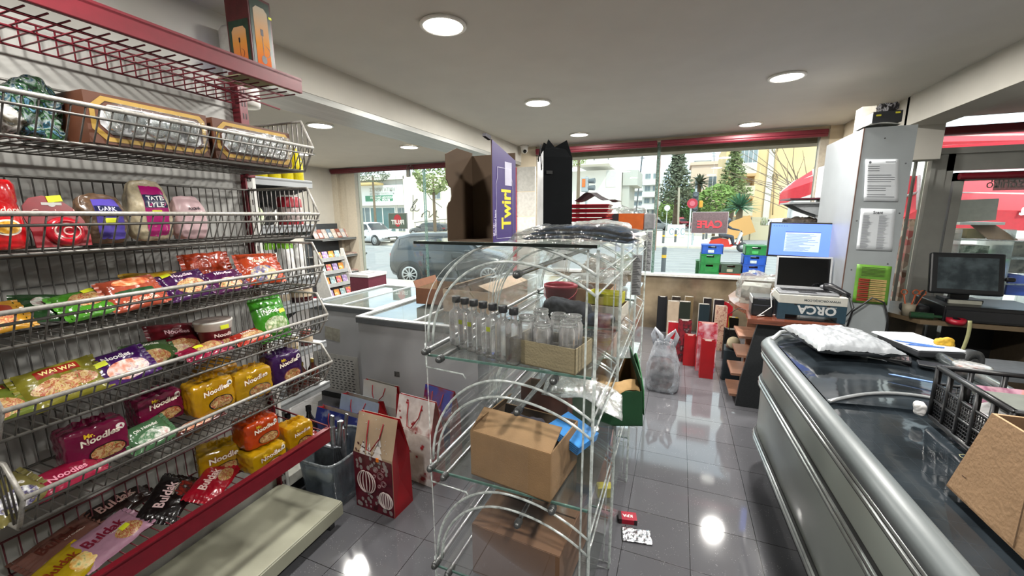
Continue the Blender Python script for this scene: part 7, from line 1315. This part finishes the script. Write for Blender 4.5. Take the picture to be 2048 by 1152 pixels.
def spiky(label, px, py, Y, wpx, hpx, n_, m_, seed, droop=.4, name='palm'):
    random.seed(seed); p = at(px, py, Y); w_, h_ = wpx/2*Y/FPX, hpx/2*Y/FPX; t = thing(name, label, 'palm' if name == 'palm' else 'plant', (p.x, Y, GZ), 0, 'trees beyond the street'); q = MB(); zc = p.z-GZ
    for k in range(n_):
        a = random.uniform(0, 2*pi); e_ = random.uniform(-.3, 1.4); L_ = w_*random.uniform(.8, 1.1); pts = []
        for i in range(6):
            f_ = i/5; pts.append(Vector((cos(a)*cos(e_)*L_*f_, sin(a)*cos(e_)*L_*f_, zc+sin(e_)*h_*f_*1.1-droop*L_*f_*f_)))
        sd_ = Vector((-sin(a), cos(a), 0)); vs = []; 
        for i, v in enumerate(pts): wd = L_*.055*(1-abs(i/5-.35)*1.3+.1); vs += [v-sd_*wd, v+Vector((0, 0, wd*.4)), v+sd_*wd]
        q._add(vs, [(3*i, 3*i+1, 3*i+4, 3*i+3) for i in range(5)]+[(3*i+1, 3*i+2, 3*i+5, 3*i+4) for i in range(5)])
    q.build('fronds', m_, t); q = MB(); q.tube([(0, 0, 0), (0, 0, zc)], [.3, .2], 8); q.build('trunk', mat('7a6850', .9), t)
spiky('tall palm between the two conifers', 1399, 368, 52, 60, 50, 60, LG3, 5, .35); spiky('spiky-leaved plant in front of the yellow flats', 1480, 415, 35.3, 66, 52, 110, ramp_mat(['2c5440', '447458', '5c8c6c'], 2, .7), 6, .12, 'spiky_plant')
bush('leafy street tree top above the low white building', 745, 352, 31, 90, 26, LG3, 21, 'street_tree', 1100, .10); bush('pale leafy tree in front of the cream wall', 866, 350, 27, 90, 80, ramp_mat(['6a7848', '8c9864', 'a4ac7c'], 2, .8), 22, 'street_tree', 1300, .07); bush('thin-leaved tree top before the white house', 1158, 310, 22, 36, 40, ramp_mat(['6c7c34', '8c9c4c', 'a4b468'], 2, .8), 23, 'street_tree', 500, .07)
t = thing('bare_tree', 'bare branched small tree before the yellow flats', 'tree', (0, 0, 0)); random.seed(9); q = MB(); base = at(1600, 430, 30); q.tube([(base.x, 30, GZ), (base.x, 30, base.z+1)], .1, 5)
for k in range(26):
    a_ = random.uniform(-1.3, .4); l_ = random.uniform(2, 5.5); s0 = Vector((base.x, 30, base.z+random.uniform(0, 1.5))); m1 = s0+Vector((sin(a_)*l_*.5, 0, cos(a_)*l_*.55)); q.tube([s0, m1, m1+Vector((sin(a_+random.uniform(-.5, .5))*l_*.5, random.uniform(-.5, .5), cos(a_)*l_*.45))], [.04, .025, .012], 4)
q.build('branches', mat('7c6a5c', .9), t)
# --- street furniture ---
q = MB(); q.cyl((at(1311, 440, 24).x, 24, GZ), (at(1319, 292, 24).x, 24, at(1319, 285, 24).z), .11, n=10); one('utility_pole', q, mat('8a6a58', .8, 0, .1, 3), 'reddish wooden utility pole left of the glass joint', 'pole')
q = MB(); q.cyl((at(1280, 372, 60).x-.5, 60, GZ), tuple(at(1287, 290, 60)), .1, n=6); [q.cyl(tuple(at(1281, y, 60)), tuple(at(1289, y, 60)), .06, n=5) for y in (300, 308, 316)]; one('utility_pole', q, mat('5c6064', .7), 'thin dark utility pole with crossbars above the far flats', 'pole')
q = MB(); q.cyl((at(1358, 440, 40).x, 40, GZ), tuple(at(1358, 375, 40)), .09, n=8); one('utility_pole', q, mat('a8a090', .8), 'pale concrete pole before the left conifer', 'pole')
t = thing('road_sign', 'round red road sign on a white pole beside the traffic light', 'road sign', (at(1380, 440, 26).x, 26, GZ)); p = at(1380, 407, 26); q = MB(); q.cyl((0, 0, 0), (0, 0, p.z-GZ), .04, n=8); q.build('post', mat('c8ccc8', .5), t); q = MB(); q.cyl((.06, -.08, p.z-GZ), (.06, -.05, p.z-GZ), .28, n=28); d_ = q.build('sign_disc', mat('b0283a', .5), t); q = MB(); q.cyl((.06, -.1, p.z-GZ), (.06, -.085, p.z-GZ), .15, n=20); q.build('sign_mark', mat('c86470', .5), d_)
t = thing('road_sign', 'small round grey sign on a thin pole left of the big conifer', 'road sign', (at(1333, 440, 34).x, 34, GZ)); p = at(1334, 416, 34); q = MB(); q.cyl((0, 0, 0), (0, 0, p.z-GZ), .03, n=8); q.build('post', mat('b0b4b4', .5), t); q = MB(); q.cyl((0, -.06, p.z-GZ), (0, -.03, p.z-GZ), .22, n=24); q.build('sign_disc', mat('c0c4c4', .5), t)
def signal(label, px, pyt, pyb, Y, oc):
    p = at(px, pyt, Y); b2 = at(px, pyb, Y); t = thing('traffic_light', label, 'traffic light', (p.x, Y, GZ)); h_ = p.z-b2.z; q = MB(); q.box((-.16, -.1, b2.z-GZ), (.16, .1, p.z-GZ), bev=.04); q.build('lamp_housing', mat('3c4248', .5), t); q = MB(); q.cyl((0, .1, 0), (0, .1, p.z-GZ+.2), .06, n=8); q.build('post', mat('a8b0b4', .5), t)
    for k in range(3): q = MB(); z = b2.z-GZ+h_*(.17+.33*k); q.cyl((0, -.12, z), (0, -.26, z+.02), .12, .11, n=14); q.build('hood', mat('50585e', .5), t)
    q = MB(); q.box((.2, -.1, b2.z-GZ+.2), (.42, .1, p.z-GZ-.5), bev=.05); q.build('side_lamp', mat(oc, .5), t)
signal('traffic light with yellow side lamps beside the round red sign', 1392, 384, 422, 27, 'd8962c'); 
t = thing('traffic_light', 'grey traffic light seen from the side by the black bag', 'traffic light', (at(1172, 380, 20).x, 20, GZ)); p = at(1172, 370, 20); q = MB(); q.box((-.22, -.1, p.z-GZ-.32), (.12, .1, p.z-GZ+.36), bev=.03); q.build('lamp_housing', mat('9aa0a2', .5), t); q = MB(); q.box((-.18, -.12, p.z-GZ-.1), (-.02, -.1, p.z-GZ+.28)); q.build('orange_plate', mat('c86a24', .5), t)
for z in (.18, -.14): q = MB(); q.cyl((.1, 0, p.z-GZ+z), (.42, -.05, p.z-GZ+z), .10, .13, n=14); q.build('hood', mat('5c6468', .5), t)
q = MB(); q.cyl((0, .12, 0), (0, .12, p.z-GZ+.4), .06, n=8); q.build('post', mat('9aa0a2', .5), t)
for i, (px, py, Y, h_, lb) in enumerate(((1326, 545, 0, .85, 'short dark bollard with yellow band just outside the front window'), (1326, 490, 0, .9, 'dark bollard at the far kerb, leftmost'), (1350, 488, 0, .9, 'dark bollard at the far kerb below the painted container'), (1385, 484, 0, .9, 'thick dark post below the CAFE sign'), (1406, 482, 0, .9, 'left one of the close pair of bollards under the sign'), (1412, 481, 0, .9, 'right one of the close pair of bollards under the sign'))):
    p = G(px, py); t = thing('bollard', lb.replace('CAFE', 'red lettered'), 'bollard', (p.x, p.y, GZ), 0, 'bollards along the street'); s_ = p.y/22; q = MB(); q.cyl((0, 0, 0), (0, 0, h_), .075, n=12); q.ball((0, 0, h_), .075, 10, (1, 1, .5)); q.build('post', mat('54585c', .5), t); q = MB(); q.cyl((0, 0, h_*.6), (0, 0, h_*.72), .078, n=12); q.build('band', mat('d8a82c', .5), t)
p = G(1333, 478); t = thing('waste_container', 'white waste container with blue graffiti across the junction', 'container', (p.x, p.y, GZ)); q = MB(); q.box((0, 0, .12), (1.35, .9, 1.15), bev=.05); q.build('tank', mat('d0d4d0', .6, 0, .06, 2), t); q = MB(); [q.tube([(.35+.42*j+.14*cos(a_), -.01, .62+.26*sin(a_)) for a_ in [2*pi*i/14+.4 for i in range(13)]], .02, 4) for j in (0, 1, 2)]; q.build('graffiti', mat('6a94a8', .6), t); q = MB(); [q.cyl((x, .1, .1), (x, .2, .1), .1, n=12) for x in (.15, 1.2)]; q.box((.1, .05, .1), (1.25, .85, .2)); q.build('wheels', mat('2a2c2e', .7), t)
p = at(1468, 447, 35); t = thing('wheelie_bin', 'green wheeled bin before the garden wall', 'bin', (p.x-.3, 34.6, GZ)); q = MB(); q.prism([(0, 0), (.62, 0), (.72, 1.0), (-.08, 1.0)], .6, M=Matrix(((1, 0, 0, 0), (0, 0, 1, 0), (0, 1, 0, .1), (0, 0, 0, 1)))); q.build('bin_body', mat('2e6a44', .5), t); q = MB(); q.box((-.1, -.05, 1.1), (.76, .65, 1.2), bev=.03); q.build('lid', mat('3a7a50', .5), t)
q = MB(); q.box((-.9, 0, 0), (.9, .05, 1.3), M=Matrix.Rotation(R(-22), 4, 'Y')); p = at(1485, 458, 34.4); one('cardboard_sheet', q, mat('c89a60', .8), 'flattened orange-brown cardboard leaning at the garden wall', 'cardboard', loc=(p.x, 34.2, GZ+.35))
# scooter and rider
p = (G(1421, 502)+G(1483, 505))/2; t = thing('scooter', 'red and white scooter riding past behind the crates', 'scooter', (p.x, p.y, GZ), R(2))
q = MB(); q.prism([(-.85, .45), (-.75, .62), (-.35, .72), (.05, .66), (.15, .36), (.45, .34), (.6, .45), (.62, .60), (.5, .42), (.2, .27), (-.1, .26), (-.3, .33), (-.75, .36)], .26, M=Matrix.Translation((0, .13, 0)) @ Matrix.Rotation(pi/2, 4, 'X')); q.build('body', mat('c8301e', .3, coat=.4), t)
q = MB(); q.prism([(-.8, .62), (-.2, .74), (.08, .66), (.06, .74), (-.2, .82), (-.7, .78)], .24, M=Matrix.Translation((0, .12, 0)) @ Matrix.Rotation(pi/2, 4, 'X')); q.build('seat', mat('26282a', .6), t)
q = MB(); q.prism([(.42, .42), (.52, .4), (.72, 1.0), (.62, 1.06)], .34, M=Matrix.Translation((0, .17, 0)) @ Matrix.Rotation(pi/2, 4, 'X')); q.build('leg_shield', mat('d4d0cc', .4), t)
for x in (-.62, .74):
    q = MB(); q.lathe([(.14, -.05), (.24, -.05), (.26, 0), (.24, .05), (.14, .05)], n=24, M=Matrix.Translation((x, 0, .26)) @ Matrix.Rotation(pi/2, 4, 'X')); w_ = q.build('wheel', mat('3a3c3e', .7), t); q = MB(); q.lathe([(.001, -.03), (.14, -.03), (.14, .03), (.001, .03)], n=20, M=Matrix.Translation((x, 0, .26)) @ Matrix.Rotation(pi/2, 4, 'X')); q.build('hub', mat('b0b4b4', .4, .4), w_)
q = MB(); q.tube([(.60, -.3, 1.12), (.66, 0, 1.08), (.60, .3, 1.12)], .018); q.tube([(.66, 0, 1.08), (.76, 0, .3)], .025); q.build('handlebar', mat('404448', .4), t)
def skin(name, joints, edges, m_, par, sub=2):
    me = bpy.data.meshes.new(name); me.from_pydata([j[:3] for j in joints], edges, []); o = bpy.data.objects.new(name, me); C.objects.link(o); me.materials.append(m_); o.parent = par
    s_ = o.modifiers.new('skin', 'SKIN'); s_.use_smooth_shade = True
    if not me.skin_vertices: me.skin_vertices.new(name='') if hasattr(me.skin_vertices, 'new') else None
    for v, j in zip(me.skin_vertices[0].data, joints): v.radius = (j[3], j[3])
    me.skin_vertices[0].data[0].use_root = True; u = o.modifiers.new('sub', 'SUBSURF'); u.levels = sub; u.render_levels = sub; return o
def skin_mesh(name, joints, edges, m_, par):   # capsule-chain body welded with a remesh, one continuous surface
    q = MB()
    for a, b_ in edges:
        A_, B_ = joints[a], joints[b_]; q.cyl(A_[:3], B_[:3], A_[3], B_[3], n=14); q.ball(A_[:3], A_[3], 12); q.ball(B_[:3], B_[3], 12)
    o = q.build(name, m_, par); r_ = o.modifiers.new('r', 'REMESH'); r_.mode = 'VOXEL'; r_.voxel_size = .018; r_.use_smooth_shade = True; k = o.modifiers.new('k', 'SMOOTH'); k.iterations = 4; return o
rd = thing('person', 'person in dark clothes and helmet riding the red scooter', 'person', (p.x, p.y, GZ), R(2))
J = [(-.25, 0, .90, .17), (-.22, 0, 1.12, .15), (-.14, 0, 1.34, .18), (-.06, 0, 1.46, .09), (-.02, 0, 1.60, .11), (-.1, -.2, 1.40, .07), (.18, -.26, 1.22, .05), (.50, -.28, 1.15, .038), (-.1, .2, 1.40, .07), (.18, .26, 1.22, .05), (.50, .28, 1.15, .038), (-.2, -.12, .86, .11), (.22, -.17, .80, .085), (.30, -.14, .48, .06), (.34, -.13, .40, .05), (.46, -.13, .38, .04), (-.2, .12, .86, .11), (.22, .17, .80, .085), (.30, .14, .48, .06), (.34, .13, .40, .05), (.46, .13, .38, .04)]
E_ = [(0, 1), (1, 2), (2, 3), (3, 4), (2, 5), (5, 6), (6, 7), (2, 8), (8, 9), (9, 10), (0, 11), (11, 12), (12, 13), (13, 14), (14, 15), (0, 16), (16, 17), (17, 18), (18, 19), (19, 20)]
skin_mesh('body', J, E_, mat('40444c', .8, 0, .1, 6), rd); q = MB(); q.ball((-.02, 0, 1.64), .145, 16, (1.1, .95, 1)); q.build('helmet', mat('3a4654', .3), rd); q = MB(); q.ball((.05, 0, 1.62), .115, 14, (1, .9, .6)); q.build('visor', mat('1a1c20', .1), rd)
# --- crates outside the front window ---
CY = 8.3
struct('trim_5', bx(((-.6, CY-.3, -.2), (3.0, CY+.6, at(1400, 562, CY).z))), mat('b8b0a4', .9)); lz = at(1400, 562, CY).z
def crate(label, px0, px1, k, col, top=False, plate='c8ccd0', dy=0):
    a, b_ = at(px0, 530, CY).x, at(px1, 530, CY).x; w_, d_, h_ = b_-a, .32, .168; t = thing('plastic_crate', label, 'crate', (a, CY+dy, lz+.001+k*(h_+.003)), 0, 'plastic crates stacked outside the window'); m_ = mat(col, .4, 0, .08, 6)
    q = MB(); e = .014; q.box((0, 0, 0), (w_, d_, .01)); hx0, hx1 = w_*.3, w_*.68; zh0, zh1 = h_*.62, h_*.84
    for y in (0, d_-e): q.box((0, y, 0), (w_, y+e, zh0)); q.box((0, y, zh1), (w_, y+e, h_)); q.box((0, y, zh0), (hx0, y+e, zh1)); q.box((hx1, y, zh0), (w_, y+e, zh1))
    for x in (0, w_-e): q.box((x, 0, 0), (x+e, d_, h_))
    q.build('crate_body', m_, t); q = MB(); q.box((-.006, -.008, h_-.02), (w_+.006, d_+.006, h_-.006)); q.box((-.004, -.006, .0), (w_+.004, .0, .012)); [q.box((w_*x, -.006, .012), (w_*x+.008, 0, h_*.6)) for x in (.02, .22, .42, .62, .95)]; [q.box((w_*x, -.006, h_*.6), (w_*x+.008, 0, h_)) for x in (.02, .2, .78, .95)]; q.build('ribs', mat(col, .45, 0, .2, 6), t)
    if plate: q = MB(); q.box((w_*.3, -.008, h_*.14), (w_*.58, -.002, h_*.44)); q.build('label_plate', mat(plate, .5, 0, .15, 60), t)
    return t
BL, GR = '1c50b4', '1f7a3c'
crate('green crate at the bottom of the left stack outside', 1400, 1438, 0, GR, plate=None); crate('green crate second from the bottom in the left stack outside', 1400, 1439, 1, GR, plate=None); crate('green crate just under the blue one, left stack outside', 1400, 1440, 2, GR, plate=None); crate('blue crate topping the left stack outside', 1401, 1444, 3, BL)
crate('red crate at the bottom of the low middle stack outside', 1440, 1483, 0, 'c03a2c', plate=None); crate('dark grey-green crate on top of the low middle stack', 1442, 1484, 1, '3a4c40', plate='a8a090')
crate('blue crate at the bottom of the right stack outside', 1484, 1530, 0, BL); crate('blue crate second from the bottom in the right stack outside', 1485, 1531, 1, BL); crate('blue crate just under the green one, right stack outside', 1486, 1532, 2, BL); crate('green crate topping the right stack outside', 1488, 1533, 3, GR, plate='4ab060')
crate('low green crate lying left of the stacks outside', 1360, 1396, 0, '2a8048', plate=None, dy=.1).scale = (1, 1, .35); crate('green crate peeking out behind the left stack', 1394, 1434, 1, '1c6a34', plate=None, dy=.36); crate('green lowest crate hidden behind the left stack', 1394, 1434, 0, '1c6a34', plate=None, dy=.36)
# --- awning posts and the side yard beyond the glazed door ---
YD = 4.86
g = struct('window_3', bx(((1.62, YD-.02, .0), (2.0, YD-.01, 2.0)), ((2.0, YD-.02, 2.13), (3.3, YD-.01, 2.45))), GLASS)
xa, xb, xc = at(1836, 450, YD).x, at(1868, 450, YD).x, at(1893, 380, YD).x
zt1, zt2, zt3 = at(1900, 297, YD).z, at(1900, 309, YD).z, at(1950, 345, YD).z
DF = mat('9a9b96', .4, .2, .05, 8)
bx(((xa, YD-.06, 0), (xa+.03, YD+.06, 2.06)), ((xa+.03, YD-.04, 0), (xb, YD+.04, 2.06)), ((xa, YD-.06, zt2), (3.3, YD+.06, zt1)), ((2.0, YD-.05, 2.44), (3.3, YD+.05, 2.50)), ((xa-.10, YD-.03, 0), (xa-.085, YD, 2.0))).build('window_frame', DF, g)
dr = bpy.data.objects.new('door_1', None); C.objects.link(dr); dr['kind'] = 'structure'
bx(((xb, YD-.03, 0), (xc+.01, YD+.03, zt2)), ((xb, YD-.03, zt2-.14), (3.3, YD+.03, zt2)), ((xc+.02, YD-.05, 0), (xc+.085, YD+.0, zt3)), ((xc+.02, YD-.05, zt3-.07), (3.3, YD+.0, zt3)), ((xc+.02, YD-.05, .02), (3.3, YD, .16))).build('door_frame', DF, dr)
bx(((xc+.085, YD-.03, .1), (3.3, YD-.024, zt3-.05))).build('door_glass', GLASS, dr)
q = MB(); q.cyl((xc+.03, YD-.085, zt3-.035), (3.3, YD-.085, zt3-.035), .028, n=12); one('roller_blind', q, mat('7c1626', .4), 'dark red roller blind housing over the glazed door', 'blind', 'red roller blinds above the windows')
q = MB(); q.box((2.0, YD-.12, 2.20), (3.3, YD-.03, 2.27), bev=.012); one('roller_blind', q, mat('6c1422', .4), 'dark red housing high above the door transom', 'blind', 'red roller blinds above the windows')
# red parasols / awnings outside
RA = mat('d43a44', .8, 0, .05, 1.5)
def awn(label, pts, Y, dy, m_=RA, txt=None):
    t = thing('red_awning', label, 'awning', (0, 0, 0), 0, 'red awnings outside'); P = [at(px, py, Y+(dy if k in (2, 3) else 0)) for k, (px, py) in enumerate(pts)]
    q = MB(); q._add(P, [(0, 1, 2, 3)]); q.build('canvas', m_, t, solid=.01); v = MB(); d = Vector((0, 0, -.22)); v._add([P[0], P[1], P[1]+d, P[0]+d], [(0, 1, 2, 3)]); v.build('valance', mat('c4303c', .8), t, solid=.008)
    q = MB(); q.tube([P[0], P[3]], .02); q.tube([P[1], P[2]], .02); q.tube([(P[0]+P[3])/2, (P[1]+P[2])/2], .02); q.build('awning_arm', mat('c8b8b4', .4), t)
    q = MB(); q.cyl((P[3].x, P[3].y, GZ), tuple(P[3]), .03); q.build('post', mat('c8ccd0', .4), t)
    if txt: q = MB(); c_ = at(2040, 418, Y-.03); put_text(q, txt, .36, TM((c_.x+.18, c_.y, c_.z), (-1, 0, 0), (0, 0, 1)), bold=.03); q.build('lettering', mat('f0ecec', .6), t)
    return t
awn('red canopy seen through the glazed door with white reversed script', ((1880, 418), (2150, 425), (2080, 362), (1900, 360)), 6.6, 1.6, txt='Cola')
awn('red canopy band seen through the transom window', ((1860, 285), (2120, 280), (2100, 262), (1880, 262)), 6.0, 1.0)
awn('pink-red canopy beyond the partition, lower right of the front window', ((1560, 386), (1630, 362), (1626, 340), (1590, 362)), 9.0, .6)
awn('red strip of canopy in the narrow pane beside the door', ((1798, 440), (1836, 420), (1838, 352), (1810, 352)), 6.3, .5)
t = thing('grey_board', 'plain grey-brown board standing on the rack outside the door', 'board', (0, 0, 0)); P = [at(1910, 445, 5.5), at(1990, 440, 5.5), at(1997, 397, 5.5), at(1918, 400, 5.5)]; q = MB(); q._add(P, [(0, 1, 2, 3)]); q.build('board', mat('7c766c', .7), t, solid=.02); bx((tuple(at(1905, 447, 5.5)-Vector((0, .12, .01))), tuple(at(1993, 444, 5.5)+Vector((0, .15, 0))))).build('light_ledge', mat('dcdcd8', .5), t)
t = thing('plexi_rack', 'clear plastic goods rack standing outside the glazed door', 'rack', (0, 0, 0)); z_ = [at(1950, y, 5.5).z for y in (478, 512, 560)]; x0, x1 = at(1890, 500, 5.5).x, at(2100, 500, 5.5).x
for z in z_: bx(((x0, 5.3, z-.008), (x1, 5.8, z))).build('shelf_board', clear('f0f2f2', .1, .8, .1, .4, haze=.35), t)
q = MB(); [q.box((x, 5.3, GZ+.22), (x+.012, 5.8, z_[0]+.1)) for x in (x0, (x0+x1)/2, x1)]; q.build('side_sheet', clear('f0f2f2', .08, .8, .1, .4, haze=.15), t)
bx(((x0, 5.3, -.2), (x1, 5.8, .35))).build('rack_base', mat('6c6258', .8), t)
def ob_at(name, label, px0, px1, pyt, pyb, Y, col, d=.25, cat='box', mm=None):
    a, b_ = at(px0, pyb, Y), at(px1, pyt, Y); return one(name, bx(((0, 0, 0), (b_.x-a.x, d, b_.z-a.z)), bev=.004), mm or mat(col, .7, 0, .1, 8), label, cat, loc=(a.x, Y, a.z))
ob_at('cardboard_box', 'open-topped brown carton on the rack outside the door, flap raised', 1932, 1975, 458, 477, 5.45, 'b09c6c'); ob_at('yellow_block', 'small cream block beside the brown carton on the rack', 1892, 1925, 466, 478, 5.45, 'b0a878')
q = MB(); P = [at(1940, 449, 5.5), at(1990, 450, 5.5), at(2036, 480, 5.3), at(1975, 478, 5.3)]; q._add(P, [(0, 1, 2, 3)]); one('cardboard_flap', q, mat('6a4c30', .8), 'dark brown cardboard lid slanting down outside the door', 'cardboard', solid=.006)
ob_at('green_packs', 'green and white packs under the clear shelf outside the door', 1924, 1980, 492, 511, 5.45, '', cat='packets', mm=ramp_mat(['2c4c38', 'c8d4c8', '3a5a48', '1c2c24'], 14, .5)); ob_at('blue_carton', 'blue carton with white mark and yellow patch, right edge outside', 2010, 2060, 553, 590, 5.35, '1c3a8c'); ob_at('dark_stock', 'dark stacked stock on the rack at the right edge', 1995, 2075, 482, 545, 5.55, '', mm=ramp_mat(['2a2826', '6c6862', '8c8478', '3c3a38'], 10, .7))
q = MB(); a, b_ = at(1985, 381, YD+.02), at(2100, 345, YD+.02); q.box((a.x, YD+.01, a.z), (b_.x, YD+.02, b_.z)); o_ = one('paper_sign', q, clear('b0a8a8', .0, .3, .2, .2, haze=.8, hz='a89e9e', bs=3), 'grey paper on the door glass with mirrored Greek lettering', 'sign'); q = MB(); c_ = at(2030, 357, YD); put_text(q, 'ΖΗΤΕΙΤΑΙ', .28, TM((c_.x, YD+.006, c_.z), (-1, 0, 0), (0, 0, 1)), bold=.03); c_ = at(2032, 369, YD); put_text(q, 'ΠΡΟΣΩΠΙΚΟ', .36, TM((c_.x, YD+.006, c_.z), (-1, 0, 0), (0, 0, 1)), bold=.03); q.build('lettering', mat('8a8484', .7), o_)
t = thing('statue', 'white life-size shape beyond the red canopy, right edge', 'mannequin', (at(2020, 460, 8).x, 8.2, GZ)); skin_mesh('body', [(0, 0, .9, .16), (0, 0, 1.3, .19), (0, 0, 1.52, .07), (0, 0, 1.66, .1), (-.22, 0, 1.4, .06), (-.3, -.05, 1.1, .045), (.22, 0, 1.4, .06), (.3, -.05, 1.1, .045), (-.1, 0, .5, .09), (-.1, 0, .06, .06), (.1, 0, .5, .09), (.1, 0, .06, .06)], [(0, 1), (1, 2), (2, 3), (1, 4), (4, 5), (1, 6), (6, 7), (0, 8), (8, 9), (0, 10), (10, 11)], mat('d0d4d8', .7), t)
struct('yard_wall', bx(((2.2, 10.5, GZ), (14, 10.8, 2.2))), mat('d4d0cc', .8, 0, .08, 1.5)); struct('yard_floor', bx(((1.8, YD+.1, GZ), (12, 10.5, -.2))), mat('b8b0a8', .9))
t = thing('brick_pier', 'patterned brown brick pier in the narrow pane beside the door', 'pier', (0, 0, 0)); a, b_ = at(1795, 600, 5.7), at(1834, 438, 5.7); m_ = ramp_mat(['5c3c30', '8c6450', 'c8b8a8', 'a83c38'], 16, .8, 'vorc'); bx(((a.x, 5.7, -.2), (b_.x, 5.9, b_.z))).build('bricks', m_, t)
